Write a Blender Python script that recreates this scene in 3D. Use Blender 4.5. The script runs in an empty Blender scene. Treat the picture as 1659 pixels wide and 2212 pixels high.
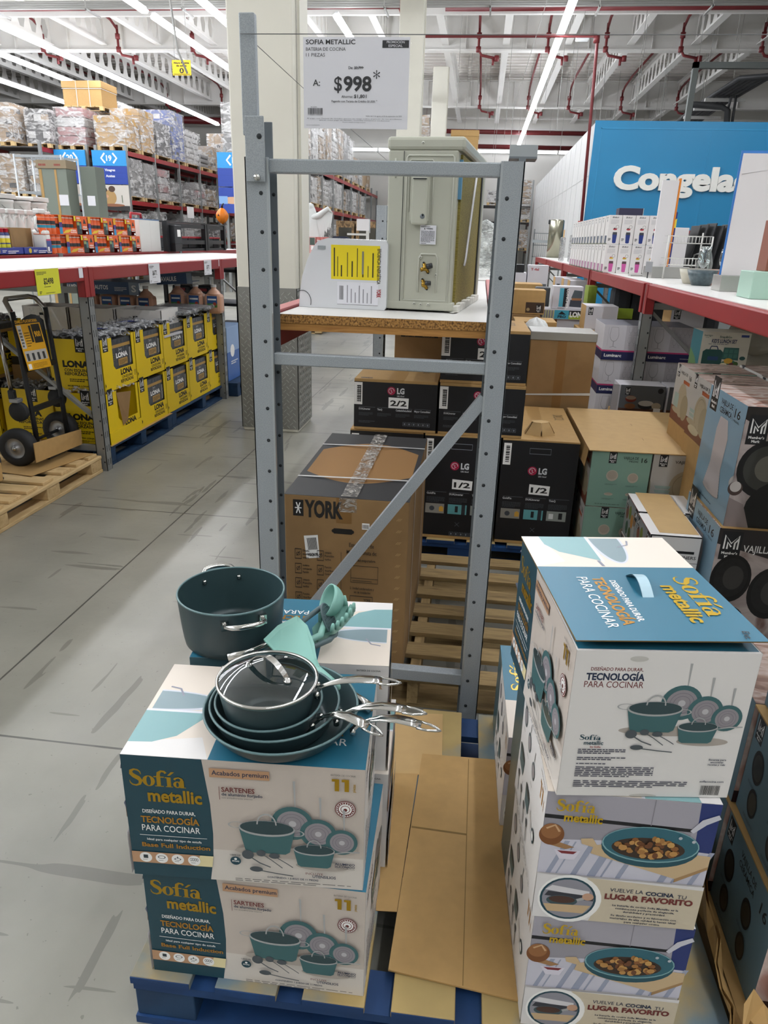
import bpy, bmesh, math, random
from mathutils import Matrix, Vector
C = bpy.context.scene.collection
SC = bpy.context.scene
PI = math.pi
# ---------------------------------------------------------------- camera, world, exposure
cam = bpy.data.cameras.new('camera'); cam.sensor_width = 36.0; cam.sensor_fit = 'AUTO'
cam.lens = 1539.03 / 2212.0 * 36.0; cam.clip_start = 0.05; cam.clip_end = 200
co = bpy.data.objects.new('camera', cam); C.objects.link(co)
_R = [(0.99147724, 0.12729791, 0.02771488), (0.07096258, -0.34928342, -0.93432618), (-0.10925742, 0.92832986, -0.35533995)]
co.matrix_world = Matrix(((_R[0][0], -_R[1][0], -_R[2][0], 0), (_R[0][1], -_R[1][1], -_R[2][1], 0), (_R[0][2], -_R[1][2], -_R[2][2], 1.6), (0, 0, 0, 1)))
SC.camera = co
w = bpy.data.worlds.new('world'); SC.world = w; w.use_nodes = True
w.node_tree.nodes['Background'].inputs[0].default_value = (1, 1, 1, 1)
w.node_tree.nodes['Background'].inputs[1].default_value = 0.25
SC.view_settings.view_transform = 'Standard'; SC.view_settings.look = 'None'
SC.view_settings.exposure = -0.28; SC.view_settings.gamma = 1.0; SC.view_settings.use_curve_mapping = False
LED = 40.0
# ---------------------------------------------------------------- materials
def lin(c):
    if isinstance(c, str):
        c = [int(c[i:i + 2], 16) / 255 for i in (0, 2, 4)]
    return tuple((x / 12.92 if x <= .04045 else ((x + .055) / 1.055) ** 2.4) for x in c) + (1,)
MATS = {}
def mat(name, col, rough=.6, metal=0, var=0, scale=20, bump=0, stretch=(1, 1, 1), spec=.5, emit=0, alpha=None, trans=0, coat=0):
    if name in MATS: return MATS[name]
    m = bpy.data.materials.new(name); m.use_nodes = True; MATS[name] = m
    nt = m.node_tree; b = nt.nodes['Principled BSDF']; L = nt.links
    c = lin(col)
    b.inputs['Base Color'].default_value = c; b.inputs['Roughness'].default_value = rough
    b.inputs['Metallic'].default_value = metal; b.inputs['Specular IOR Level'].default_value = spec
    b.inputs['Coat Weight'].default_value = coat; b.inputs['Transmission Weight'].default_value = trans
    if trans: b.inputs['IOR'].default_value = 1.2
    if emit:
        b.inputs['Emission Color'].default_value = c; b.inputs['Emission Strength'].default_value = emit
    if alpha is not None: b.inputs['Alpha'].default_value = alpha
    if var or bump:
        tc = nt.nodes.new('ShaderNodeTexCoord'); mp = nt.nodes.new('ShaderNodeMapping'); mp.inputs[3].default_value = stretch
        nz = nt.nodes.new('ShaderNodeTexNoise'); nz.inputs['Scale'].default_value = scale; nz.inputs['Detail'].default_value = 5
        L.new(tc.outputs['Object'], mp.inputs[0]); L.new(mp.outputs[0], nz.inputs['Vector'])
        if var:
            mr = nt.nodes.new('ShaderNodeMapRange'); mr.inputs[1].default_value = .3; mr.inputs[2].default_value = .7
            mr.inputs[3].default_value = 1 - var; mr.inputs[4].default_value = 1 + var
            mx = nt.nodes.new('ShaderNodeVectorMath'); mx.operation = 'SCALE'; mx.inputs[0].default_value = c[:3]
            L.new(nz.outputs['Fac'], mr.inputs[0]); L.new(mr.outputs[0], mx.inputs['Scale']); L.new(mx.outputs[0], b.inputs['Base Color'])
        if bump:
            bp = nt.nodes.new('ShaderNodeBump'); bp.inputs['Strength'].default_value = bump; bp.inputs['Distance'].default_value = .01
            L.new(nz.outputs['Fac'], bp.inputs['Height']); L.new(bp.outputs[0], b.inputs['Normal'])
    return m
def ramp_mat(name, stops, scale=10, stretch=(1, 1, 1), rough=.6, metal=0, bump=0, detail=6, dist=0):
    """noise-driven colour ramp"""
    if name in MATS: return MATS[name]
    m = bpy.data.materials.new(name); m.use_nodes = True; MATS[name] = m
    nt = m.node_tree; b = nt.nodes['Principled BSDF']; L = nt.links
    tc = nt.nodes.new('ShaderNodeTexCoord'); mp = nt.nodes.new('ShaderNodeMapping'); mp.inputs[3].default_value = stretch
    nz = nt.nodes.new('ShaderNodeTexNoise'); nz.inputs['Scale'].default_value = scale; nz.inputs['Detail'].default_value = detail; nz.inputs['Distortion'].default_value = dist
    cr = nt.nodes.new('ShaderNodeValToRGB')
    L.new(tc.outputs['Object'], mp.inputs[0]); L.new(mp.outputs[0], nz.inputs['Vector']); L.new(nz.outputs['Fac'], cr.inputs[0]); L.new(cr.outputs[0], b.inputs['Base Color'])
    e = cr.color_ramp.elements
    while len(e) < len(stops): e.new(.5)
    for i, (p, c) in enumerate(stops): e[i].position = p; e[i].color = lin(c)
    b.inputs['Roughness'].default_value = rough; b.inputs['Metallic'].default_value = metal
    if bump:
        bp = nt.nodes.new('ShaderNodeBump'); bp.inputs['Strength'].default_value = bump; bp.inputs['Distance'].default_value = .01
        L.new(nz.outputs['Fac'], bp.inputs['Height']); L.new(bp.outputs[0], b.inputs['Normal'])
    return m
def film_mat(name='stretch_film', opac=.35, col='e8e6e4', scale=9, bumpy=.9):
    """clear crinkled stretch film: mostly transparent with glossy creases"""
    if name in MATS: return MATS[name]
    m = bpy.data.materials.new(name); m.use_nodes = True; MATS[name] = m
    nt = m.node_tree; L = nt.links; nt.nodes.remove(nt.nodes['Principled BSDF']); out = nt.nodes['Material Output']
    tr = nt.nodes.new('ShaderNodeBsdfTransparent'); gl = nt.nodes.new('ShaderNodeBsdfPrincipled'); mix = nt.nodes.new('ShaderNodeMixShader')
    gl.inputs['Base Color'].default_value = lin(col); gl.inputs['Roughness'].default_value = .22; gl.inputs['Specular IOR Level'].default_value = .9
    tc = nt.nodes.new('ShaderNodeTexCoord'); mp = nt.nodes.new('ShaderNodeMapping'); mp.inputs[3].default_value = (1, 1, 2.2); mp.inputs[2].default_value = (.3, .5, .2)
    nz = nt.nodes.new('ShaderNodeTexNoise'); nz.inputs['Scale'].default_value = scale; nz.inputs['Detail'].default_value = 4; nz.inputs['Distortion'].default_value = 1.5
    mr = nt.nodes.new('ShaderNodeMapRange'); mr.inputs[1].default_value = .42; mr.inputs[2].default_value = .68; mr.inputs[3].default_value = opac * .35; mr.inputs[4].default_value = min(1, opac * 2.2)
    bp = nt.nodes.new('ShaderNodeBump'); bp.inputs['Strength'].default_value = bumpy; bp.inputs['Distance'].default_value = .05
    L.new(tc.outputs['Object'], mp.inputs[0]); L.new(mp.outputs[0], nz.inputs['Vector']); L.new(nz.outputs['Fac'], mr.inputs[0]); L.new(nz.outputs['Fac'], bp.inputs['Height'])
    L.new(bp.outputs[0], gl.inputs['Normal']); L.new(mr.outputs[0], mix.inputs[0]); L.new(tr.outputs[0], mix.inputs[1]); L.new(gl.outputs[0], mix.inputs[2]); L.new(mix.outputs[0], out.inputs[0])
    return m
def glass_mat(name, col='ffffff', opac=.08, rough=.03, k=.55):
    """thin clear glass / plastic: see-through with a fresnel gloss"""
    if name in MATS: return MATS[name]
    m = bpy.data.materials.new(name); m.use_nodes = True; MATS[name] = m
    nt = m.node_tree; L = nt.links; nt.nodes.remove(nt.nodes['Principled BSDF']); out = nt.nodes['Material Output']
    tr = nt.nodes.new('ShaderNodeBsdfTransparent'); tr.inputs[0].default_value = lin(col)
    gl = nt.nodes.new('ShaderNodeBsdfGlossy'); gl.inputs['Roughness'].default_value = rough
    lw = nt.nodes.new('ShaderNodeLayerWeight'); lw.inputs[0].default_value = .35
    ad = nt.nodes.new('ShaderNodeMath'); ad.operation = 'MULTIPLY_ADD'; ad.inputs[1].default_value = k; ad.inputs[2].default_value = opac; ad.use_clamp = True
    mix = nt.nodes.new('ShaderNodeMixShader')
    L.new(lw.outputs['Facing'], ad.inputs[0]); L.new(ad.outputs[0], mix.inputs[0]); L.new(tr.outputs[0], mix.inputs[1]); L.new(gl.outputs[0], mix.inputs[2]); L.new(mix.outputs[0], out.inputs[0])
    return m
def ink(hexcol, rough=.5, metal=0):
    return mat('ink_%s%s' % (hexcol, '_m' if metal else ''), hexcol, rough, metal)
# ---------------------------------------------------------------- text glyphs (built-in font turned into mesh, cached)
_TC = {}
def text_mesh(s, bold, res):
    k = (s, bold, res)
    if k not in _TC:
        c = bpy.data.curves.new('txt', 'FONT'); c.body = s; c.resolution_u = res; c.offset = bold
        o = bpy.data.objects.new('txt', c); me = bpy.data.meshes.new_from_object(o)
        vs = [(v.co.x, v.co.y) for v in me.vertices]; fs = [tuple(p.vertices) for p in me.polygons]
        bpy.data.objects.remove(o); bpy.data.curves.remove(c); bpy.data.meshes.remove(me)
        x0 = min(v[0] for v in vs); x1 = max(v[0] for v in vs)
        _TC[k] = ([((x - x0), y) for x, y in vs], fs, x1 - x0)
    return _TC[k]
CAP = .682
# ---------------------------------------------------------------- mesh builder
class MB:
    def __init__(s): s.v = []; s.f = []; s.m = []; s.ms = []; s.sm = []
    def mi(s, m):
        if isinstance(m, str): m = MATS[m]
        if m not in s.ms: s.ms.append(m)
        return s.ms.index(m)
    def add(s, vs, fs, m, smooth=False):
        n = len(s.v); i = s.mi(m); s.v += [tuple(v) for v in vs]
        for f in fs: s.f.append(tuple(n + k for k in f)); s.m.append(i); s.sm.append(smooth)
        return s
    def box(s, x0, x1, y0, y1, z0, z1, m, bev=0):
        if bev:
            b = min(bev, abs(x1 - x0) * .45, abs(y1 - y0) * .45, abs(z1 - z0) * .45)
            bm = bmesh.new(); bmesh.ops.create_cube(bm, size=1)
            for v in bm.verts: v.co = Vector(((x0 + x1) / 2 + v.co.x * (x1 - x0), (y0 + y1) / 2 + v.co.y * (y1 - y0), (z0 + z1) / 2 + v.co.z * (z1 - z0)))
            bmesh.ops.bevel(bm, geom=bm.edges[:], offset=b, segments=2, affect='EDGES', profile=.5)
            bm.verts.index_update()
            s.add([v.co[:] for v in bm.verts], [[v.index for v in f.verts] for f in bm.faces], m); bm.free(); return s
        return s.add([(x0, y0, z0), (x1, y0, z0), (x1, y1, z0), (x0, y1, z0), (x0, y0, z1), (x1, y0, z1), (x1, y1, z1), (x0, y1, z1)],
                     [(3, 2, 1, 0), (4, 5, 6, 7), (0, 1, 5, 4), (1, 2, 6, 5), (2, 3, 7, 6), (3, 0, 4, 7)], m)
    def bar(s, p, q, wx, wz, m, up=(0, 0, 1)):
        """rectangular bar from p to q"""
        p = Vector(p); q = Vector(q); d = (q - p).normalized(); u = Vector(up)
        if abs(d.dot(u)) > .98: u = Vector((0, 1, 0))
        a = d.cross(u).normalized() * wx / 2; b = a.cross(d).normalized() * wz / 2
        vs = [p - a - b, p + a - b, p + a + b, p - a + b, q - a - b, q + a - b, q + a + b, q - a + b]
        return s.add(vs, [(3, 2, 1, 0), (4, 5, 6, 7), (0, 1, 5, 4), (1, 2, 6, 5), (2, 3, 7, 6), (3, 0, 4, 7)], m)
    def poly(s, pts, m): return s.add(pts, [tuple(range(len(pts)))], m)
    def tube(s, path, r, m, n=8, closed=False, cap=True):
        path = [Vector(p) for p in path]; k = len(path); rs = r if isinstance(r, (list, tuple)) else [r] * k
        up = Vector((0, 0, 1)); vs = []; pa = None
        for i, p in enumerate(path):
            if closed: d = path[(i + 1) % k] - path[i - 1]
            else: d = path[min(i + 1, k - 1)] - path[max(i - 1, 0)]
            if d.length < 1e-9: d = Vector((0, 0, 1))
            d.normalize()
            if pa is None:
                a = d.cross(up if abs(d.z) < .95 else Vector((1, 0, 0))).normalized()
            else:
                a = (pa - d * pa.dot(d))
                a = a.normalized() if a.length > 1e-6 else d.cross(up).normalized()
            pa = a; b = d.cross(a)
            for j in range(n):
                t = 2 * PI * j / n; vs.append(p + (a * math.cos(t) + b * math.sin(t)) * rs[i])
        fs = []
        for i in range(k if closed else k - 1):
            for j in range(n):
                A = i * n; B = ((i + 1) % k) * n; fs.append((A + j, A + (j + 1) % n, B + (j + 1) % n, B + j))
        if cap and not closed: fs += [tuple(range(n))[::-1], tuple(range((k - 1) * n, k * n))]
        return s.add(vs, fs, m, True)
    def lathe(s, prof, m, n=32, c=(0, 0, 0), axis='z', smooth=True, sx=1, sy=1):
        """prof: list of (r, z), r=0 ends are closed"""
        vs = []; fs = []; rings = []
        for r, z in prof:
            if r < 1e-6: rings.append([len(vs)]); vs.append((0, 0, z))
            else:
                rings.append(list(range(len(vs), len(vs) + n)))
                vs += [(r * math.cos(2 * PI * j / n) * sx, r * math.sin(2 * PI * j / n) * sy, z) for j in range(n)]
        for A, B in zip(rings, rings[1:]):
            if len(A) == 1 and len(B) == 1: continue
            for j in range(n):
                k = (j + 1) % n
                if len(A) == 1: fs.append((A[0], B[j], B[k]))
                elif len(B) == 1: fs.append((A[j], B[0], A[k])[::1])
                else: fs.append((A[j], A[k], B[k], B[j]))
        if axis == 'x': vs = [(z, x, y) for x, y, z in vs]
        if axis == 'y': vs = [(y, z, x) for x, y, z in vs]
        return s.add([(x + c[0], y + c[1], z + c[2]) for x, y, z in vs], fs, m, smooth)
    def prism(s, pts2, z0, z1, m, plane='xy'):
        n = len(pts2)
        f = {'xy': lambda a, b, h: (a, b, h), 'xz': lambda a, b, h: (a, h, b), 'yz': lambda a, b, h: (h, a, b)}[plane]
        vs = [f(a, b, z0) for a, b in pts2] + [f(a, b, z1) for a, b in pts2]
        return s.add(vs, [tuple(range(n))[::-1], tuple(range(n, 2 * n))] + [(i, (i + 1) % n, n + (i + 1) % n, n + i) for i in range(n)], m)
    def grid(s, nu, nv, fn, m, smooth=True):
        vs = [fn(i / nu, j / nv) for j in range(nv + 1) for i in range(nu + 1)]
        fs = [(j * (nu + 1) + i, j * (nu + 1) + i + 1, (j + 1) * (nu + 1) + i + 1, (j + 1) * (nu + 1) + i) for j in range(nv) for i in range(nu)]
        return s.add(vs, fs, m, smooth)
    def move(s, mtx, start=0):
        s.v[start:] = [tuple(mtx @ Vector(v)) for v in s.v[start:]]; return s
    def mesh(s, name):
        me = bpy.data.meshes.new(name); me.from_pydata(s.v, [], s.f)
        for m in s.ms: me.materials.append(m)
        me.polygons.foreach_set('material_index', s.m); me.polygons.foreach_set('use_smooth', s.sm); me.update()
        return me
    def build(s, name, parent=None, loc=(0, 0, 0), rz=0, fix=True, **kw):
        me = s.mesh(name)
        if fix:
            bm = bmesh.new(); bm.from_mesh(me); bmesh.ops.recalc_face_normals(bm, faces=bm.faces[:]); bm.to_mesh(me); bm.free()
        o = bpy.data.objects.new(name, me); C.objects.link(o); o.location = loc; o.rotation_euler = (0, 0, rz)
        if parent: o.parent = parent
        for k, v in kw.items(): o[k] = v
        return o
def tag(o, label, cat, group=None, kind=None):
    o['label'] = label; o['category'] = cat
    if group: o['group'] = group
    if kind: o['kind'] = kind
    return o
def thing(name, label, cat, loc=(0, 0, 0), rz=0, group=None):
    o = bpy.data.objects.new(name, None); C.objects.link(o); o.location = loc; o.rotation_euler = (0, 0, rz); o.empty_display_size = .1
    return tag(o, label, cat, group)
def struct(o): o['kind'] = 'structure'; return o
KIDS = {}
def dup(root, loc, rz=0, label=None, name=None):
    r = root.copy(); C.objects.link(r); r.location = loc; r.rotation_euler = (0, 0, rz)
    if label: r['label'] = label
    if name: r.name = name
    for ch in list(root.children):
        c = ch.copy(); C.objects.link(c); c.parent = r
        for g in list(ch.children):
            d = g.copy(); C.objects.link(d); d.parent = c
    return r
# ---------------------------------------------------------------- flat print on a face
class Panel:
    """artwork on a rectangular face: origin o (lower left), unit vectors u (right) and v (up); w x h metres.
    coordinates given in 0..1 of the face unless abs"""
    def __init__(s, mb, o, u, v, w, h, eps=.0003, step=.00006):
        s.mb = mb; s.o = Vector(o); s.u = Vector(u).normalized(); s.v = Vector(v).normalized(); s.n = s.u.cross(s.v); s.w = w; s.h = h; s.e = eps; s.st = step
    def p(s, x, y): return s.o + s.u * (x * s.w) + s.v * (y * s.h) + s.n * s.e
    def nx(s): s.e += s.st
    def poly(s, pts, m):
        s.mb.add([s.p(x, y) for x, y in pts], [tuple(range(len(pts)))], m); s.nx()
    def rect(s, x0, y0, x1, y1, m): s.poly([(x0, y0), (x1, y0), (x1, y1), (x0, y1)], m)
    def ell(s, cx, cy, rx, ry=None, m=None, n=28, a0=0, a1=2 * PI):
        """rx in widths; ry in heights (default: a true circle)"""
        if ry is None: ry = rx * s.w / s.h
        s.poly([(cx + rx * math.cos(a0 + (a1 - a0) * i / n), cy + ry * math.sin(a0 + (a1 - a0) * i / n)) for i in range(n + (0 if abs(a1 - a0 - 2 * PI) < 1e-6 else 1))], m)
    def ring(s, cx, cy, rx, t, m, n=32, a0=0, a1=2 * PI, ry=None):
        if ry is None: ry = rx * s.w / s.h
        k = (rx - t) / rx; vs = []
        for i in range(n + 1):
            a = a0 + (a1 - a0) * i / n
            vs += [s.p(cx + rx * math.cos(a), cy + ry * math.sin(a)), s.p(cx + k * rx * math.cos(a), cy + k * ry * math.sin(a))]
        s.mb.add(vs, [(2 * i, 2 * i + 2, 2 * i + 3, 2 * i + 1) for i in range(n)], m); s.nx()
    def line(s, pts, t, m):
        """polyline, t thickness in metres"""
        P = [Vector((x * s.w, y * s.h)) for x, y in pts]; vs = []; ts = t if isinstance(t, (list, tuple)) else [t] * len(P)
        for i, p in enumerate(P):
            d = (P[min(i + 1, len(P) - 1)] - P[max(i - 1, 0)]); d = d.normalized() if d.length else Vector((1, 0)); q = Vector((-d.y, d.x)) * ts[i] / 2
            for z in (p + q, p - q): vs.append(s.p(z.x / s.w, z.y / s.h))
        s.mb.add(vs, [(2 * i, 2 * i + 2, 2 * i + 3, 2 * i + 1) for i in range(len(P) - 1)], m); s.nx()
    def text(s, t, x, y, h, m, w=None, bold=.0, res=2, anchor='l', slant=0, rot=0):
        """h = cap height in face heights; w = total width in face widths (None: natural)"""
        vs, fs, tw = text_mesh(t, bold, res); k = h * s.h / CAP
        kx = k if w is None else w * s.w / tw; W = tw * kx
        dx = 0 if anchor == 'l' else (-W / 2 if anchor == 'c' else -W); c, sn = math.cos(rot), math.sin(rot); out = []
        for a, b in vs:
            X = dx + a * kx + slant * b * k; Y = b * k
            out.append(s.p(x + (X * c - Y * sn) / s.w, y + (X * sn + Y * c) / s.h))
        s.mb.add(out, fs, m); s.nx()
    def lines(s, x, y, w, h, n, m, seed=0, fill=.5):
        """n rows of tiny illegible print as broken bars"""
        rnd = random.Random(seed); rh = h / n
        for i in range(n):
            yy = y + h - (i + 1) * rh; xx = x; end = x + w * (1 if i < n - 1 else .7)
            while xx < end:
                ww = min(end - xx, w * rnd.uniform(.04, .13)); s.mb.add([s.p(a, b) for a, b in ((xx, yy), (xx + ww, yy), (xx + ww, yy + rh * fill), (xx, yy + rh * fill))], [(0, 1, 2, 3)], m); xx += ww + w * .02
        s.nx()
    def barcode(s, x, y, w, h, m, seed=1, n=26):
        rnd = random.Random(seed); xx = x
        while xx < x + w:
            t = w / n * rnd.uniform(.25, .9); s.mb.add([s.p(a, b) for a, b in ((xx, y), (xx + t, y), (xx + t, y + h), (xx, y + h))], [(0, 1, 2, 3)], m); xx += t + w / n * rnd.uniform(.3, .8)
        s.nx()
def faces(mb, w, d, h):
    """panels for the faces of a box with its front-left-bottom corner at the origin: front(-y) right(+x) left(-x) back top"""
    return dict(front=Panel(mb, (0, 0, 0), (1, 0, 0), (0, 0, 1), w, h), right=Panel(mb, (w, 0, 0), (0, 1, 0), (0, 0, 1), d, h),
                left=Panel(mb, (0, d, 0), (0, -1, 0), (0, 0, 1), d, h), back=Panel(mb, (w, d, 0), (-1, 0, 0), (0, 0, 1), w, h),
                top=Panel(mb, (0, 0, h), (1, 0, 0), (0, 1, 0), w, d))
# ================================================================ THE HALL
def floor_mat():
    m = bpy.data.materials.new('polished_concrete'); m.use_nodes = True; nt = m.node_tree; L = nt.links; b = nt.nodes['Principled BSDF']
    tc = nt.nodes.new('ShaderNodeTexCoord'); sep = nt.nodes.new('ShaderNodeSeparateXYZ'); L.new(tc.outputs['Object'], sep.inputs[0])
    def math_(op, a, bb=None, cl=False):
        n = nt.nodes.new('ShaderNodeMath'); n.operation = op; n.use_clamp = cl
        for i, x in enumerate((a, bb)):
            if x is None: continue
            if isinstance(x, (int, float)): n.inputs[i].default_value = x
            else: L.new(x, n.inputs[i])
        return n.outputs[0]
    def noise(sc, st=(1, 1, 1), det=5, rot=0):
        mp = nt.nodes.new('ShaderNodeMapping'); mp.inputs[3].default_value = st; mp.inputs[2].default_value = (0, 0, rot); L.new(tc.outputs['Object'], mp.inputs[0])
        n = nt.nodes.new('ShaderNodeTexNoise'); n.inputs['Scale'].default_value = sc; n.inputs['Detail'].default_value = det; L.new(mp.outputs[0], n.inputs['Vector']); return n.outputs['Fac']
    jx = math_('SUBTRACT', math_('PINGPONG', math_('ADD', sep.outputs[0], 1.70 + 4.2 * 8), 2.1), 0)
    jy = math_('PINGPONG', math_('ADD', sep.outputs[1], -1.81 + 2.1 * 8), 1.05)
    wob = math_('MULTIPLY', noise(7), .006)
    j = math_('LESS_THAN', math_('MINIMUM', jx, jy), math_('ADD', wob, .0015))
    base = nt.nodes.new('ShaderNodeValToRGB'); L.new(noise(1.1, det=8), base.inputs[0])
    e = base.color_ramp.elements; e[0].position = .3; e[0].color = lin('7a7970'); e[1].position = .7; e[1].color = lin('9f9d92')
    def mixc(fac, a, col):
        n = nt.nodes.new('ShaderNodeMix'); n.data_type = 'RGBA'; L.new(fac, n.inputs[0]); L.new(a, n.inputs[6]); n.inputs[7].default_value = lin(col); return n.outputs[2]
    sc1 = math_('GREATER_THAN', noise(9, (1, .12, 1), 3, .9), .63); sc2 = math_('GREATER_THAN', noise(14, (.1, 1, 1), 2, .3), .66); sp = math_('GREATER_THAN', noise(60, (1, 1, 1), 2), .72)
    f1 = math_('MULTIPLY', math_('MAXIMUM', math_('MAXIMUM', sc1, sc2), sp), .45)
    c = mixc(f1, base.outputs[0], '4a4843'); c = mixc(math_('MULTIPLY', j, .85), c, '3a3936'); L.new(c, b.inputs['Base Color'])
    mr = nt.nodes.new('ShaderNodeMapRange'); L.new(noise(3), mr.inputs[0]); mr.inputs[3].default_value = .24; mr.inputs[4].default_value = .42; L.new(mr.outputs[0], b.inputs['Roughness'])
    bp = nt.nodes.new('ShaderNodeBump'); bp.inputs['Strength'].default_value = .08; bp.inputs['Distance'].default_value = .01; L.new(noise(25), bp.inputs['Height']); L.new(bp.outputs[0], b.inputs['Normal'])
    return m
MATS['floor'] = floor_mat()
mat('wall_white', 'd8d6d0', .8, var=.05, scale=.8)
mat('deck_white', 'dcd8d2', .75, var=.05, scale=.4)
mat('beam_white', 'd8d6d2', .6)
mat('column_cream', 'd3d0c3', .55, var=.02, scale=3)
mat('pipe_red', '6b1f22', .45); mat('galv', 'a9adb0', .4, .6)
mat('conduit', '9b9a96', .5); mat('led', 'f4f8ff', .5, emit=LED); mat('led_dim', 'f4f8ff', .5, emit=6); mat('led_case', 'e0e2e2', .4)
def slab(name, x0, x1, y0, y1, z0, z1, m): return struct(MB().box(x0, x1, y0, y1, z0, z1, m).build(name))
slab('floor', -34, 16, -9, 40.5, -.2, 0, 'floor')
slab('wall_back', -34, 16, 40, 40.4, 0, 8.6, 'wall_white'); slab('wall_left', -34.4, -34, -9, 40.5, 0, 8.6, 'wall_white')
slab('wall_right', 16, 16.4, -9, 40.5, 0, 8.6, 'wall_white'); slab('wall_front', -34, 16, -9.4, -9, 0, 8.6, 'wall_white')
mb = MB(); mb.box(-34, 16, -9, 40.5, 8.25, 8.5, 'deck_white')
for i in range(100): mb.box(-34, 16, -8.9 + i * .5, -8.78 + i * .5, 8.2, 8.25, 'deck_white')
struct(mb.build('ceiling'))
# main girders across, castellated purlins along the hall
n = 0
for gy in (6.0, 15.6, 25.1, 34.6):
    mb = MB(); mb.box(-34, 16, gy - .16, gy + .16, 7.0, 7.04, 'beam_white').box(-34, 16, gy - .012, gy + .012, 7.04, 7.96, 'beam_white').box(-34, 16, gy - .16, gy + .16, 7.96, 8.0, 'beam_white')
    for k in range(28): mb.box(-33.3 + k * 1.8 - .01, -33.3 + k * 1.8 + .01, gy - .15, gy + .15, 7.04, 7.96, 'beam_white')
    n += 1; struct(mb.build('trim_%d' % n))
def purlin_mesh(L):
    mb = MB(); p = .62; zb, zt = 7.18, 7.92; zm = (zb + zt) / 2; k = int(L / p)
    for i in range(k):
        y = i * p; c = y + p / 2; a, b = .2, .25
        for s in (1, -1):
            e = zt if s > 0 else zb
            mb.prism([(y, e), (y + p, e), (y + p, zm), (c + a, zm), (c + a / 2, zm + s * b), (c - a / 2, zm + s * b), (c - a, zm), (y, zm)], -.006, .006, 'beam_white', 'yz')
    mb.box(-.1, .1, 0, k * p, zb - .03, zb, 'beam_white').box(-.1, .1, 0, k * p, zt, zt + .03, 'beam_white')
    return mb
pm = purlin_mesh(9.4).mesh('purlin')
for gy in (15.7, 25.2, 34.7):
    for i in range(-13, 5):
        if gy > 34 and False: continue
        n += 1; o = bpy.data.objects.new('trim_%d' % n, pm); C.objects.link(o); o.location = (.3 + 1.8 * i, gy + .02, 0); struct(o)
        if gy > 34: o.scale = (1, .55, 1)
for zz in (7.3, 7.75):                                  # bracing seen end-on against the back wall
    n += 1; slab('trim_%d' % n, -34, 16, 39.2, 39.3, zz - .5, zz - .42, 'beam_white')
for yy, zz in ((20.6, 7.12), (21.3, 7.0)):
    n += 1; struct(MB().box(-34, 16, yy, yy + .12, zz, zz + .16, 'beam_white').build('trim_%d' % n))
# columns on one line, the first with a tread-plate guard
MATS['tread'] = mat('tread', '82827d', .42, .3, var=.06, scale=2)
mat('tread_bump', 'b5b5af', .35, .4)
def column(y, top=7.0, w=.5):
    mb = MB(); mb.box(-1.98, -1.98 + w, y, y + w, 0, top, 'column_cream', .012); mb.box(-1.97 + w, -1.95 + w, y + .10, y + .13, 1.2, top, 'column_cream')
    return struct(mb.build('column'))
column(5.97); column(17.0); column(27.0)
mb = MB(); t = .006
mb.box(-1.98 - t, -1.48 + t, 5.97 - t, 5.969, .03, 1.215, 'tread').box(-1.479, -1.48 + t, 5.97 - t, 6.47 + t, .03, 1.215, 'tread').box(-1.98 - t, -1.979, 5.97 - t, 6.47 + t, .03, 1.215, 'tread')
rows = 20
for r in range(rows * 2):
    z = .05 + r * 1.15 / (rows * 2)
    for k in range(9):
        u = (k + .5 + (.5 if r % 2 else 0)) * .055
        if u > .49: continue
        d = .011; e = d if (r % 2) else -d
        mb.bar((-1.98 + u - e, 5.97 - t, z - d), (-1.98 + u + e, 5.97 - t, z + d), .004, .006, 'tread_bump', up=(0, 1, 0))
        mb.bar((-1.48 + t, 5.97 + u - e, z - d), (-1.48 + t, 5.97 + u + e, z + d), .004, .006, 'tread_bump', up=(1, 0, 0))
tag(mb.build('column_guard'), 'grey tread-plate guard wrapped round the foot of the cream column', 'guard')
# freezer block
mat('freezer_blue', '2683b3', .35); mat('freezer_white', 'd9d9d8', .5, var=.03, scale=.6); mat('seam_blue', '2f8fc0', .3); mat('seam_white', 'c6c6c4', .5)
X0, Y0, H = 2.29, 18.0, 4.16
mb = MB(); mb.box(X0, 9.0, Y0, 37, 0, H, 'freezer_white')
fr = thing('cold_room', 'large blue-fronted cold room with long white panel side', 'cold room', (0, 0, 0))
mb.build('panel_body', fr)
mb = MB(); mb.box(X0 - .02, 9.02, Y0 - .05, Y0 - .005, .05, H + .02, 'freezer_blue').box(X0 + .12, X0 + .14, Y0 - .056, Y0 - .05, .1, H - .12, 'seam_blue').box(X0 + .12, 9, Y0 - .056, Y0 - .05, H - .14, H - .12, 'seam_blue')
mb.box(4.72, 4.73, Y0 - .056, Y0 - .05, 1.4, H - .14, 'seam_blue')
mb.build('front_panel', fr)
mb = MB()
for i in range(1, 17): mb.box(X0 - .006, X0, Y0 + i * 1.15, Y0 + i * 1.15 + .02, .1, H, 'seam_white')
mb.box(X0 - .006, X0, Y0, 37, 3.1, 3.115, 'seam_white'); mb.build('panel_seam', fr)
mat('letter_white', 'ecebe4', .5)
vs, fs, tw = text_mesh('Congelados', .045, 4); k = .43 / CAP; kx = 3.68 / tw
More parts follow.
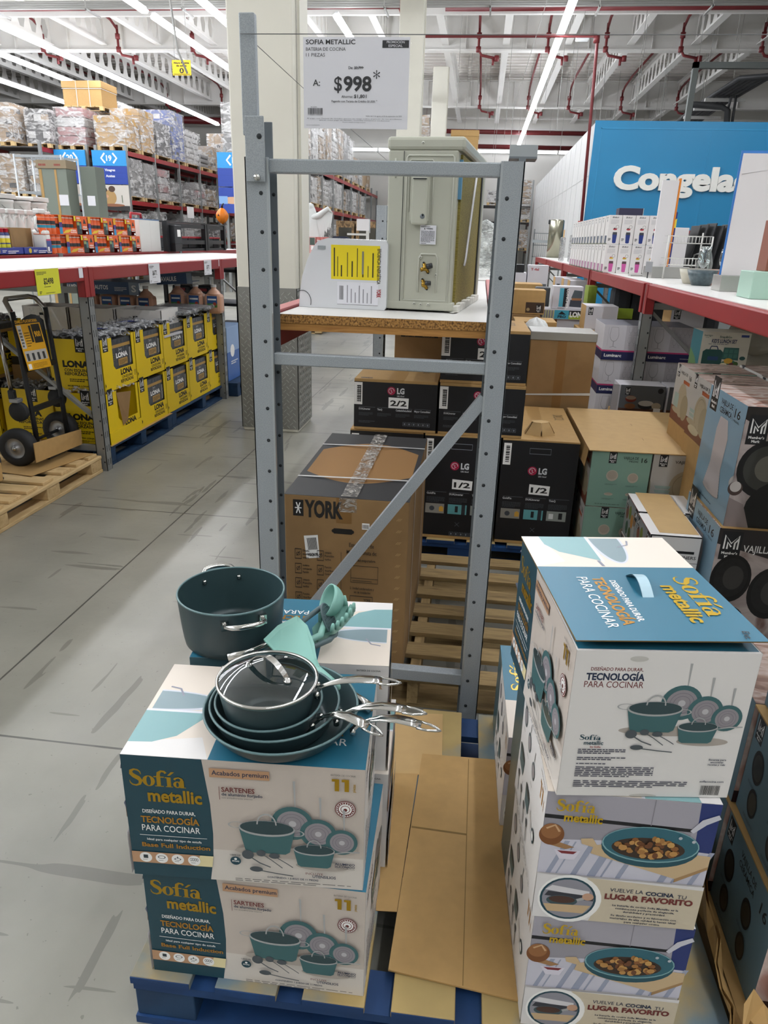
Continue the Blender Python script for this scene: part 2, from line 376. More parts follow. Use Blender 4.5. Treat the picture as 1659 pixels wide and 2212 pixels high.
for z, sgn in ((0, 1),):
    bm = bmesh.new(); bv = [bm.verts.new((2.80 + a * kx, Y0 - .12, 2.84 + b * k)) for a, b in vs]
    for f in fs:
        try: bm.faces.new([bv[i] for i in f])
        except ValueError: pass
    bmesh.ops.remove_doubles(bm, verts=bm.verts[:], dist=.0005)
    r = bmesh.ops.extrude_face_region(bm, geom=bm.faces[:]); bmesh.ops.translate(bm, verts=[g for g in r['geom'] if isinstance(g, bmesh.types.BMVert)], vec=(0, .068, 0))
    bmesh.ops.recalc_face_normals(bm, faces=bm.faces[:]); me = bpy.data.meshes.new('lettering'); bm.to_mesh(me); bm.free(); me.materials.append(MATS['letter_white'])
    o = bpy.data.objects.new('lettering', me); C.objects.link(o); o.parent = fr; o['label'] = 'raised white Congelados lettering'
# ---------------------------------------------------------------- LED rows
def led_row(x, y0, y1, label, z=6.0, group='LED strip lights along the hall'):
    t = thing('led_strip_light', label, 'light', (x, y0, z), group=group); L = y1 - y0
    mb = MB(); k = max(2, int(L / 1.2))
    for i in range(k):
        a, b = L * i / k, L * (i + 1) / k
        mb.add([(-.06, a, 0), (-.06, b, 0), (.06, b, 0), (.06, a, 0), (-.085, a, .05), (-.085, b, .05), (.085, b, .05), (.085, a, .05), (-.04, a, .085), (-.04, b, .085), (.04, b, .085), (.04, a, .085)], [(0, 1, 2, 3), (0, 4, 5, 1), (3, 2, 6, 7), (4, 8, 9, 5), (7, 6, 10, 11)], 'led')
    mb.build('diffuser', t)
    mb = MB(); mb.box(-.04, .04, -.01, L + .01, .086, .12, 'led_case'); mb.build('housing', t)
    MB().box(-.004, .004, L * .5, L * .5 + .008, .12, 8.19 - z, 'conduit').build('hanger', t)
led_row(1.42, -6, 40.0 - .6, 'LED strip light running from above the right shelving straight to the back wall')
led_row(-3.4, 17.6, 36, 'short-looking LED strip light glimpsed between the two cream columns')
led_row(-5.98, -6, 24, 'LED strip light at the top edge beside the near cream column')
led_row(-7.48, -6, 17.2, 'stub of LED strip light ending just left of the gap above the yellow sign')
led_row(-7.46, 17.6, 34, 'LED strip light passing above the yellow stacking-height sign')
led_row(-11.5, -6, 33.0, 'longest LED strip light sweeping down over the aisle 19 pallets')
led_row(-13.3, -4, 25.3, 'LED strip light ending at the tall strapped carton on the upper left')
led_row(-15.6, -2, 28.2, 'lowest LED strip light at the far left over the aisle 20 pallets')
led_row(6.2, -6, 16, 'LED strip light over the cold room side, outside the view to the right')
def wall_led(x0, x1, label):
    t = thing('wall_light', label, 'light', (x0, 39.8, 5.84), group='LED tubes along the back wall')
    MB().box(0, x1 - x0, 0, .06, 0, .14, 'led_dim').build('diffuser', t); MB().box(0, x1 - x0, .065, .14, .0, .14, 'led_case').build('housing', t)
xs = [-8.4, -7.0, -5.5, -4.0, -2.5, -1.0, .45, 1.95, 3.45]
for i, x in enumerate(xs):
    wall_led(x, x + 1.42, 'LED tube on the back wall, %s' % ['leftmost of the row, over the far pallets', 'second from the left of the row', 'third from the left, near the hanging wire', 'fourth from the left, behind the outdoor unit', 'fifth from the left, behind the outdoor unit', 'beside the outdoor unit right edge', 'left of where the long aisle strip ends', 'right of where the long aisle strip ends', 'rightmost, next to the cold room roof'][i])
# ---------------------------------------------------------------- sprinkler pipes
def pipe(label, paths, r=.045, fit=()):
    mb = MB()
    for p in paths: mb.tube(p, r, 'pipe_red', 10)
    q = paths[0][0]; mb.box(q[0] - .006, q[0] + .006, q[1] - .006, q[1] + .006, q[2], 8.19, 'pipe_red')
    for (x, y, z) in fit: mb.lathe([(0, -.07), (r * 1.9, -.07), (r * 1.9, .07), (0, .07)], 'pipe_red', 10, (x, y, z))
    return tag(mb.build('sprinkler_pipe'), label, 'pipe', 'red sprinkler pipes under the roof')
pipe('long red sprinkler main crossing the roof near the top edge', [[(-30, 20.9, 7.08), (-2.05, 20.9, 7.08)], [(-1.3, 20.9, 7.02), (12, 20.9, 7.02)]], .07)
pipe('red pipe running right then dropping down the cold room corner', [[(-2.2, 18.9, 6.5), (-2.0, 18.9, 5.97), (2.2, 18.9, 5.97), (2.22, 18.9, 5.9), (2.21, 17.9, 2.15)]], .035, [(2.2, 18.88, 5.9)])
pipe('red sprinkler main low against the back wall on the right', [[(-3.0, 38, 6.55), (6, 38, 6.5)], [(-3, 39, 6.05), (5, 39, 6.0)]], .1)
pipe('thick red sprinkler main behind the far pallets on the left', [[(-22, 38, 7.0), (-12.8, 38, 6.85)]], .16)
k = 0
LBL = ['far left, over the aisle 20 racks', 'left, above the tall strapped carton', 'left of the yellow sign', 'just right of the yellow sign', 'beside the near cream column', '', 'between the second column and the outdoor unit', 'left of the right-hand LED strip', 'right of the right-hand LED strip', 'above the Congelados lettering', 'over the right edge of the cold room']
for gy, ph in ((25.1, 0), (34.6, 1)):
    for i, x in enumerate((-17.0, -14.4, -11.9, -9.5, -7.3, -4.8, -.75, 1.25, 2.9, 5.0, 7.2)):
        if not LBL[i]: continue
        x2 = x + .25
        pipe('red sprinkler drop %s, on the %s roof girder' % (LBL[i], ('nearer', 'farther')[ph]), [[(x2, gy - 8.6 + 2.2, 7.75), (x2, gy - 2.4, 7.75), (x2, gy - .9, 7.65), (x2, gy - .5, 7.5)], [(x2, gy - .5, 7.6), (x2, gy - .5, 6.95), (x2 + .1, gy - .5, 6.8), (x2 + .55, gy - .5, 6.72)], [(x2 + .45, gy - .5, 6.72), (x2 + .45, gy - .5, 6.55)]], .038, [(x2, gy - .5, 7.3), (x2, gy - .5, 6.95), (x2 + .55, gy - .5, 6.72)])
mb = MB()
for i, z in enumerate((6.62, 6.7, 6.78, 6.86)): mb.tube([(-30, 19.2 + i * .14, z), (14, 19.2 + i * .14, z)], .028, 'conduit', 6)
for i in range(18): mb.box(-29 + i * 2.4, -28.96 + i * 2.4, 19.1, 19.8, 6.56, 6.6, 'conduit').box(-29 + i * 2.4, -28.98 + i * 2.4, 19.1, 19.12, 6.56, 8.19, 'conduit')
tag(mb.build('conduit_rack'), 'bundle of thin grey conduits hung across the hall at the top edge', 'conduit')
mb = MB(); rnd = random.Random(5)
for i in range(46):
    x = rnd.uniform(-1, 7); y = rnd.uniform(21, 36); mb.box(x, x + .012, y, y + .012, rnd.uniform(4.4, 6.6), 8.19, 'conduit')
tag(mb.build('hanging_wires'), 'thin hanger wires dropping from the roof above the cold room', 'wire', kind='stuff')
# cables and frame over the cold room
mat('frame_dark', '565a58', .5, .5); mat('rubber_black', '1c1d1f', .6)
t = thing('cable_tray', 'grey frame carrying black cable bundles above the cold room', 'cable tray')
mb = MB(); mb.box(4.38, 4.5, 19, 19.12, H, 5.5, 'frame_dark').box(4.38, 8, 19, 19.12, 5.38, 5.5, 'frame_dark'); mb.build('frame', t)
mb = MB()
for i in range(6): mb.tube([(5.0 + i * .11, 27, 4.62), (5.05 + i * .11, 21, 4.95), (5.15 + i * .11, 17.6 + .5, 5.02), (6.6, 17.9, 5.1)], .05, 'rubber_black', 8)
mb.build('cable_bundle', t)
for i in range(8): MB().box(4.9, 5.8, 19.6 + i * .9, 19.7 + i * .9, 5.0 - i * .05 - .16, 5.0 - i * .05 - .1, 'conduit').build('tray_rung', t)
mb = MB(); mb.tube([(4.5, 19.3, 4.72), (5.2, 19.3, 4.68), (5.35, 19.3, 4.6), (5.4, 19.3, 4.15)], .07, 'rubber_black', 8); mb.tube([(5.35, 19.3, 4.6), (5.38, 19.3, 4.9), (5.48, 19.3, 4.9), (5.5, 19.3, 4.2)], .03, 'rubber_black', 8); mb.build('hose', t)
mat('ext_red', 'c0281f', .35)
tag(MB().box(2.14, 2.26, 17.9, 17.94, 1.9, 2.15, 'ext_red').build('fire_alarm_box'), 'small red fire call box at the cold room corner', 'fire alarm')
t = thing('wifi_access_point', 'small white access point hanging beside the right LED strip', 'access point', (2.1, 21, 6.35))
MB().box(-.16, .16, -.1, .1, 0, .1, 'led_case', .02).build('body', t); MB().box(-.006, .006, -.006, .006, .1, 1.6, 'conduit').build('hanger_rod', t)
tag(MB().tube([(1.0, 15, 8.2), (.98, 15, 6.2), (.4, 15, 3.9), (.4, 15, .3)], .006, 'conduit', 6).build('drop_cable'), 'thin grey cable dropping past the right edge of the outdoor unit', 'cable')
tag(MB().tube([(-4.95, 12, 8.2), (-4.9, 12, 5.6), (-4.75, 12, 4.2), (-4.62, 12, 3.9)], .016, 'conduit', 6).build('drop_cable'), 'dark cable dropping from the roof to the strapped carton on the left', 'cable')
# yellow stacking sign
mat('sign_yellow', 'f3cf0b', .45)
t = thing('stacking_height_sign', 'yellow hanging Altura Maxima de estiba sign under the roof', 'sign', (-5.66, 14, 4.25))
mb = MB(); mb.box(0, .34, 0, .01, 0, .235, 'sign_yellow'); P = Panel(mb, (0, 0, 0), (1, 0, 0), (0, 0, 1), .34, .235, .002, .0005)
K = ink('1c1c1c')
P.text('Altura Máxima', .5, .76, .12, K, .84, .03, anchor='c'); P.text('de estiba', .5, .58, .12, K, .56, .03, anchor='c'); P.ell(.5, .31, .12, None, K); P.rect(.47, .26, .53, .42, 'sign_yellow'); P.poly([(.43, .29), (.57, .29), (.5, .19)], 'sign_yellow'); P.rect(.06, .06, .94, .09, K)
mb.build('panel', t); MB().box(.05, .056, 0, .006, .235, 3.9, 'conduit').box(.28, .286, 0, .006, .235, 3.9, 'conduit').build('hanger_wire', t)
# ================================================================ FOREGROUND PALLET AND COOKWARE
def wood_paint(name, paint, wood, lo, hi, scale=5):
    return ramp_mat(name, [(lo, paint), ((lo + hi) / 2, paint if lo > .4 else wood), (hi, wood)], scale=scale, stretch=(1, 1, 1), rough=.7, bump=.3)
wood_paint('pallet_blue', '1d4468', '123252', .3, .7); wood_paint('pallet_blue_bright', '164a86', '0e3562', .3, .7)
ramp_mat('pallet_worn', [(.30, '2f5f8a'), (.44, '6d7c80'), (.56, 'a08a5a'), (.75, 'b29a62')], scale=3.2, rough=.75, bump=.3)
ramp_mat('wood_new', [(.3, 'b89a68'), (.55, 'ceb181'), (.8, 'a98552')], scale=4, stretch=(1, 6, 6), rough=.75, bump=.2)
ramp_mat('wood_old', [(.3, '77613f'), (.55, '9d8459'), (.8, '5e4a2f')], scale=5, stretch=(1, 7, 7), rough=.8, bump=.3)
ramp_mat('wood_old_y', [(.3, '7d6643'), (.55, 'a68c60'), (.8, '62502f')], scale=5, stretch=(7, 1, 7), rough=.8, bump=.3)
mat('kraft', 'b08d58', .75, var=.05, scale=30); mat('kraft_light', 'bb9b69', .75, var=.04, scale=20); mat('kraft_dark', '8f7048', .8, var=.06, scale=14); mat('kraft_edge', '7e6438', .85)
def block_pallet(label, loc, rz, L, W, mt, mside, mblk, n=7, H=.142, group='blue block pallets', gaps=None):
    """top boards run along local y (W); L across x; blocks under"""
    t = thing('blue_pallet', label, 'pallet', loc, rz, group)
    bw = L / (n + (n - 1) * .42); st = (L - bw) / (n - 1)
    for i in range(n): MB().box(i * st, i * st + bw, 0, W, H - .02, H, mt, .002).box(i * st + .001, i * st + bw - .001, -.002, .004, H - .0195, H - .002, mside).build('deck_board', t)
    for y in (0, W / 2 - .05, W - .1): MB().box(.004, L - .004, y + .003, y + .097, H - .042, H - .0205, mside).build('stringer_board', t)
    for y in (0, W / 2 - .05, W - .1):
        for x in (0, L / 2 - .07, L - .14): MB().box(x + .005, x + .135, y + .005, y + .095, .021, H - .0425, mblk, .003).build('block', t)
    for y in (0, W / 2 - .05, W - .1): MB().box(0.002, L - .002, y, y + .1, 0, .0205, mside).build('bottom_board', t)
    for x in (0, L - .1): MB().box(x, x + .1, .1005, W - .1005, 0, .0205, mside).build('bottom_board', t)
    return t
block_pallet('weathered blue pallet under the cookware boxes in front', (-.625, .982, 0), .012, 1.235, 1.01, 'pallet_worn', 'pallet_blue_bright', 'pallet_blue')
# cardboard sheets lying on it
def sheet(label, pts, z, th=.004, m='kraft', crease=()):
    mb = MB(); mb.prism([(p[0], p[1]) for p in pts], z, z + th, m)
    for a, b, w in crease: mb.bar((a[0], a[1], z + th), (b[0], b[1], z + th), w, .0006, 'kraft_edge')
    return tag(mb.build('cardboard_sheet'), label, 'cardboard')
sheet('wide brown cardboard sheet lying flat along the middle of the blue pallet', [(-0.088, 1.071, 0.148), (0.197, 1.043, 0.148), (0.169, 1.777, 0.148), (-0.069, 1.768, 0.148)], .1445, .004, 'kraft', [((-0.075, 1.474, 0.148), (0.071, 1.47, 0.148), .006), ((0.071, 1.059, 0.148), (0.071, 1.765, 0.148), .002)])
sheet('narrow brown cardboard strip beside the left cookware boxes', [(-0.134, 1.213, 0.146), (-0.085, 1.217, 0.146), (-0.075, 1.684, 0.146), (-0.179, 1.671, 0.146)], .1425, .0015, 'kraft')
sheet('small brown cardboard piece at the back of the blue pallet', [(-0.168, 1.673, 0.146), (-0.071, 1.68, 0.146), (-0.009, 1.772, 0.146), (-0.017, 1.979, 0.146), (-0.187, 1.959, 0.146)], .1425, .0012, 'kraft_light')
# ---------------------------------------------------------------- cookware carton artwork
TEAL_D, TEAL_T, TEAL_L = 'teal_dark', 'teal_top', 'teal_pale'
mat('teal_dark', '13404e', .42); mat('teal_top', '2a6a82', .38); mat('teal_pale', '82aaac', .4); mat('teal_pan', '3b6467', .4); mat('beige_art', 'c3b8ae', .45); mat('table_art', 'd3ccc4', .45)
mat('carton_white', 'dedbd8', .5); mat('cream_art', 'ddd2c5', .45); mat('gold', 'b08a1c', .28, .55); mat('gold2', 'b5812b', .3, .5); mat('copper', 'c49a78', .35, .3); mat('cream2', 'e6d9a8', .4)
W_ = ink('f0efec'); NAVY = ink('1d2c47'); MAROON = ink('6e2b28'); GREYD = ink('4b5257'); TXT = ink('5d5a57'); STEEL = ink('a7a8a8', .35); DISC = ink('8f8a8f', .4)
def sub(P, x0, y0, x1, y1):
    Q = Panel(P.mb, P.p(x0, y0) - P.n * P.e, P.u, P.v, (x1 - x0) * P.w, (y1 - y0) * P.h, P.e + P.st, P.st); return Q
def sofia(P, x, y, w, h, m):
    """the heavy serif word, drawn stroke by stroke; w widths, h cap height"""
    S = w / 2.52; T = h * P.h
    q = lambda pts: [(x + a * S, y + b * h) for a, b in pts]
    P.line(q([(.53, .70), (.50, .86), (.40, .97), (.24, 1.0), (.10, .90), (.10, .72), (.22, .58), (.40, .46), (.50, .30), (.44, .08), (.28, -.01), (.12, .03), (.03, .14), (.0, .30)]), [T * k for k in (.03, .08, .10, .10, .17, .22, .25, .26, .22, .14, .10, .09, .07, .02)], m)
    def bowl(cx, cy, rx, ry, ix, iy):
        vs = []; n = 24
        for i in range(n + 1):
            t = 2 * PI * i / n; a, b = math.cos(t), math.sin(t)
            for X, Y in ((cx + rx * a, cy + ry * b), (cx + ix * a, cy + iy * b)): vs.append(P.p(x + X * S, y + Y * h))
        P.mb.add(vs, [(2 * i, 2 * i + 2, 2 * i + 3, 2 * i + 1) for i in range(n)], m); P.nx()
    R = lambda a, b, c, d: P.rect(x + a * S, y + b * h, x + c * S, y + d * h, m)
    bowl(.86, .32, .28, .34, .10, .29)
    R(1.22, 0, 1.40, .70); R(1.14, 0, 1.52, .05); R(1.10, .58, 1.56, .65)
    P.line(q([(1.31, .62), (1.33, .86), (1.45, .99), (1.60, .97), (1.65, .86)]), [T * k for k in (.18, .19, .12, .12, .14)], m)
    R(1.68, 0, 1.86, .62); R(1.62, 0, 1.93, .05); R(1.60, .57, 1.86, .63); P.poly(q([(1.72, .74), (1.83, .74), (2.05, .98), (1.90, .98)]), m)
    bowl(2.15, .20, .19, .21, .06, .15); R(2.26, 0, 2.44, .46); R(2.40, 0, 2.52, .05)
    P.line(q([(2.02, .50), (2.08, .60), (2.22, .65), (2.34, .58), (2.36, .42)]), [T * k for k in (.13, .10, .07, .12, .18)], m)
def pan_back(P, cx, cy, r, top):
    P.line([(cx + r * .15, cy + r * P.w / P.h * .9), (cx + r * .12, top)], [.006 * P.w, .018 * P.w], STEEL)
    P.ell(cx, cy, r, None, 'teal_pan'); P.ell(cx + .002, cy - .004, r * .76, None, DISC); P.ring(cx + .002, cy - .004, r * .6, r * .03, ink('75707a')); P.ring(cx + .002, cy - .004, r * .42, r * .03, ink('75707a')); P.ell(cx + .002, cy - .004, r * .18, None, ink('b9b7ba'))
def lidded(P, cx, cy, rx, ry, depth, taper, hd):
    P.poly([(cx - rx, cy), (cx - rx * taper, cy - depth * .9), (cx - rx * taper * .8, cy - depth), (cx + rx * taper * .8, cy - depth), (cx + rx * taper, cy - depth * .9), (cx + rx, cy)], 'teal_pan')
    P.ell(cx, cy, rx, ry, STEEL); P.ell(cx, cy + ry * .1, rx * .95, ry * .85, ink('2d4449', .2))
    P.ring(cx, cy + ry * .5, rx * .36, rx * .05, STEEL, 12, 0, PI, ry * 1.4)
def cookware(P, x0, y0, x1, y1):
    Q = sub(P, x0, y0, x1, y1)
    Q.ell(.42, .22, .36, .06, ink('aaa198')); Q.ell(.72, .10, .2, .05, ink('aaa198'))
    pan_back(Q, .50, .55, .155, .99); pan_back(Q, .69, .46, .135, .84); pan_back(Q, .865, .385, .118, .73)
    Q.ring(.09, .50, .07, .012, STEEL, 16, ry=.035); Q.ring(.53, .45, .06, .012, STEEL, 16, ry=.035)
    lidded(Q, .31, .48, .21, .085, .27, .80, 0)
    lidded(Q, .66, .28, .155, .06, .19, .8, 0); Q.line([(.80, .26), (.9, .285), (1.0, .29)], [.006 * Q.w, .013 * Q.w, .010 * Q.w], STEEL)
    U = GREYD
    Q.ell(.16, .185, .045, .05, U); Q.line([(.18, .16), (.25, .10), (.33, .06)], .010 * Q.w, U); Q.ell(.26, .21, .035, .035, U); Q.line([(.27, .2), (.34, .14), (.42, .06)], .007 * Q.w, U)
    Q.ell(.36, .19, .04, .03, U); Q.line([(.37, .18), (.46, .11), (.50, .075)], .007 * Q.w, U); Q.ell(.22, .03, .05, .03, U); Q.line([(.24, .02), (.38, -.005), (.50, -.02)], .009 * Q.w, U)
def art_front(P):
    P.rect(0, 0, 1, 1, 'beige_art'); P.rect(.33, 0, 1, .27, 'table_art')
    P.poly([(0, 0), (.338, 0), (.356, .2), (.362, .4), (.358, .65), (.335, 1), (0, 1)], TEAL_D)
    sofia(P, .028, .765, .235, .125, 'gold'); P.text('metallic', .098, .645, .095, 'gold', .228, .03, 3)
    P.text('DISEÑADO PARA DURAR,', .068, .545, .028, W_, .225, .015); P.text('TECNOLOGÍA', .057, .465, .05, 'gold2', .25, .03, 3); P.text('PARA COCINAR', .058, .395, .05, W_, .25, .005, 3)
    P.rect(.045, .355, .335, .359, W_); P.text('Ideal para cualquier tipo de estufa', .075, .315, .018, W_, .235, .01); P.text('Base Full Induction', .05, .258, .034, 'gold2', .295, .025, 3)
    P.poly([(0.0, .115), (.349, .115), (.357, .21), (0.0, .21)], 'copper'); P.poly([(.27, .115), (.349, .115), (.357, .21), (.3, .21)], 'cream2')
    for i, cx in enumerate((.06, .13, .20, .272)):
        P.ell(cx, .163, .027, None, W_); k = ink('2a3a40')
        if i == 0: P.rect(cx - .010, .155, cx + .010, .185, k)
        elif i == 1: P.ring(cx, .172, .017, .004, k, 16, ry=.014)
        elif i == 2: P.ring(cx, .165, .015, .004, k, 16, ry=.011); P.poly([(cx - .004, .172), (cx + .004, .172), (cx, .192)], k)
        else:
            for j in range(4): P.ring(cx - .0135 + j * .009, .172, .005, .0015, k, 8, ry=.014)
        P.lines(cx - .014, .142, .028, .007, 1, k, i)
    P.rect(.365, .875, .612, .945, 'copper'); P.text('Acabados premium', .375, .895, .034, NAVY, .232, .015, 3)
    P.rect(.401, .70, .403, .805, MAROON); P.text('SARTENES', .411, .765, .036, MAROON, .138, .02); P.text('de aluminio forjado', .411, .735, .022, NAVY, .17, .02); P.text('con antiadherente interno', .411, .712, .012, TXT, .128)
    P.text('BATERÍA DE COCINA', .862, .948, .013, TXT, .10)
    for xx in (.868, .908): P.rect(xx + .010, .83, xx + .028, .925, 'gold'); P.rect(xx - .002, .905, xx + .02, .925, 'gold')
    P.text('piezas', .962, .83, .018, 'gold', None, .02, rot=PI / 2)
    P.ell(.922, .69, .043, None, MAROON); P.ring(.922, .69, .039, .002, W_); P.ell(.922, .69, .027, None, W_); P.ring(.922, .69, .020, .003, MAROON); P.ell(.922, .685, .008, None, MAROON)
    for i in range(20):
        t = 2 * PI * i / 20; P.rect(.922 + .0325 * math.cos(t) - .0018, .69 + .0325 * math.sin(t) * P.w / P.h - .005, .922 + .0325 * math.cos(t) + .0018, .69 + .0325 * math.sin(t) * P.w / P.h + .005, W_)
    cookware(P, .42, .125, .985, .90)
    P.ell(.455, .20, .023, None, TEAL_D); P.ell(.455, .215, .006, None, W_); P.text('PFOAS', .455, .19, .012, W_, .03, .02, anchor='c'); P.text('LIBRE DE', .455, .245, .011, TXT, .045, .02, anchor='c')
    P.text('ALUMINIO', .88, .225, .018, NAVY, .085, .02); P.text('SILICONADO', .88, .203, .018, NAVY, .085, .02); P.rect(.885, .193, .965, .195, TXT)
    P.text('INCLUYE', .755, .125, .018, MAROON, .075); P.text('UTENSILIOS', .785, .10, .022, NAVY, .10, .02); P.text('CONTENIDO: 1 JUEGO DE 11 PIEZAS', .59, .072, .014, NAVY, .22, .025)
    P.lines(.45, .03, .50, .03, 2, TXT, 4, .35)
def art_info(P):
    P.rect(0, 0, 1, 1, 'carton_white')
    P.text('DISEÑADO PARA DURAR,', .09, .872, .021, MAROON, .285, .02); P.text('TECNOLOGÍA', .07, .812, .042, NAVY, .32, .04, 3); P.text('PARA COCINAR', .065, .763, .040, MAROON, .325, .0, 3)
    cookware(P, .25, .345, .985, .935)
    sofia(P, .085, .405, .12, .035, TEAL_D); P.text('metallic', .112, .373, .026, TEAL_D, .11, .02); P.text('by Sofia', .15, .352, .012, ink('a03a35'), .06, .02)
    for y, n, w in ((.31, 3, .27), (.265, 2, .28), (.235, 1, .24), (.145, 6, .45), (.07, 4, .66)): P.lines(.085, y, w, n * .013, n, ink('4a4a58'), n, .55)
    P.text('Escanea para', .89, .275, .012, NAVY, .10, .02, anchor='c'); P.text('encontrar', .89, .257, .012, NAVY, .075, .02, anchor='c'); P.text('recetas y más', .89, .240, .012, NAVY, .10, .02, anchor='c')
    P.text('soflacocina.com', .885, .115, .014, NAVY, .14, .015, anchor='c'); P.barcode(.83, .022, .11, .07, ink('222222'), 3)
    P.ell(.34, .955, .05, .018, 'tape_clear'); P.ell(.5, .01, .08, .015, 'tape_clear')
def art_photo(P):
    P.rect(0, .36, 1, 1, ink('a4a1aa')); P.rect(0, .64, .86, .80, ink('97949c')); P.poly([(.88, 1), (1, 1), (1, .6), (.90, .62)], ink('24346f'))
    P.poly([(0, .80), (.86, .775), (.86, .80), (0, .83)], ink('15161b')); P.rect(.62, .80, .625, 1, ink('85828a'))
    P.poly([(0, .36), (1, .36), (1, .62), (.4, .66), (0, .63)], ink('c9c8d4'))
    for a, wd in ((.05, .03), (.11, .01), (.2, .035), (.30, .05), (.38, .012), (.47, .03), (.72, .04), (.8, .012), (.9, .03)): P.poly([(a, .36), (a + wd, .36), (a + wd + .09, .63), (a + .09, .63)], ink('9aa0b4'))
    P.poly([(.02, .60), (.15, .565), (.20, .585), (.10, .62)], ink('a07850')); P.ell(.055, .675, .075, .085, ink('7a4a24')); P.ell(.05, .70, .06, .06, ink('94633a')); P.line([(.02, .72), (.07, .75), (.1, .7)], .004, ink('c9a27a'))
    P.poly([(.08, .56), (.24, .56), (.21, .485), (.12, .485)], ink('d8d4e0')); P.poly([(.10, .552), (.22, .552), (.20, .53), (.13, .53)], ink('7d2a30'))
    P.poly([(.23, .66), (.30, .67), (.33, .62), (.38, .63), (1, .60), (1, .52), (.82, .40), (.30, .55), (.31, .60), (.24, .62)], ink('c8ae88')); P.poly([(.82, .40), (1, .52), (1, .495), (.82, .37)], ink('a5835a'))
    P.line([(.86, .78), (.92, .86), (1.0, .91)], [.008, .013, .010], ink('c9c9d2', .3))
    P.ell(.64, .63, .285, .155, ink('214f5b')); P.ell(.64, .655, .285, .14, ink('7fa9ad')); P.ell(.64, .657, .277, .132, ink('2f6472')); P.ell(.63, .625, .215, .085, ink('3a2a20'))
    rnd = random.Random(8)
    for i in range(44):
        t = rnd.uniform(0, 2 * PI); r = rnd.uniform(0, 1) ** .5; P.ell(.63 + .19 * r * math.cos(t), .632 + .075 * r * math.sin(t), rnd.uniform(.014, .028), rnd.uniform(.014, .026), ink(rnd.choice(['a3743f', '8a5a30', 'b98a4e', '6d4325', 'c79a58'])), 7)
    for x, y in ((.80, .735), (.88, .715)): P.ell(x, y, .011, None, ink('b6bcc2'))
    sofia(P, .06, .875, .225, .085, 'gold_y'); P.text('metallic', .11, .80, .062, 'gold_y', .225, .03, 3)
    P.rect(0, 0, 1, .365, ink('dcd9d8')); P.poly([(.35, 0), (1, 0), (1, .335), (.30, .365), (.36, .27), (.40, .17)], ink('c9bda6'))
    P.ell(.215, .175, .195, None, W_); P.ell(.205, .175, .172, None, TEAL_D); P.ell(.205, .175, .158, None, ink('8f8e97')); P.poly([(.1, .28), (.33, .25), (.33, .20), (.06, .24)], ink('d5d3d6')); P.poly([(.08, .23), (.36, .21), (.36, .17), (.06, .19)], ink('33353e')); P.ell(.17, .155, .095, .045, ink('3d5257')); P.ell(.17, .165, .08, .03, ink('4a2f25')); P.poly([(.09, .06), (.31, .06), (.35, .13), (.06, .12)], ink('c7ab85')); P.line([(.26, .17), (.33, .2)], .006, STEEL); P.ell(.325, .205, .035, .03, ink('c29a80'))
    P.text('VUELVE LA', .45, .268, .03, NAVY, .20, 0); P.text('COCINA', .665, .262, .03, NAVY, .17, .035); P.text('TU', .855, .256, .03, NAVY, .055, 0)
    P.text('LUGAR FAVORITO', .425, .205, .042, MAROON, .53, .045, 3)
    for y, t, w in ((.15, 'La batería de cocina Sofía Metallic es la', .40), (.125, 'combinación perfecta de elegancia,', .36), (.10, 'durabilidad y practicidad.', .26), (.065, 'Su diseño moderno y su fabricación con', .40), (.04, 'materiales de alta calidad la hacen ideal', .40), (.015, 'para cualquier cocina.', .22)): P.text(t, .68, y, .014, NAVY, w, .02, 1, anchor='c')
def art_back(P):
    P.rect(0, 0, 1, 1, 'carton_white'); P.poly([(0, 0), (.24, 0), (.27, .5), (.24, 1), (0, 1)], ink('34545c', .3))
    P.text('BATERÍA DE COCINA', .84, .945, .014, TXT, .12, .02)
    for xx in (.86, .905): P.rect(xx + .010, .78, xx + .028, .90, 'gold2'); P.rect(xx - .004, .875, xx + .02, .90, 'gold2')
    P.text('piezas', .965, .79, .022, 'gold2', None, .02, rot=PI / 2)
    for i, (a, b, r) in enumerate(((.36, .80, .05), (.52, .76, .045), (.68, .72, .04))): P.line([(a, b + .08), (a + .005, b + .16)], .005, STEEL); P.ell(a, b, r, None, ink('4c5a5d')); P.ell(a, b, r * .72, None, DISC); P.lines(a - .03, b - .13, .06, .012, 1, TXT, i)
    for a, b, r in ((.38, .50, .075), (.62, .46, .06)): P.poly([(a - r, b), (a - r * .8, b - .14), (a + r * .8, b - .14), (a + r, b)], ink('4c6468')); P.ell(a, b, r, .03, ink('2f3d40')); P.lines(a - .04, b - .19, .08, .012, 1, TXT, 3)
    for a in (.34, .45, .56, .67): P.line([(a, .25), (a + .02, .12)], .006, GREYD); P.ell(a, .26, .02, .03, GREYD)
    P.ell(.84, .40, .032, None, TEAL_D); P.ell(.84, .40, .02, None, W_); P.line([(.72, .45), (.8, .36)], .006, STEEL); P.lines(.3, .03, .6, .05, 3, TXT, 5, .4)
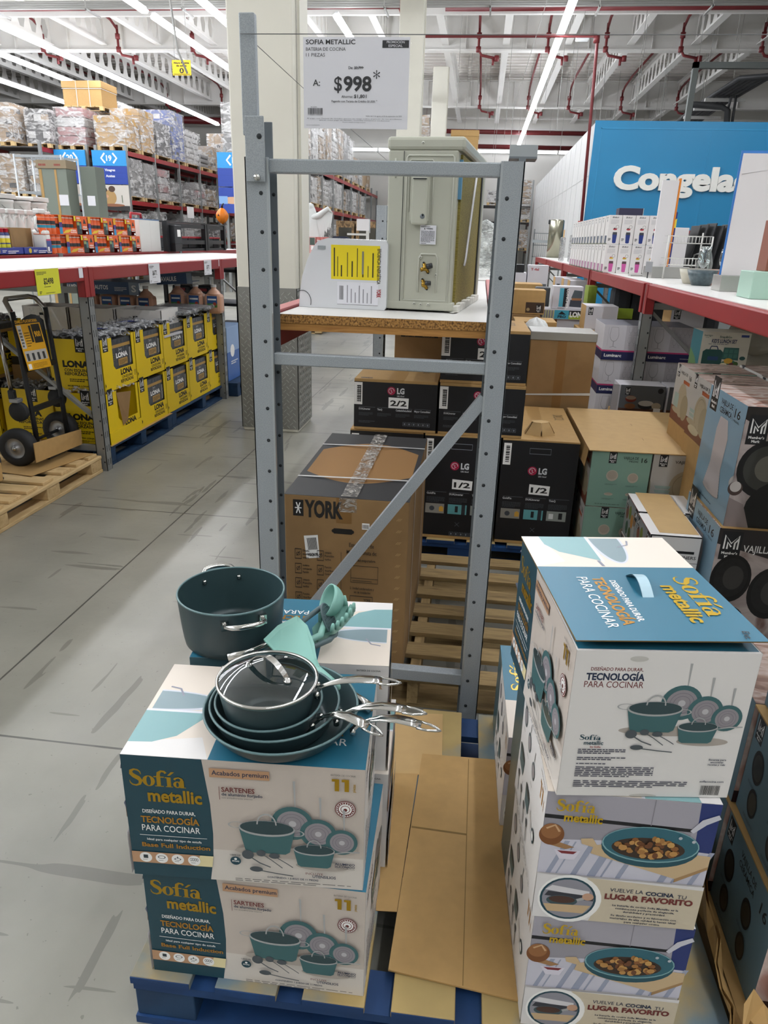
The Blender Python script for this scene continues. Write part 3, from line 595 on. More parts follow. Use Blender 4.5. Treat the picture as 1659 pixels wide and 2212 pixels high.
def art_top(P):
    P.rect(.36, 0, 1, 1, 'teal_top'); P.rect(0, 0, .36, 1, 'cream_art'); P.poly([(0, 0), (.36, 0), (.30, .2), (0, .12)], 'carton_white')
    P.poly([(0, .12), (.10, .13), (.19, .20), (.25, .34), (.30, .46), (0, .45)], 'teal_pale'); P.ell(.02, .56, .30, .12, ink('c9cdd6'), 24, -PI / 2, PI / 2); P.ell(.02, .565, .285, .10, ink('8a9da3', .25), 24, -PI / 2, PI / 2); P.rect(0, .44, .30, .46, ink('dadbe2'))
    P.line([(.29, .42), (.35, .43)], .006, ink('8a8c9a')); P.line([(.05, .72), (.10, .70), (.13, .62)], .004, ink('8a8c9a'))
    P.text('DISEÑADO PARA DURAR,', .50, .395, .036, W_, .36, .02); P.text('TECNOLOGÍA', .47, .30, .065, 'gold2', .42, .03, 3); P.text('PARA COCINAR', .47, .205, .065, W_, .44, .0, 3)
    sofia(P, .46, .80, .36, .13, 'gold_y'); P.text('metallic', .55, .68, .09, 'gold_y', .32, .03, 3)
mat('gold_y', 'c9a41a', .25, .3); MATS['tape_clear'] = glass_mat('tape_clear', 'f2f2f0', .10, .15)
BW, BD, BH = .447, .295, .287
def carton(flap=False):
    mb = MB(); mb.box(0, BW, 0, BD, 0, BH, 'carton_white', .002)
    F = faces(mb, BW, BD, BH)
    art_front(F['front']); art_info(F['right']); art_photo(F['left']); art_back(F['back'])
    if not flap: art_top(F['top'])
    else: F['top'].rect(.01, .01, .99, .99, 'teal_top')
    return mb
def lid_flap():
    mb = MB(); mb.box(0, BW, -.004, BD + .006, BH, BH + .003, 'kraft_edge'); n = 0
    P = Panel(mb, (0, -.004, BH + .003), (1, 0, 0), (0, 1, 0), BW + .002, BD + .01); art_top(P)
    P.text('Ext.', .93, .90, .035, ink('20242a'), .06, .01, rot=-.2)
    return mb
def handle_strap():
    mb = MB(); mb.box(.205, .275, .115, .135, 0, .0006, 'rubber_black'); k = 12
    vs = []
    for i in range(k + 1):
        t = i / k; x = .20 + .1 * t; z = .022 * math.sin(PI * t)
        vs += [(x, .155, z + .001), (x, .175, z + .001)]
    mb.add(vs, [(2 * i, 2 * i + 1, 2 * i + 3, 2 * i + 2) for i in range(k)], 'strap_blue')
    vs2 = [(a, b, c + .0018) for a, b, c in vs]; mb.add(vs2, [(2 * i, 2 * i + 1, 2 * i + 3, 2 * i + 2) for i in range(k)], 'strap_blue')
    mb.box(.196, .305, .13, .182, 0, .0008, 'rubber_black')
    return mb
mat('strap_blue', 'a9c6d2', .3)
CT = carton(); cm = CT.mesh('carton_body')
def put_carton(label, loc, rz, flap=False):
    t = thing('cookware_carton', label, 'box', loc, math.radians(rz), 'teal and white cookware cartons')
    o = bpy.data.objects.new('carton_body', carton(True).mesh('carton_body') if flap else cm); C.objects.link(o); o.parent = t
    if flap:
        mb = lid_flap(); s = []
        for x, y, z in mb.v:
            u = x / BW; v = y / BD; s.append((x, y, z + .0025 + u * .013 + v * .004))
        mb.v = s; mb.build('lid_flap', t, label='torn lid flap lifted at the corner')
        h = handle_strap(); h.v = [(x + .0, y, z + BH + .010) for x, y, z in h.v]; h.build('handle_strap', t, label='pale blue carrying strap')
    return t
def rc(x, y, z, rz, w, d):
    """front-left corner for a carton turned by rz about its own centre footprint"""
    return (x, y, z)
put_carton('bottom left cookware carton resting on the blue pallet, under a matching carton', (-.579, 1.003, .1425), 1.0)
put_carton('left cookware carton holding the nested pans and lidded saucepan', (-.585, .985, .4305), 3.76)
def rot180(x, y, yaw):
    a = math.radians(yaw); return (x + BW * math.cos(a) - BD * math.sin(a), y + BW * math.sin(a) + BD * math.cos(a))
p = rot180(-.583, 1.312, 5.0); put_carton('cookware carton with the big open pot and utensils on top', (p[0], p[1], .4305), 185.0)
p = rot180(-.575, 1.315, 3.0); put_carton('hidden lower cookware carton beneath the one carrying the big pot', (p[0], p[1], .1425), 183.0)
# right pile: front-left corner (x,y) and yaw of the turned footprint
def turn(x, y, yaw, quarter):
    a = math.radians(yaw); c, s = math.cos(a), math.sin(a)
    ox, oy = (0, BW) if quarter == -90 else (BD, 0)      # where the carton's own corner falls in the turned footprint
    return (x + ox * c - oy * s, y + ox * s + oy * c), yaw + quarter
(p, r) = turn(.187, 1.008, 3.3, 90); put_carton('lowest right cookware carton showing the pan photo, on the pallet edge', (p[0], p[1], .1425), r)
(p, r) = turn(.181, 1.012, 2.7, 90); put_carton('middle right cookware carton showing the pan photo, under the white-ended carton', (p[0], p[1], .4315), r)
(p, r) = turn(.194, 1.003, 7.8, -90); put_carton('top right cookware carton with white end, torn lid and strap handle', (p[0], p[1], .7205), r, True)
(p, r) = turn(.157, 1.522, 1.3, 90); put_carton('cookware carton standing behind the right pile on the cardboard', (p[0], p[1], .1425), r)
# ---------------------------------------------------------------- pans
mat('enamel', '2b3d41', .38, var=.03, scale=8); mat('enamel_in', '33474a', .36); mat('rim_teal', '5c7779', .35); mat('chrome', 'c9c9c6', .14, 1.0); mat('silicone', '86b7ab', .5); mat('nylon', '55676a', .5)
MATS['lid_glass'] = glass_mat('lid_glass', 'e6ecec', .05, .02, .3)
def pan_body(r, rb, h, th=.0035):
    out = [(0, 0), (rb, 0), (rb + .006, .003)] + [(rb + .006 + (r - rb - .006) * (k / 6) ** .8, .003 + (h - .003) * (k / 6) ** 1.15) for k in range(1, 7)]
    inn = [(a - th, max(b, th)) for a, b in out[::-1]][:-2] + [(rb - th, th + .001), (0, th + .001)]
    return out, inn
def pan(name, label, c, z, r, rb, h, handle=None, group='nested fry pans'):
    t = thing(name, label, 'pan' if name != 'stock_pot' else 'pot', (c[0], c[1], z), group=group)
    o, i = pan_body(r, rb, h)
    mb = MB(); mb.lathe(o, 'enamel', 64); mb.lathe(i, 'enamel_in', 64); mb.build('body', t)
    MB().tube([(((r - .001) * math.cos(2 * PI * k / 64)), (r - .001) * math.sin(2 * PI * k / 64), h) for k in range(64)], .0024, 'rim_teal', 8, True).build('rim', t)
    return t
def long_handle(t, c, z, r, h, end, rise=.022, wide=.0125):
    """cast handle: root at the wall, end given in world coordinates"""
    e = Vector((end[0] - c[0], end[1] - c[1], end[2] - z)); d = Vector((e.x, e.y, 0)).normalized(); s = Vector((-d.y, d.x, 0)); up = Vector((0, 0, 1))
    r0 = d * (r - .002) + up * (h - .018); L = (e - r0)
    prof = [(0, .004, 0), (.08, .005, .25), (.18, .007, .62), (.32, .0105, .95), (.5, wide, 1.0), (.66, wide * 1.02, .8), (.78, wide * .9, .55)]
    mb = MB(); vs = []; n = 10; k = len(prof); dn = L.normalized(); nn = dn.cross(s)
    pos = lambda f, b: r0 + L * f + up * rise * b
    for f, w, b in prof:
        p = pos(f, b)
        for j in range(n):
            a = 2 * PI * j / n; vs.append(p + s * (w * math.cos(a)) + up * (.0042 * math.sin(a) * (1 if math.sin(a) > 0 else .8)))
    fs = [(i * n + j, i * n + (j + 1) % n, (i + 1) * n + (j + 1) % n, (i + 1) * n + j) for i in range(k - 1) for j in range(n)] + [tuple(range(n)), tuple(range((k - 1) * n, k * n))]
    mb.add(vs, fs, 'chrome', True)
    a, b = pos(.74, .6), pos(1, .15); w = wide * .82
    loop = [a + s * w, pos(.86, .4) + s * w * .92, pos(.95, .25) + s * w * .5, b, pos(.95, .25) - s * w * .5, pos(.86, .4) - s * w * .92, a - s * w]
    mb.tube(loop, .0024, 'chrome', 8)
    for g in (1, -1): mb.bar(pos(.05, .1), d * (r - .003) + s * g * .016 + up * (h - .02), .006, .008, 'chrome')
    hd = mb.build('handle', t, label='polished steel handle')
    for g in (1, -1):
        q = d * (r + .001) + s * g * .016 + up * (h - .02); MB().lathe([(0, -.006), (.0055, -.006), (.0055, .002), (.004, .005), (0, .006)], 'chrome', 12, q).build('rivet', hd)
Z0 = .7195
c1, c2, c3, c4 = (-.319, 1.119), (-.329, 1.110), (-.338, 1.101), (-.337, 1.092)
p1 = pan('fry_pan', 'largest fry pan, at the bottom of the nest on the left carton', c1, Z0, .147, .112, .043); long_handle(p1, c1, Z0, .147, .043, (-0.012, 1.08, 0.765))
p2 = pan('fry_pan', 'middle fry pan, second from the bottom of the nest', c2, Z0 + .0055, .1225, .092, .051); long_handle(p2, c2, Z0 + .0055, .1225, .051, (-0.04, 1.099, 0.785))
p3 = pan('fry_pan', 'smallest fry pan, directly under the lidded saucepan', c3, Z0 + .0110, .1005, .072, .056); long_handle(p3, c3, Z0 + .0110, .1005, .056, (-0.113, 1.037, 0.775), .026)
p4 = pan('saucepan', 'dark teal saucepan with glass lid on top of the pan nest', c4, Z0 + .0165, .091, .064, .096, group=None); long_handle(p4, c4, Z0 + .0165, .091, .096, (-0.092, 1.131, 0.825), .016)
t = thing('pan_cover', 'round glass lid with steel rim and twisted strap handle on the saucepan', 'lid', (c4[0], c4[1], Z0 + .0165 + .098))
MB().tube([(.0915 * math.cos(2 * PI * k / 64), .0915 * math.sin(2 * PI * k / 64), .002) for k in range(64)], .0032, 'chrome', 8, True).build('steel_rim', t)
MB().lathe([(.090, .003), (.075, .010), (.05, .016), (.025, .019), (0, .020)], 'lid_glass', 48).build('glass_dome', t)
mb = MB(); A = Vector((-.044, .042, .0145)); B = Vector((.026, .0, .0195)); m_ = []
A = Vector((-0.378, 1.11, 0.849)) - Vector((c4[0], c4[1], Z0 + .1145)); B = Vector((-0.292, 1.068, 0.852)) - Vector((c4[0], c4[1], Z0 + .1145)); s = (B - A).cross(Vector((0, 0, 1))).normalized()
vs = []; N = 16
for i in range(N + 1):
    f = i / N; p = A.lerp(B, f) + Vector((0, 0, .034 * math.sin(PI * f) ** .8)); tw = math.sin(PI * f * 2) * .5; w = s * math.cos(tw) * .0055 + Vector((0, 0, math.sin(tw) * .0055))
    n2 = w.normalized().cross((B - A).normalized()) * .0014
    vs += [p - w - n2, p + w - n2, p + w + n2, p - w + n2]
mb.add(vs, [(4 * i + j, 4 * i + (j + 1) % 4, 4 * i + 4 + (j + 1) % 4, 4 * i + 4 + j) for i in range(N) for j in range(4)], 'chrome', False)
for q in (A, B): mb.lathe([(0, -.002), (.008, -.002), (.008, .001), (.005, .002), (.004, .006), (0, .006)], 'chrome', 14, q)
mb.build('strap_handle', t)
mb = MB(); mb.lathe([(0, -.001), (.004, -.001), (.004, .001), (0, .002)], 'chrome', 12, (.02, .06, .0125)); mb.build('steam_vent', t)
# big pot
cp = (-.515, 1.415)
pt = pan('stock_pot', 'large open dark teal pot with two loop handles on the rear carton', cp, Z0 + .0005, .1215, .104, .120, group=None)
for nm, px in (('front', (-0.455, 1.316, 0.81)), ('rear', None)):
    if px: d = (Vector((px[0], px[1], 0)) - Vector((cp[0], cp[1], 0))).normalized(); d0 = d
    else: d = -d0
    s = Vector((-d.y, d.x, 0)); R = .1165; zz = .098
    pa = d * (R - .0) + s * .042 + Vector((0, 0, zz)); pb = d * R - s * .042 + Vector((0, 0, zz)); ct = d * .036 + Vector((0, 0, .010))
    mb = MB(); path = [pa, pa + d * .018 + Vector((0, 0, .004)), pa.lerp(pb, .12) + ct, pa.lerp(pb, .3) + ct * 1.18, pa.lerp(pb, .5) + ct * 1.22, pa.lerp(pb, .7) + ct * 1.18, pa.lerp(pb, .88) + ct, pb + d * .018 + Vector((0, 0, .004)), pb]
    mb.tube(path, [.0045, .0048, .0055, .006, .006, .006, .0055, .0048, .0045], 'chrome', 10)
    for q in (pa, pb): mb.bar(q - d * .004, q + d * .006, .016, .022, 'chrome')
    hd = mb.build('loop_handle', pt, label='polished steel loop handle')
    for q in (pa, pb): MB().lathe([(0, -.005), (.0055, -.005), (.0055, .002), (.0035, .005), (0, .005)], 'chrome', 12, q - d * .010).build('rivet', hd)
# ---------------------------------------------------------------- utensils
def util(name, label, cat): return thing(name, label, cat, group='kitchen utensils beside the pot')
t = util('spatula', 'mint silicone spatula lying across the carton in front of the pot', 'spatula')
V = [Vector(v) for v in ((-0.413, 1.32, 0.775), (-0.391, 1.359, 0.79), (-0.355, 1.392, 0.8), (-0.324, 1.362, 0.795), (-0.297, 1.308, 0.785), (-0.282, 1.267, 0.772), (-0.268, 1.246, 0.762), (-0.289, 1.223, 0.76), (-0.321, 1.231, 0.765), (-0.372, 1.278, 0.77))]
nrm = (V[2] - V[0]).cross(V[4] - V[0]).normalized(); nrm = nrm if nrm.z > 0 else -nrm
cc = sum(V, Vector()) / len(V); mb = MB(); top = [v + nrm * .0015 for v in V]; inn = [cc + (v - cc) * .86 + nrm * -.001 for v in V]; bot = [v - nrm * .004 for v in V]; k = len(V)
mb.add(top + inn + bot, [(i, (i + 1) % k, k + (i + 1) % k, k + i) for i in range(k)] + [tuple(range(k, 2 * k))] + [(i, (i + 1) % k, 2 * k + (i + 1) % k, 2 * k + i) for i in range(k)] + [tuple(range(2 * k, 3 * k))], 'silicone', False)
mb.build('blade', t)
MB().tube([(-0.279, 1.245, 0.76), (-0.239, 1.225, 0.748), (-0.209, 1.213, 0.738)], [.012, .008, .0085], 'silicone', 10).build('neck', t)
MB().tube([(-0.209, 1.213, 0.738), (-0.152, 1.176, 0.731)], .0105, 'chrome', 14).build('steel_handle', t)
t = util('ladle', 'mint silicone ladle with its bowl standing up behind the masher', 'ladle')
mb = MB(); R = .040; pr = [(R * math.sin(a), -R * math.cos(a)) for a in [i * PI / 2 / 8 for i in range(9)]]; pr2 = [(x * .93, z * .93) for x, z in pr[::-1]]
mb.lathe(pr + pr2, 'silicone', 32); q = Vector((-0.299, 1.452, 0.815)); dd = Vector((-.80, -.35, .42)).normalized(); mb.move(Matrix.Translation(q) @ dd.to_track_quat('Z', 'Y').to_matrix().to_4x4()); mb.build('bowl', t)
MB().tube([q + Vector((0, 0, -.038)), (-0.298, 1.377, 0.765), (-0.339, 1.358, 0.748), (-0.416, 1.294, 0.74)], [.006, .008, .0075, .0075], 'silicone', 10).build('neck', t)
MB().tube([(-0.416, 1.294, 0.74), (-0.485, 1.252, 0.733)], .0098, 'chrome', 14).build('steel_handle', t)
t = util('pasta_spoon', 'mint silicone pasta spoon with finger prongs, right of the masher', 'spoon')
ctr = Vector((-0.281, 1.42, 0.738)); ax = (Vector((-0.231, 1.455, 0.76)) - Vector((-0.313, 1.385, 0.735))).normalized(); sd = ax.cross(Vector((0, 0, 1))).normalized(); mb = MB()
def sp(u, v):
    return ctr + ax * ((u - .45) * .095) + sd * ((v - .5) * .058 * math.sin(PI * (.12 + .80 * u)) ** .5) + Vector((0, 0, .006 + .030 * (2 * abs(v - .5)) ** 2 + .022 * u * u))
mb.grid(12, 8, sp, 'silicone'); mb.grid(12, 8, lambda u, v: sp(u, v) - Vector((0, 0, .004)), 'silicone')
for i in range(6):
    for v in (0, 1):
        b = sp(.30 + i * .13, v); o = (sd if v else -sd) * .004 + Vector((0, 0, .018)); mb.tube([b - Vector((0, 0, .004)), b + o * .5, b + o], [.0055, .005, .0035], 'silicone', 8)
for v in (.25, .5, .75): b = sp(1, v); mb.tube([b - ax * .004, b + ax * .006 + Vector((0, 0, .016))], [.0055, .0035], 'silicone', 8)
mb.build('spoon_head', t)
MB().tube([sp(.0, .5), (-0.332, 1.351, 0.738), (-0.399, 1.352, 0.742)], [.009, .0075, .008], 'silicone', 10).build('neck', t)
MB().tube([(-0.403, 1.365, 0.742), (-0.49, 1.299, 0.734)], .0098, 'chrome', 14).build('steel_handle', t)
t = util('potato_masher', 'dark grey nylon potato masher with a ribbed oval plate', 'masher')
pc = Vector((-0.288, 1.424, 0.778)); nx = Vector((.86, -.25, .42)).normalized(); mt = Matrix.Translation(pc) @ nx.to_track_quat('Z', 'Y').to_matrix().to_4x4()
mb = MB(); mb.lathe([(0, -.002), (.030, -.002), (.032, 0), (.030, .002), (0, .002)], 'nylon', 32, sx=.62, sy=1.30)
mb.tube([(.020 * math.cos(2 * PI * k / 32), .0415 * math.sin(2 * PI * k / 32), .001) for k in range(32)], .0026, 'nylon', 8, True)
for i in range(-4, 5): w = .018 * (1 - (i / 5) ** 2) ** .5; mb.box(-w, w, i * .0085 - .0012, i * .0085 + .0012, .002, .0045, 'nylon')
mb.move(mt); mb.build('mashing_plate', t)
a = mt @ Vector((0, .036, 0)); b = mt @ Vector((0, -.036, 0)); lo, hi = (a, b) if a.z < b.z else (b, a)
j = Vector((-0.356, 1.349, 0.752))
mb = MB(); mb.tube([hi, (-0.313, 1.435, 0.8), (-0.347, 1.395, 0.782), j], [.006, .0065, .006, .006], 'nylon', 8); mb.build('leg', t)
mb = MB(); mb.tube([lo, (-0.277, 1.378, 0.755), (-0.31, 1.353, 0.747), j], [.006, .0065, .006, .006], 'nylon', 8); mb.build('leg', t)
MB().tube([j, (-0.404, 1.326, 0.742), (-0.433, 1.299, 0.737)], [.008, .0085, .009], 'nylon', 10).build('grip', t)
# ================================================================ CENTRE RACK, AIR CONDITIONERS, CARTONS BEHIND
MATS['steel_grey'] = ramp_mat('steel_grey', [(.35, '8f969a'), (.65, 'a3a9ad')], scale=420, rough=.42, metal=.2, bump=.06, detail=2)
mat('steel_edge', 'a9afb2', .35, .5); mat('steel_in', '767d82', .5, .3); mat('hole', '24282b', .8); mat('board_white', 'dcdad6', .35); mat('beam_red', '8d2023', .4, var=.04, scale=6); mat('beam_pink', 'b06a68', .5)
ramp_mat('chipboard', [(.35, '5d3f1c'), (.5, '9a6f38'), (.68, 'b98a4c')], scale=160, rough=.85, bump=.4, detail=2)
ramp_mat('batten', [(.3, '8f5f28'), (.55, 'b07f40'), (.8, '7b4f20')], scale=14, stretch=(.6, 4, 9), rough=.7)
PY = 2.10
t = thing('rack_frame', 'grey steel rack end frame with diagonal brace behind the cookware pallet', 'rack', (0, 0, 0))
def post(xa, xb, lip_left, z1, y=PY):
    mb = MB(); d = .066; w = xb - xa
    mb.box(xa, xb, y, y + .003, .002, z1, 'steel_grey')
    li, ou = (xa, xb) if lip_left else (xb, xa); s = 1 if lip_left else -1
    mb.box(min(li, li - s * .006), max(li, li - s * .006), y, y + .014, .002, z1, 'steel_edge')
    mb.box(min(ou, ou - s * .003), max(ou, ou - s * .003), y, y + d, .002, z1, 'steel_grey')
    mb.box(min(ou, li - s * .012), max(ou, li - s * .012), y + d, y + d + .003, .002, z1, 'steel_in')
    for k in range(18):
        z = z1 - .09 - k * .101
        if z < .05: break
        x = li + s * .016
        mb.lathe([(0, -.0006), (.0055, -.0006), (.0055, .0002), (0, .0002)], 'hole', 12, (x, y - .0002, z), 'y')
        mb.lathe([(0, -.0006), (.0050, -.0006), (.0050, .0002), (0, .0002)], 'hole', 10, (li - s * .002, y + d - .0004, z), 'y')
    return mb
ZT = 1.805
post(-.661, -.601, False, ZT).build('post', t); post(.042, .098, True, ZT).build('post', t)
MB().box(-.597, .038, PY + .012, PY + .045, (-0.313, 2.112, 1.767)[2], (-0.314, 2.112, 1.803)[2], 'steel_grey', .004).build('rail', t)
MB().box(-.597, .038, PY + .012, PY + .040, 1.241, 1.277, 'steel_grey', .004).build('rail', t)
MB().box(-.597, .038, PY + .012, PY + .050, (-0.068, 2.112, 0.17)[2], (-0.07, 2.112, 0.213)[2], 'steel_grey', .003).build('rail', t)
MB().bar((-.575, PY + .03, .30), (.042, PY + .03, (0.034, 2.13, 1.173)[2]), .034, .036, 'steel_grey', up=(0, 1, 0)).build('diagonal_brace', t)
for x in (-.67, .03): MB().box(x, x + .075, PY - .01, PY + .08, 0, .0035, 'steel_grey').build('foot_plate', t)
# rear frame of the same bay
t = thing('rack_frame', 'rear grey rack frame half hidden behind the air conditioner shelf', 'rack', (0, 0, 0))
post(-.661, -.601, False, ZT, 4.72).build('post', t); post(.045, .100, True, 1.36, 4.72).build('post', t)
MB().box(-.6, .044, 4.735, 4.76, 1.24, 1.277, 'steel_grey').build('rail', t)
t = thing('shelf_board', 'white-topped chipboard shelf carrying the two air conditioner units', 'shelf', (-.597, 2.17, 1.338))
MB().box(0, .634, 0, 2.5, .022, .047, 'chipboard').build('chipboard_panel', t); MB().box(-.0005, .6345, .002, 2.5, .0472, .0478, 'board_white').build('white_top', t)
MB().box(0, .634, .003, .04, 0, .0215, 'batten').build('batten', t)
for x, lb in ((-.652, 'dark red rack beam along the left edge of the air conditioner shelf'), (.041, 'dark red rack beam along the right edge of the air conditioner shelf')):
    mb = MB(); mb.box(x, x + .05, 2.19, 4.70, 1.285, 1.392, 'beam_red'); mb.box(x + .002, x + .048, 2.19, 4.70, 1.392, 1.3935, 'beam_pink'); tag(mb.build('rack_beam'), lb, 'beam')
t = thing('sign_post', 'grey upright channel bolted above the left rack post to hold the price sign', 'sign post', (0, 0, 0))
MB().box((-0.672, 2.13, 1.908)[0], (-0.642, 2.13, 2.07)[0] + .012, 2.13, 2.155, (-0.671, 2.13, 1.861)[2], (-0.65, 2.13, 2.147)[2], 'steel_grey', .003).build('channel', t)
MB().box((-0.654, 2.09, 1.847)[0], (-0.601, 2.09, 1.848)[0], 2.089, 2.094, (-0.638, 2.09, 1.742)[2], (-0.631, 2.09, 1.903)[2], 'steel_grey', .002).build('bracket_plate', t)
MB().box((-0.624, 2.16, 1.856)[0], (-0.6, 2.16, 1.857)[0], 2.171, 2.176, (-0.619, 2.16, 1.739)[2], (-0.614, 2.16, 1.9)[2], 'steel_in', .002).build('bracket_plate', t)
MB().lathe([(0, -.012), (.008, -.012), (.009, -.004), (.009, 0), (0, 0)], 'chrome', 12, ((-0.622, 2.09, 1.753)[0], 2.09, (-0.622, 2.09, 1.753)[2]), 'y').build('bolt', t)
mb = MB()
for x, y in ((560, 294), ): q = (-0.614, 2.09, 1.854); mb.lathe([(0, -.0005), (.007, -.0005), (.007, .0005), (0, .0005)], 'hole', 12, (q[0], 2.0885, q[2]), 'y')
mb.build('bolt_hole', t)
mb = MB(); q = (.098, 2.3, 1.822)
for i in range(4): mb.box((0.069, 2.6, 1.858)[0], (0.158, 2.6, 1.859)[0], 2.6 + i * .012, 2.61 + i * .012, 1.868 + .0, 1.900 + i * .002, 'steel_edge')
mb.box((0.069, 2.6, 1.858)[0], (0.158, 2.6, 1.859)[0], 2.6, 2.7, 1.862, 1.868, 'steel_in')
tag(mb.build('beam_end'), 'ribbed galvanised beam end poking out behind the top of the right post', 'beam')
tag(MB().box(.10, .12, 2.55, 2.75, 0, 1.861, 'steel_in').build('beam_end_post'), 'thin grey upright carrying the ribbed beam end behind the right post', 'post')
# price sign
MATS['sleeve'] = glass_mat('sleeve', 'ffffff', .015, .08, .12); mat('paper', 'e0e0e6', .6)
t = thing('price_sign', 'white paper SOFIA METALLIC price sign in a clear sleeve on a wire', 'sign', ((-0.493, 2.1, 1.876)[0], 2.10, (-0.493, 2.1, 1.876)[2]))
w, h = .277, .208; mb = MB(); mb.box(0, w, 0, .0012, 0, h, 'paper'); P = Panel(mb, (0, 0, 0), (1, 0, 0), (0, 0, 1), w, h); K = ink('22242a')
P.text('SOFIA METALLIC', .027, .925, .048, K, .465, .02, 3); P.text('BATERIA DE COCINA', .027, .855, .036, K, .375, 0); P.text('11 PIEZAS', .027, .793, .036, K, .18, 0)
P.rect(.745, .885, .99, .965, K); P.text('PROMOCION', .867, .933, .025, 'paper', .165, .01, anchor='c'); P.text('ESPECIAL', .867, .895, .025, 'paper', .13, .01, anchor='c')
P.text('De: $2,799', .43, .66, .028, K, .14, .015); P.rect(.49, .671, .575, .676, K)
P.text('A:', .09, .475, .068, K, .07, .01); P.text('$', .295, .425, .15, K, .075, .012, 4); P.text('998', .385, .425, .15, K, .265, .03, 4); P.text('*', .665, .49, .15, K, None, 0)
P.text('Ahorras:', .365, .345, .028, K, .11, .005); P.text('$1,801', .485, .345, .036, K, .12, .02); P.text('Pagando con Tarjeta de Crédito $1,020.', .27, .296, .022, K, .42, .01); P.text('99', .695, .31, .012, K)
P.barcode(.04, .16, .14, .07, K, 5, 34); P.text('861345096', .07, .235, .012, K); P.text('7 502017 500459', .04, .147, .010, K, .14)
P.text('Válido del 3 de agosto al 30 de septiembre de 2025', .60, .137, .014, K, .345)
for y, s_, wd in ((.107, 'El pago con Tarjeta de Crédito genera un cargo sobre el precio de sus productos', .91), (.088, 'aplican como pago en efectivo. Consulta términos y condiciones', .68), (.067, 'El precio señalado ya incluye el ahorro', .22)): P.text(s_, .49, y, .011, K, wd, 0, 1, anchor='c')
P.text('ATE 723 CG BG PRODALTA', .025, .03, .010, K, .13)
mb.build('paper_sheet', t)
mb = MB(); mb.box(-.003, w + .003, -.002, -.0016, -.004, h + .004, 'sleeve'); mb.build('clear_sleeve', t)
MATS['tape_shine'] = film_mat('tape_shine', .5, 'd8d2c8', 30); mat('strap_grey', '8f8d86', .35); mat('wire', '6a6b6c', .4, .8)
def wire(label, pts, r=.0012): return tag(MB().tube(pts, r, 'wire', 6).build('sign_wire'), label, 'wire')
wire('horizontal wire the price sign hangs from, tied to the grey upright', [(-0.667, 2.125, 2.098), (-0.635, 2.125, 2.097), (-0.439, 2.106, 2.092), (0.031, 2.106, 2.089), (0.753, 2.3, 2.134)], .0011)
wire('slanting wire running down right behind the price sign', [(-0.64, 2.14, 2.085), (-0.588, 2.5, 2.04), (-0.399, 3.2, 1.902), (-0.303, 3.45, 1.826)], .0009)
# ---------------------------------------------------------------- outdoor unit
mat('ac_body', 'b4b5a6', .35, var=.015, scale=4); mat('ac_lip', 'c2c3b6', .3); mat('brass', '9a7a35', .3, 1.0); mat('black_plastic', '26282a', .45); mat('blue_tape', '5f93b3', .4); mat('foam_white', 'd8d6ce', .6)
ramp_mat('coil_fin', [(.35, '776a2c'), (.6, '958842')], scale=30, stretch=(1, 1, 14), rough=.55, metal=.3)
aw, ad, ah = .242, .672, .512
t = thing('outdoor_ac_unit', 'tall putty-coloured outdoor air conditioner unit on the white shelf', 'air conditioner', (-.309, 2.425, 1.388), math.radians(-5.9))
mb = MB(); mb.box(.004, aw - .02, .004, ad, .006, ah - .036, 'ac_body', .006); mb.box(0, aw, 0, ad + .004, ah - .038, ah, 'ac_body', .010); mb.box(.002, aw - .012, .002, ad, .004, .03, 'ac_body', .004)
mb.box(.053, .0545, .002, .005, .03, ah - .04, 'hole')
def ridge(pts, r=.0028): mb.tube([(x, .003, z) for x, z in pts], r, 'ac_lip', 8)
ridge([(.064, .035), (.064, ah - .058), (.070, ah - .052), (.205, ah - .052), (.210, ah - .058), (.210, .035)]); ridge([(.21, .20), (.21, .035), (.062, .035)], .002)
ridge([(.074, .30), (.072, ah - .07), (.078, ah - .064), (.143, ah - .064), (.148, ah - .07), (.148, .27)], .0022)
ridge([(.113, .06), (.113, .165), (.120, .177), (.166, .177), (.173, .165), (.173, .06)], .0028); ridge([(.028, ah - .06), (.028, ah - .115)], .003)
for x, z in ((.112, ah - .018), (.104, .024), (.125, .022), (.15, .022), (.119, .167), (.171, .115)): mb.lathe([(0, -.003), (.0045, -.003), (.005, 0), (0, 0)], 'ac_lip', 12, (x, .002, z), 'y').lathe([(0, -.0035), (.0016, -.0035), (.0016, -.003), (0, -.003)], 'hole', 8, (x, .002, z), 'y')
mb.build('casing', t)
mb = MB(); mb.box(.084, .136, -.016, .003, .262, ah - .072, 'ac_body', .006); mb.box(.078, .140, -.006, .003, .272, ah - .076, 'ac_body', .004); mb.box(.087, .133, -.019, -.015, ah - .118, ah - .076, 'ac_lip', .002); mb.box(.089, .131, -.0195, -.0155, ah - .1195, ah - .117, 'hole')
mb.lathe([(0, -.0168), (.007, -.0168), (.0075, -.016), (0, -.016)], 'steel_in', 16, (.122, 0, .287), 'y'); mb.lathe([(0, -.019), (.0035, -.019), (.0035, -.0165), (0, -.0165)], 'hole', 12, (.123, 0, .291), 'y'); mb.build('terminal_cover', t)
mb = MB(); mb.box(.114, .165, -.0006, .0005, .206, .262, 'paper'); P = Panel(mb, (.114, -.0006, .206), (1, 0, 0), (0, 0, 1), .051, .056); P.text('WARNING', .38, .79, .07, ink('222222'), .42, .03); P.poly([(.24, .78), (.34, .78), (.29, .87)], ink('222222')); P.lines(.06, .12, .86, .62, 9, ink('3a3a3a'), 3, .45); P.lines(.06, .9, .8, .06, 1, ink('3a3a3a'), 4); P.lines(.06, .04, .5, .05, 1, ink('3a3a3a'), 6); mb.build('warning_label', t)
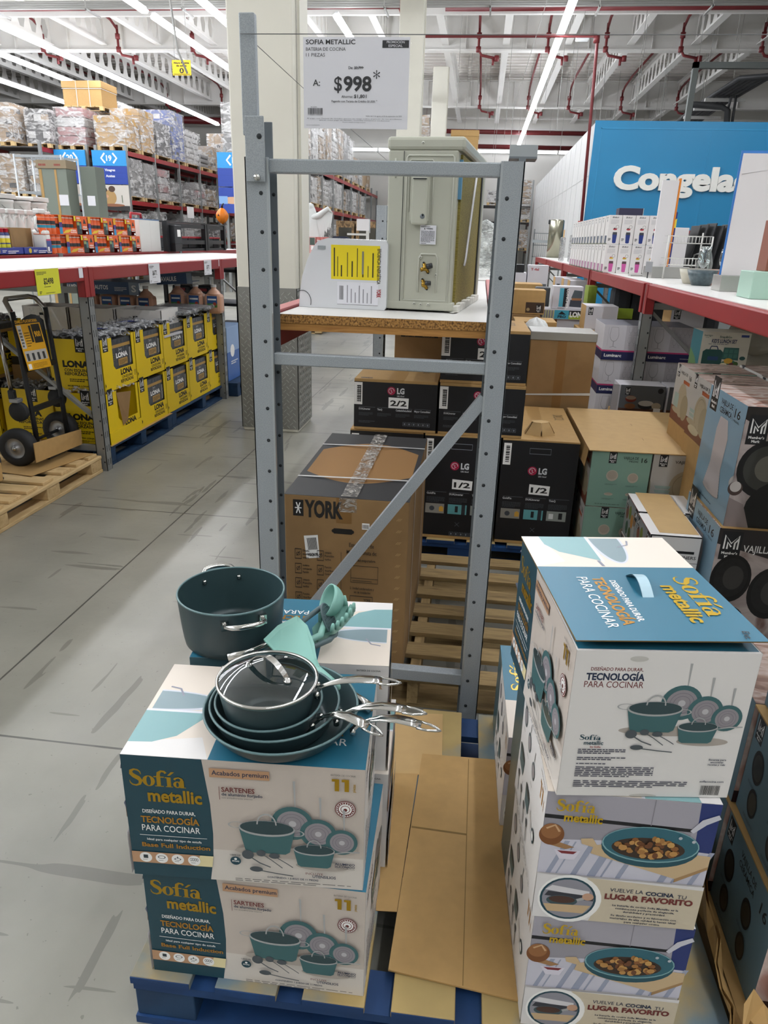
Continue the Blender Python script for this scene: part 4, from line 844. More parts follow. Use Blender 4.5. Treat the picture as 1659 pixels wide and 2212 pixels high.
for i, z in enumerate((.135, .085)):
    x = .139 - i * .002; mb = MB(); mb.lathe([(0, -.02), (.009, -.02), (.010, -.006), (.006, 0), (0, 0)], 'brass', 14, (x, .002, z), 'y'); mb.tube([(x - .008, -.006, z + .014), (x + .008, -.006, z - .014)], .0055, 'brass', 10)
    if i == 0: mb.tube([(x, -.012, z), (x - .016, -.012, z - .006)], .0065, 'brass', 10)
    v = mb.build('brass_valve', t)
    MB().tube([(x + .004, -.014, z + .004), (x + .021, -.016, z + .009 - i * .004)], [.0085, .008] if not i else [.0075, .007], 'black_plastic', 8).build('valve_cap', v)
    MB().lathe([(0, -.009), (.003, -.009), (.003, -.004), (0, -.004)], 'hole', 10, (x - .008, 0, z + .016), 'y').lathe([(0, -.009), (.003, -.009), (.003, -.004), (0, -.004)], 'hole', 10, (x + .008, 0, z - .015), 'y').build('valve_screw', v)
mb = MB(); mb.box(aw - .021, aw - .012, .05, ad - .07, .02, ah - .045, 'coil_fin'); mb.build('coil', t)
MB().box(aw - .022, aw - .008, ad - .075, ad - .045, .02, ah - .04, 'black_plastic').build('edge_seal', t)
MB().box(aw - .022, aw - .004, ad - .044, ad, .004, ah - .03, 'ac_body', .004).build('corner_post', t)
MB().box(aw - .021, aw - .010, .034, .05, .34, ah - .06, 'blue_tape').build('blue_tape', t)
MB().tube([(aw - .006, .42, ah - .03), (aw - .004, .33, ah - .14), (aw - .006, .22, .16), (aw - .008, .21, .14)], .004, 'paper', 6).build('white_cord', t)
mb = MB()
for i in range(9): mb.box(aw - .024, aw + .004, .02 + i * .07, .085 + i * .07, -.002, .02 + .004 * (i % 2), 'foam_white', .003)
mb.build('foam_packing', t)
MB().box(.01, .22, .05, .62, -.0022, .005, 'hole').build('base_pan', t)
MB().add([(.20, .02, .002), (.235, -.01, .001), (.25, .02, .003), (.235, .05, .004)], [(0, 1, 2, 3)], 'foam_white').build('foam_scrap', t)
# ---------------------------------------------------------------- indoor unit
mat('indoor_white', 'd7d9dc', .22, coat=.3); mat('foam_olive', '8f8636', .6); mat('label_yellow', 'e8d21a', .5)
q0 = (-0.594, 2.392, 1.387); x0 = q0[0]
prof = [(0, 0), (.292, 0), (.298, .01), (.298, .205), (.292, .213), (.10, .218), (.066, .208), (.052, .190), (.030, .150), (.012, .098), (.003, .045)]
t = thing('indoor_ac_unit', 'white indoor air conditioner unit lying beside the tall outdoor unit', 'air conditioner', (x0, 2.43, 1.3865), math.radians(-4))
mb = MB(); mb.prism(prof, 0, .78, 'indoor_white', 'xz'); mb.tube([(.012 + .03 * math.sin(a), -.001, .018 + .035 * math.cos(a)) for a in [-.6 + i * .25 for i in range(11)]], .0009, 'hole', 6)
mb.box(.066, .092, -.002, .002, .183, .194, 'steel_edge'); mb.build('casing', t)
mb = MB(); P = Panel(mb, (0, 0, 0), (1, 0, 0), (0, 0, 1), .3, .22); P.rect(.37, .42, .91, .90, 'label_yellow')
for i, xx in enumerate((.40, .44, .48, .55, .60, .66, .72, .78, .83)): P.rect(xx, .46, xx + (.008 if i % 2 else .014), .86 - (i * 37 % 5) * .06, ink('33301a'))
P.rect(.715, .50, .735, .82, ink('7d7d70')); P.text('EFICIENCIA ENERGÉTICA', .885, .86, .05, ink('33301a'), .36, .02, rot=-PI / 2); mb.build('energy_label', t)
mb = MB(); P = Panel(mb, (0, 0, 0), (1, 0, 0), (0, 0, 1), .3, .22); P.rect(.44, .06, .90, .385, 'paper'); P.rect(.44, .06, .90, .065, ink('444444')); P.barcode(.465, .13, .05, .2, ink('222222'), 4, 8)
for i in range(7): P.rect(.55 + i * .045, .09, .56 + i * .045, .34 - (i % 3) * .05, ink('8a8a90'))
P.text('YORK', .885, .30, .06, ink('a01820'), .09, .03, rot=-PI / 2); mb.build('rating_label', t)
MB().box(.299, .312, .02, .75, .008, .215, 'foam_olive', .003).build('foam_strip', t)
# ---------------------------------------------------------------- wood pallet + York carton
def slat_pallet(label, x0, x1, ys, H, m, my, group=None, stringers=None, under=()):
    t = thing('wood_pallet', label, 'pallet', (x0, ys[0][0], 0), group=group); y0 = ys[0][0]
    for a, b in ys: MB().box(0, x1 - x0, a - y0, b - y0, H - .02, H, m, .002).build('deck_board', t)
    for s in stringers: MB().box(s - x0, s - x0 + .04, .004, ys[-1][1] - y0 - .004, .0165, H - .0205, my, .002).build('stringer', t)
    for a, b in under: MB().box(0.01, x1 - x0 - .01, a - y0, b - y0, 0, .016, m, .002).build('bottom_board', t)
    return t
slat_pallet('old bare wood pallet behind the grey rack frame, under the tall brown carton', -.74, .46, [(2.19, 2.28), (2.35, 2.44), (2.515, 2.605), (2.68, 2.77), (2.85, 2.94), (3.035, 3.13), (3.21, 3.30)], .13, 'wood_old', 'wood_old_y', stringers=(-.73, -.155, .41), under=((2.20, 2.34), (2.60, 2.74), (3.10, 3.24)))
t = thing('air_conditioner_carton', 'tall brown YORK carton with black strapped top on the bare wood pallet', 'box', (-.605, 2.225, .131))
w, d, h = .428, .84, .657; mb = MB(); mb.box(0, w, 0, d, 0, h, 'kraft_dark', .003); F = faces(mb, w, d, h); P = F['front']; K = ink('1e1c1a')
mat('kraft_dark_top', '98703f', .75); mat('york_black', '343435', .6); mat('tape_brown', '7e5c30', .3); mat('strap_white', 'c9c9c6', .5)
P.rect(.07, .885, .155, .975, K); P.line([(.085, .93), (.14, .93)], .004, W_); P.line([(.097, .96), (.128, .90)], .004, W_); P.line([(.097, .90), (.128, .96)], .004, W_)
P.rect(.42, .86, .545, 1, 'tape_brown'); P.text('YORK', .165, .887, .085, K, .31, .045, 3); P.text('R', .485, .955, .012, K)
P.rect(.40, .80, .55, .83, ink('14110e')); P.ell(.40, .815, .016, None, ink('14110e')); P.ell(.55, .815, .016, None, ink('14110e'))
P.poly([(.155, .775), (.27, .785), (.285, .655), (.175, .645)], W_); sQ = [(.175, .765), (.255, .772), (.27, .70), (.19, .692)]
for i in range(12): a = i / 12; P.poly([(.178 + .08 * a, .763 + .008 * a), (.178 + .08 * a + .004, .763 + .008 * a), (.192 + .08 * a + .004, .695 + .008 * a), (.192 + .08 * a, .695 + .008 * a)], K)
P.text('YHKE24ZJMAXPBX', .185, .66, .016, K, .09, .03, rot=.09)
P.rect(.63, .835, .69, .87, W_); P.barcode(.635, .84, .045, .022, K, 2, 10)
for j, (xx, ys) in enumerate(((.08, (.64, .555, .47, .385, .30)), (.265, (.64, .555, .47, .385)))):
    for i, y in enumerate(ys):
        for r in ((xx, y, xx + .055, y + .004), (xx, y + .056, xx + .055, y + .06), (xx, y, xx + .003, y + .06), (xx + .052, y, xx + .055, y + .06)): P.rect(*r, K)
        P.ring(xx + .027, y + .03, .016, .004, K, 14); P.line([(xx + .015, y + .018), (xx + .04, y + .045)], .002, K)
        for k_, wd in enumerate((.055, .075, .05)): P.text(['Diseño', 'moderno', 'compacto', 'Función', 'turbo', 'Control', 'Display'][(i + k_ + j * 2) % 7], xx + .065, y + .045 - k_ * .02, .011, K, wd, .02)
P.rect(.463, .30, .466, .70, K); P.text('Este sistema de', .53, .735, .022, K, .20, .01); P.text('Minisplit consta de:', .51, .695, .022, K, .245, .01); P.text('1. Unidad evaporadora', .545, .655, .014, K, .20, .02)
for r in ((.545, .53, .77, .533), (.545, .627, .77, .63), (.545, .53, .548, .63), (.767, .53, .77, .63), (.545, .555, .77, .558), (.56, .54, .72, .543)): P.rect(*r, K)
P.text('2. Unidad condensadora y', .54, .49, .013, K, .20, .02); P.text('kit de instalación', .575, .467, .013, K, .135, .02)
for r in ((.54, .30, .73, .304), (.54, .448, .73, .452), (.54, .30, .543, .45), (.727, .30, .73, .45)): P.rect(*r, K)
P.ring(.605, .375, .055, .004, K, 24); P.ring(.605, .375, .012, .004, K, 12)
for i in range(4): a = i * PI / 2 + .4; P.ring(.605 + .026 * math.cos(a), .375 + .026 * math.sin(a) * w / h, .020, .003, K, 14)
P.text('YORK', .655, .42, .016, K, .06, .03); P.rect(.68, .345, .71, .348, K); P.rect(.68, .332, .71, .335, K)
P.rect(.50, .12, .77, .235, K); P.text('GARANTÍA', .635, .185, .028, ink('d8d8d8'), .18, .0, anchor='c'); P.rect(.04, .175, .25, .225, 'label_yellow'); P.text('EFICIENCIA ENERGETICA', .06, .205, .012, K, .16, .03)
for i in range(13):
    for k in range(3): P.line([(.905 + k * .012, .12 + i * .065), (.925 + k * .012, .135 + i * .065)], .0015, ink('b99a66'))
P = F['top']; P.rect(0, 0, 1, 1, 'york_black'); n = 20
P.poly([(.04 + .92 * i / n, .30 - .13 * math.sin(PI * i / n) + .02) for i in range(n + 1)] + [(1 - .04 - .92 * i / n, .68 + .15 * math.sin(PI * i / n)) for i in range(n + 1)], 'kraft_dark_top')
mb.build('carton_body', t)
mb = MB(); rnd = random.Random(2); mb.add([(.195, 0 + i * .042, h + .0025 + rnd.uniform(0, .004)) if k == 0 else (.25, i * .042, h + .0025 + rnd.uniform(0, .004)) for i in range(21) for k in (0, 1)], [(2 * i, 2 * i + 1, 2 * i + 3, 2 * i + 2) for i in range(20)], 'tape_shine'); mb.add([(.19, -.0012, h), (.25, -.0012, h), (.25, -.0012, h - .05), (.19, -.0012, h - .05)], [(0, 1, 2, 3)], 'tape_shine'); mb.build('clear_tape', t)
for y in (.20, .64):
    mb = MB(); s = .013; P_ = [(-.002, y, 0.0), (-.002, y, h + .001), (w * .5, y - .02, h + .012), (w + .002, y + .02, h + .001), (w + .002, y, 0.0)]
    mb.add([(a, b + k * s, c) for a, b, c in P_ for k in (0, 1)], [(2 * i, 2 * i + 1, 2 * i + 3, 2 * i + 2) for i in range(4)], 'strap_white'); mb.build('packing_strap', t)
# ---------------------------------------------------------------- LG cartons on a blue pallet
block_pallet('blue pallet under the black air conditioner cartons', (-.60, 3.46, 0), 0, 1.2, 1.0, 'pallet_worn', 'pallet_blue_bright', 'pallet_blue_bright', 6)
mat('carton_black', '15161a', .45); mat('carton_black2', '1c1e22', .5); LGR = ink('a3123f', .4); LW = ink('d2d4d6'); LGY = ink('7d828a')
def lg_logo(P, x, y, s, txt=True):
    r = s * .55; P.ell(x, y, r, None, LGR); k = P.w / P.h; P.ring(x, y, r * .72, r * .12, LW, 20, -.1, 1.55 * PI); P.rect(x - r * .06, y - r * .35 * k, x + r * .06, y + r * .3 * k, LW); P.rect(x, y - r * .35 * k, x + r * .35, y - r * .25 * k, LW); P.ell(x - r * .3, y + r * .25 * k, r * .1, None, LW)
    P.text('LG', x + s * .75, y - r * .62 * k, r * 1.3 * k, LW, s * 1.0, .045); 
    if txt: P.text("Life's Good", x + s * .78, y - r * 1.35 * k, r * .34 * k, LW, s * .95, .02)
def lg_side(P):
    P.rect(0, 0, 1, 1, 'carton_black2')
def lg_common(mb, w, d, h):
    mb.box(0, w, 0, d, 0, h, 'kraft', .002); F = faces(mb, w, d, h); m = .03
    for k in ('front', 'right', 'left', 'back'): F[k].rect(0, .055 if h < .4 else .03, 1, .945 if h < .4 else .985, 'carton_black'); 
    P = F['right']
    for i in range(9): P.line([(.02 + .0, .1 + i * .1), (.06, .13 + i * .1)], .004, ink('5a4d38'))
    P = F['top']; P.rect(.40, 0, .60, 1, ink('a98550')); P.text('DUALCOOL', .78, .75, .07, ink('4a3b25'), .35, 0, rot=-PI / 2)
    return F
def icons(P, x, y, s, n):
    k = P.w / P.h
    for i in range(n):
        a = x + i * s * 1.25
        for r in ((a, y, a + s, y + s * .06 * k), (a, y + s * .94 * k, a + s, y + s * k), (a, y, a + s * .06, y + s * k), (a + s * .94, y, a + s, y + s * k)): P.rect(*r, LGY)
        P.rect(a + s * .3, y + s * .25 * k, a + s * .7, y + s * .75 * k, LGY)
def lg_22(num='2/2'):
    w, d, h = .414, .50, .258; mb = MB(); F = lg_common(mb, w, d, h); P = F['front']
    lg_logo(P, .45, .79, .09)
    P.rect(.0, .50, .10, .93, W_); P.barcode(.035, .55, .05, .3, ink('222222'), 3, 6)
    for i in range(9): P.rect(.035, .56 + i * .036, .085, .56 + i * .036 + .014 + (i % 3) * .005, ink('222222'))
    if num: P.poly([(.42, .46), (.66, .455), (.663, .66), (.42, .665)], W_); P.text(num, .54, .505, .10, ink('111111'), .20, .03, anchor='c')
    for i, s_ in enumerate(('DUALInverter', 'ThinQ', 'CuidadoDeLaSalud', 'Mayor Comodidad')): P.text(s_, .06 + i * .225, .40, .035, LW, (.14, .06, .19, .19)[i], .02); P.rect(.06 + i * .225, .455, .26 + i * .225, .459, LGY); P.lines(.06 + i * .225, .29, .17, .07, 3, ink('4d5157'), i, .4)
    icons(P, .60, .12, .045, 6); P.lines(.06, .15, .2, .05, 2, ink('5a5d63'), 9, .4)
    P = F['top']; P.lines(.07, .03, .2, .12, 1, ink('4a3b25'), 3)
    return mb
def lg_12():
    w, d, h = .375, .79, .56; mb = MB(); F = lg_common(mb, w, d, h); P = F['front']
    P.rect(.36, .92, .64, .925, LGY); P.rect(.36, .87, .64, .875, LGY); P.rect(.36, .87, .364, .925, LGY); P.rect(.636, .87, .64, .925, LGY)
    P.rect(.02, .76, .12, .96, W_)
    for i in range(10): P.rect(.05, .785 + i * .016, .10, .785 + i * .016 + .007 + (i % 3) * .003, ink('222222'))
    lg_logo(P, .42, .715, .11); P.poly([(.40, .495), (.67, .49), (.675, .58), (.40, .59)], W_); P.text('1/2', .535, .513, .047, ink('111111'), .22, .03, anchor='c')
    for i, s_ in enumerate(('GoldFin', 'DUALInverter', 'ThinQ')): P.text(s_, .06 + i * .31, .435, .018, LW, (.12, .19, .09)[i], .02); P.rect(.06 + i * .31, .46, .33 + i * .31, .462, LGY); P.lines(.06 + i * .31, .36, .25, .055, 5, ink('4d5157'), i, .4)
    for i, c in enumerate(('8b8880', '5fa0a4', '8f958f')): x = .05 + i * .31; P.rect(x, .25, x + .26, .345, ink(c))
    P.ell(.14, .297, .035, None, ink('40444a')); P.poly([(.24, .27), (.30, .27), (.30, .31), (.27, .325), (.24, .31)], ink('c99a3a')); P.rect(.46, .27, .5, .33, ink('1d1f22')); P.rect(.55, .25, .6, .345, ink('2b2e33')); P.rect(.83, .27, .88, .33, ink('17181b')); P.rect(.70, .27, .76, .32, ink('d8dad8'))
    P.line([(.47, .13), (.53, .17)], .003, ink('50535a')); P.line([(.47, .17), (.53, .13)], .003, ink('50535a')); icons(P, .40, .035, .055, 5)
    return mb
m22, m12 = lg_22().mesh('carton_body'), lg_12().mesh('carton_body')
def lg(me, label, loc, rz=0):
    o = bpy.data.objects.new('air_conditioner_carton', me); C.objects.link(o); o.location = loc; o.rotation_euler = (0, 0, math.radians(rz)); return tag(o, label, 'box', 'black air conditioner cartons')
lg(m12, 'black 1/2 carton at the right end of the bottom row, its kraft top bare', (.175, 3.485, .1425)); lg(m12, 'black 1/2 carton in the middle of the bottom row, behind the right post', (-.213, 3.485, .1425)); lg(m12, 'black 1/2 carton at the left of the bottom row, mostly behind the YORK carton', (-.597, 3.50, .1425))
lg(m22, 'black 2/2 carton on the left with its kraft top showing', (-.578, 3.49, .7035)); lg(m22, 'black 2/2 carton right of centre, behind the right post', (-.152, 3.49, .7035), -.4); lg(m22, 'topmost black 2/2 carton just under the white shelf board', (-.155, 3.49, .9625), .6)
t = thing('air_conditioner_carton', 'brown AIR CONDITIONER carton behind the left black 2/2 carton', 'box', (-.44, 4.01, .7035))
mb = MB(); mb.box(0, .28, 0, .27, 0, .53, 'kraft_dark', .003); P = Panel(mb, (0, 0, 0), (1, 0, 0), (0, 0, 1), .28, .53); P.text('AIR CONDITIONER', .13, .86, .045, K, .78, .03); P.lines(.13, .81, .7, .035, 2, K, 4, .4); P.rect(.12, .765, .85, .79, K); P.text('SPLIT TYPE', .2, .77, .014, 'kraft_dark', .2, .02); P.text('INDOOR UNIT', .55, .77, .014, 'kraft_dark', .24, .02); P.rect(.02, .87, .10, .99, W_); P.barcode(.03, .89, .06, .08, K, 3, 6); mb.build('carton_body', t)
mb = MB(); c = Vector((.36, 3.62, .703)); n = 6
for i in range(5):
    a, b = PI * (.1 + i * .36), PI * (.1 + i * .36 + .33)
    mb.add([c + Vector((.085 * math.cos(a), .06 * math.sin(a), 0)), c + Vector((.085 * math.cos(b), .06 * math.sin(b), 0)), c + Vector((.045 * math.cos(b), .032 * math.sin(b), .062)), c + Vector((.045 * math.cos(a), .032 * math.sin(a), .062))], [(0, 1, 2, 3)], 'kraft_light')
mb.add([c + Vector((.045 * math.cos(2 * PI * i / 8), .032 * math.sin(2 * PI * i / 8), .0625)) for i in range(8)], [tuple(range(8))], 'kraft_light')
tag(mb.build('cardboard_pad'), 'folded cardboard corner pad sitting on the bare right black carton', 'cardboard')
# tall tan carton, yellow sheet and bag behind
t = thing('tall_carton', 'tall tan carton with grey taped top and white strap, right of the black cartons', 'box', (.325, 4.33, .10))
mb = MB(); mb.box(0, .375, 0, .28, 0, 1.03, 'kraft_dark', .004); P = Panel(mb, (0, 0, 0), (1, 0, 0), (0, 0, 1), .375, 1.03); P.rect(.42, 0, .56, 1, ink('86602f')); mb.build('carton_body', t)
MB().box(-.003, .378, -.004, .284, .985, 1.034, 'strap_grey', .004).build('grey_tape', t)
mb = MB(); mb.add([(-.002, -.003, .66), (.377, -.003, .675), (.377, -.003, .69), (-.002, -.003, .668)], [(0, 1, 2, 3)], 'strap_white'); mb.build('packing_strap', t)
tag(MB().box(.303, .318, 4.34, 4.60, .005, 1.05, 'label_yellow').build('yellow_board'), 'narrow bright yellow board edge left of the tall tan carton', 'board')
tag(MB().box(.28, .72, 4.30, 4.64, .0, .098, 'wood_old').build('wood_skid'), 'low wooden skid under the tall tan carton', 'skid')
def bag(name, label, c, rx, ry, h, m, seed, cat='bag'):
    rnd = random.Random(seed); ph = [rnd.uniform(0, 6) for _ in range(6)]
    def f(u, v):
        a = 2 * PI * u; r = math.sin(PI * min(1, .12 + v * .88)) ** .45 if v < .999 else .02
        k = 1 + .06 * math.sin(5 * a + ph[0] + 6 * v) + .04 * math.sin(9 * a + ph[1] - 9 * v); return (c[0] + rx * r * k * math.cos(a), c[1] + ry * r * k * math.sin(a), c[2] + h * v * (1 + .03 * math.sin(7 * a + ph[2])))
    mb = MB(); mb.grid(36, 14, f, m); return tag(mb.build(name), label, cat)
mat('bag_white', 'd5d7d5', .3, bump=.5, scale=30); MATS['bag_film'] = film_mat('bag_film', .5, 'dfe4e0', 14)
bag('plastic_bag', 'crumpled white plastic bag showing above the tall tan carton', (.38, 4.75, .9), .10, .08, .27, 'bag_white', 3)
tag(MB().box(.27, .5, 4.67, 4.85, 0, .9, 'kraft').build('storage_carton'), 'plain tan carton supporting the white bag behind the tall carton', 'box')
bag('plastic_bag', 'tall clear plastic bag of stock right of the outdoor unit', (.02, 5.25, 1.3875), .11, .11, .36, 'bag_film', 4)
tag(MB().box(-.66, .10, 4.80, 7.2, 1.34, 1.3865, 'board_white').build('shelf_board'), 'further white shelf board continuing behind the air conditioner shelf', 'shelf')
tag(MB().box(-.64, .02, 6.9, 7.1, 0, 1.339, 'steel_in').build('shelf_support'), 'grey end panel holding up the far white shelf board', 'support')
for q, s_ in (((-.39, 2.33), .02), ((-.30, 2.55), .03)): bag('plastic_scrap', 'clear plastic scrap caught under the wood pallet, %s' % ('nearer' if s_ < .025 else 'farther'), (q[0] + .17, q[1], .002), s_, s_ * .6, .05, 'bag_film', 9, 'litter')
# ================================================================ RIGHT SHELVING
mat('frame_grey', '8f9190', .45, .4, var=.05, scale=8)
def upright_frame(label, x0, x1, y, ztop=1.38, red=True, flip=False, group='grey shelving frames'):
    t = thing('shelving_frame', label, 'rack frame', (x0, y, 0), group=group); W = x1 - x0
    for i, x in enumerate((0, W - .07)):
        mb = MB(); mb.box(x, x + .07, 0, .004, 0, ztop, 'frame_grey').box(x, x + .004, 0, .075, 0, ztop, 'frame_grey').box(x + .066, x + .07, 0, .075, 0, ztop, 'frame_grey').box(x, x + .022, .071, .075, 0, ztop, 'frame_grey').box(x + .048, x + .07, .071, .075, 0, ztop, 'frame_grey')
        for k in range(int(ztop / .1)):
            z = .06 + k * .1; mb.box(x + .05, x + .06, -.0006, .001, z, z + .012, 'hole')
            for yy in (.02, .05): mb.box(x - .0006, x + .001, yy, yy + .006, z - .02, z + .025, 'hole'); mb.box(x + .069, x + .0706, yy, yy + .006, z - .02, z + .025, 'hole')
        mb.build('post', t)
    a, b = ((.07, .95), (W - .07, .38)) if not flip else ((W - .07, .95), (.07, .38))
    MB().bar((a[0], .04, a[1] + .25), (b[0], .04, b[1]), .02, .04, 'frame_grey', up=(0, 1, 0)).build('diagonal_brace', t)
    MB().box(.07, W - .07, .02, .055, .14, .18, 'frame_grey').build('cross_rail', t); MB().box(.07, W - .07, .02, .055, 1.22, 1.26, 'frame_grey').build('cross_rail', t)
    return t
def beam(label, x, y0, y1, z0, z1, side, group, tx=.05):
    """red shelf beam; side=-1: connectors face -x"""
    t = thing('shelf_beam', label, 'beam', (x, y0, z0), group=group)
    MB().box(0, tx, .06, y1 - y0 - .0, 0, z1 - z0, 'beam_red', .006).build('beam_rail', t)
    for y in (.0, y1 - y0 - .055): mb = MB(); mb.box(-.004 if side < 0 else tx - .004, .004 if side < 0 else tx + .004, y, y + .055, -.10, z1 - z0, 'beam_red', .002).box(.0, tx, y, y + .004, -.10, z1 - z0, 'beam_red'); mb.build('end_connector', t)
    return t
YS = [1.55, 5.14, 7.73, 10.32, 12.91, 15.50, 18.0]
nm = ['nearest', 'second', 'third', 'fourth', 'fifth', 'farthest']
for i, y in enumerate(YS[:-1]): upright_frame('%s grey upright frame of the right-hand white-topped shelving' % nm[i], 1.105, 2.17, y)
for i in range(5):
    beam('%s red front beam of the right-hand white-topped shelving' % ['nearest', 'second', 'third', 'fourth', 'fifth'][i], 1.095, YS[i] + .078 - .06, YS[i + 1] - .062, 1.298, 1.386, -1, 'red beams of the right shelving')
    tag(MB().box(1.148, 2.2, YS[i] + .003, YS[i + 1] - .003, 1.3815, 1.388, 'board_white').build('shelf_board'), '%s white shelf top of the right-hand shelving' % ['nearest', 'second', 'third', 'fourth', 'fifth'][i], 'shelf', 'white tops of the right shelving')
    tag(MB().box(2.17, 2.215, YS[i] + .08, YS[i + 1] - .005, 1.298, 1.38, 'beam_red').build('rear_beam'), '%s red rear beam hidden under the right white shelf top' % nm[i], 'beam', 'rear beams of the right shelving')
ZT2 = 1.3885
# drink-bottle boxes
def zulu(blue):
    w, d, h = .108, .19, .240; mb = MB(); mb.box(0, w, 0, d, 0, h, 'carton_white', .001); F = faces(mb, w, d, h); K = ink('1c1d20')
    P = F['front']; P.text('ZULU', .22, .90, .045, K, .5, .04); P.lines(.15, .70, .62, .16, 7, ink('9a9a9c'), 3, .3)
    c1, c2, c3 = (('20357a', 'b33a45', '3a3d44') if blue else ('c4589a', 'c9b040', '5a3d44'))
    P.poly([(.38, .34), (.75, .34), (.71, .05), (.43, .05)], ink(c1)); P.ell(.57, .06, .14, .022, ink(c1)); P.poly([(.40, .42), (.73, .42), (.75, .33), (.38, .33)], ink(c3)); P.ell(.54, .52, .16, .035, ink(c2)); P.ell(.50, .55, .07, .02, ink('2d3d35' if blue else 'b33a45')); P.ring(.70, .60, .13, .025, ink('8a8a80'), 18); P.lines(.08, .12, .2, .10, 3, K, 2, .6)
    P = F['left']; P.poly([(.2, .30), (.8, .30), (.76, .04), (.24, .04)], ink('4a5566' if blue else 'a0688a')); P.ell(.5, .82, .10, .05, ink('8a8d90')); P.rect(0, 0, 1, .04, ink('5a6048')); P.text('ZULU', .2, .9, .04, K, .5, .03); P.rect(.0, 0, .03, 1, ink('bdbcb8'))
    return mb
zb, zp = zulu(True).mesh('bottle_box'), zulu(False).mesh('bottle_box')
OR = ['first', 'second', 'third', 'fourth', 'fifth', 'sixth', 'seventh', 'eighth', 'ninth', 'tenth', 'eleventh', 'twelfth']
PL = ['leftmost', 'second from left', 'third from left', 'fourth from left', 'fifth from left']
for row, (me, nm_) in enumerate(((zp, 'pink'), (zb, 'blue'))):
    z = ZT2 + row * .2415
    for i in range(5):
        o = bpy.data.objects.new('bottle_box', me); C.objects.link(o); o.location = (1.103 + i * .111, 6.99 - i * .02, z); tag(o, '%s white ZULU box with a %s bottle in the %s front row' % (PL[i], nm_, ('lower', 'upper')[row]), 'box', 'white bottle boxes on the right shelf')
    for k in range(1, 12):
        o = bpy.data.objects.new('bottle_box', me); C.objects.link(o); o.location = (1.103, 6.995 + k * .225, z); tag(o, 'white %s-bottle box, %s tier, %s behind the front corner' % (nm_, ('lower', 'upper')[row], OR[k - 1]), 'box', 'white bottle boxes on the right shelf')
t = thing('gift_box', 'dark navy box with a white end lying on the bottle boxes', 'box', (1.21, 7.19, ZT2 + .4845)); MB().box(0, .21, 0, .16, 0, .065, ink('26243f'), .002).build('box_body', t); MB().box(.2105, .214, 0, .16, 0, .065, ink('c8cfc8')).build('end_panel', t)
# sign holders
mat('brushed', 'b5b4b0', .3, .7); MATS['acrylic'] = glass_mat('acrylic', 'f0eeec', .06, .05); mat('paper_white', 'd9d6d6', .55); mat('tan_edge', 'd9822a', .4); mat('blue_edge', '3b78bf', .4)
t = thing('sign_holder', 'slim blank sign holder with orange edge on a brushed metal foot', 'sign holder', (1.329, 6.101, 1.389), math.radians(12))
mb = MB(); mb.box(0, .30, -.02, .15, 0, .085, 'brushed', .002); mb.build('metal_foot', t); MB().box(0, .13, .03, .045, .085, .70, 'paper_white').build('sign_panel', t); MB().box(.131, .143, .025, .05, .085, .715, 'tan_edge').build('orange_edge', t)
t = thing('sign_holder', 'large blank white sign with blue edge on a brushed metal foot', 'sign holder', (1.337, 4.394, 1.389), math.radians(-2))
MB().box(0, .20, -.02, .16, 0, .085, 'brushed', .002).build('metal_foot', t); mb = MB(); mb.box(.01, .205, .03, .042, .086, .70, 'paper_white'); mb.tube([(.018, .029, .60), (.20, .029, .63), (.20, .029, .09)], .0012, ink('b9b6b6'), 5); mb.build('sign_panel', t); MB().box(.206, .214, .028, .044, .086, .72, 'blue_edge').box(.0, .214, .043, .047, .086, .715, 'blue_edge').build('blue_edge', t); MB().box(.16, .19, .026, .05, .70, .722, 'black_plastic').build('clip', t)
t = thing('label_holder', 'small grey label tag on a black stem in front of the pink bottle boxes', 'label', (1.283, 5.984, 1.389)); MB().box(-.004, .004, 0, .008, 0, .055, 'black_plastic').build('stem', t); MB().box(-.025, .025, -.003, 0, .045, .12, ink('8f9092')).build('tag', t)
tag(MB().box(1.22, 1.36, 6.30, 6.42, ZT2, ZT2 + .012, 'brushed').build('flat_tray'), 'flat grey tray lying in front of the bottle boxes', 'tray')
def bowl(label, c, r, h, m):
    t = thing('bowl', label, 'bowl', (c[0], c[1], ZT2), group='display bowls'); mb = MB()
    mb.lathe([(0, 0), (r * .55, 0), (r * .62, .004), (r * .85, h * .55), (r, h), (r - .004, h), (r * .80, h * .55), (r * .5, .012), (0, .01)], m, 40); mb.build('bowl_body', t)
    MB().tube([((r - .002) * math.cos(2 * PI * k / 40), (r - .002) * math.sin(2 * PI * k / 40), h) for k in range(40)], .0022, 'rim_speckle', 6, True).build('rim', t)
mat('rim_speckle', '8a8880', .5); mat('bowl_cream', 'bdb8a8', .4); mat('bowl_dark', '4c5a5e', .35, var=.25, scale=60); mat('bowl_orange', 'c4643c', .4)
bowl('cream display bowl behind the dark one on the right shelf', (1.417, 5.27), .085, .095, 'bowl_cream'); bowl('speckled dark blue-grey display bowl on the right shelf edge', (1.42, 5.045), .095, .095, 'bowl_dark'); bowl('orange display bowl partly behind the large blank sign', (1.555, 5.20), .085, .095, 'bowl_orange')
MATS['glass_clear'] = glass_mat('glass_clear', 'eef2f2', .06, .02)
def wine_glass(label, x, y, s=1):
    mb = MB(); p = [(.034, 0), (.033, .002), (.006, .006), (.0035, .03), (.0035, .085), (.012, .095), (.034, .125), (.041, .155), (.036, .20), (.031, .225)]; mb.lathe([(r * s, z * s) for r, z in p] + [((r - .0012) * s, z * s) for r, z in p[::-1][:5]], 'glass_clear', 32, (x, y, ZT2)); tag(mb.build('wine_glass'), label, 'glass', 'wine glasses on display')
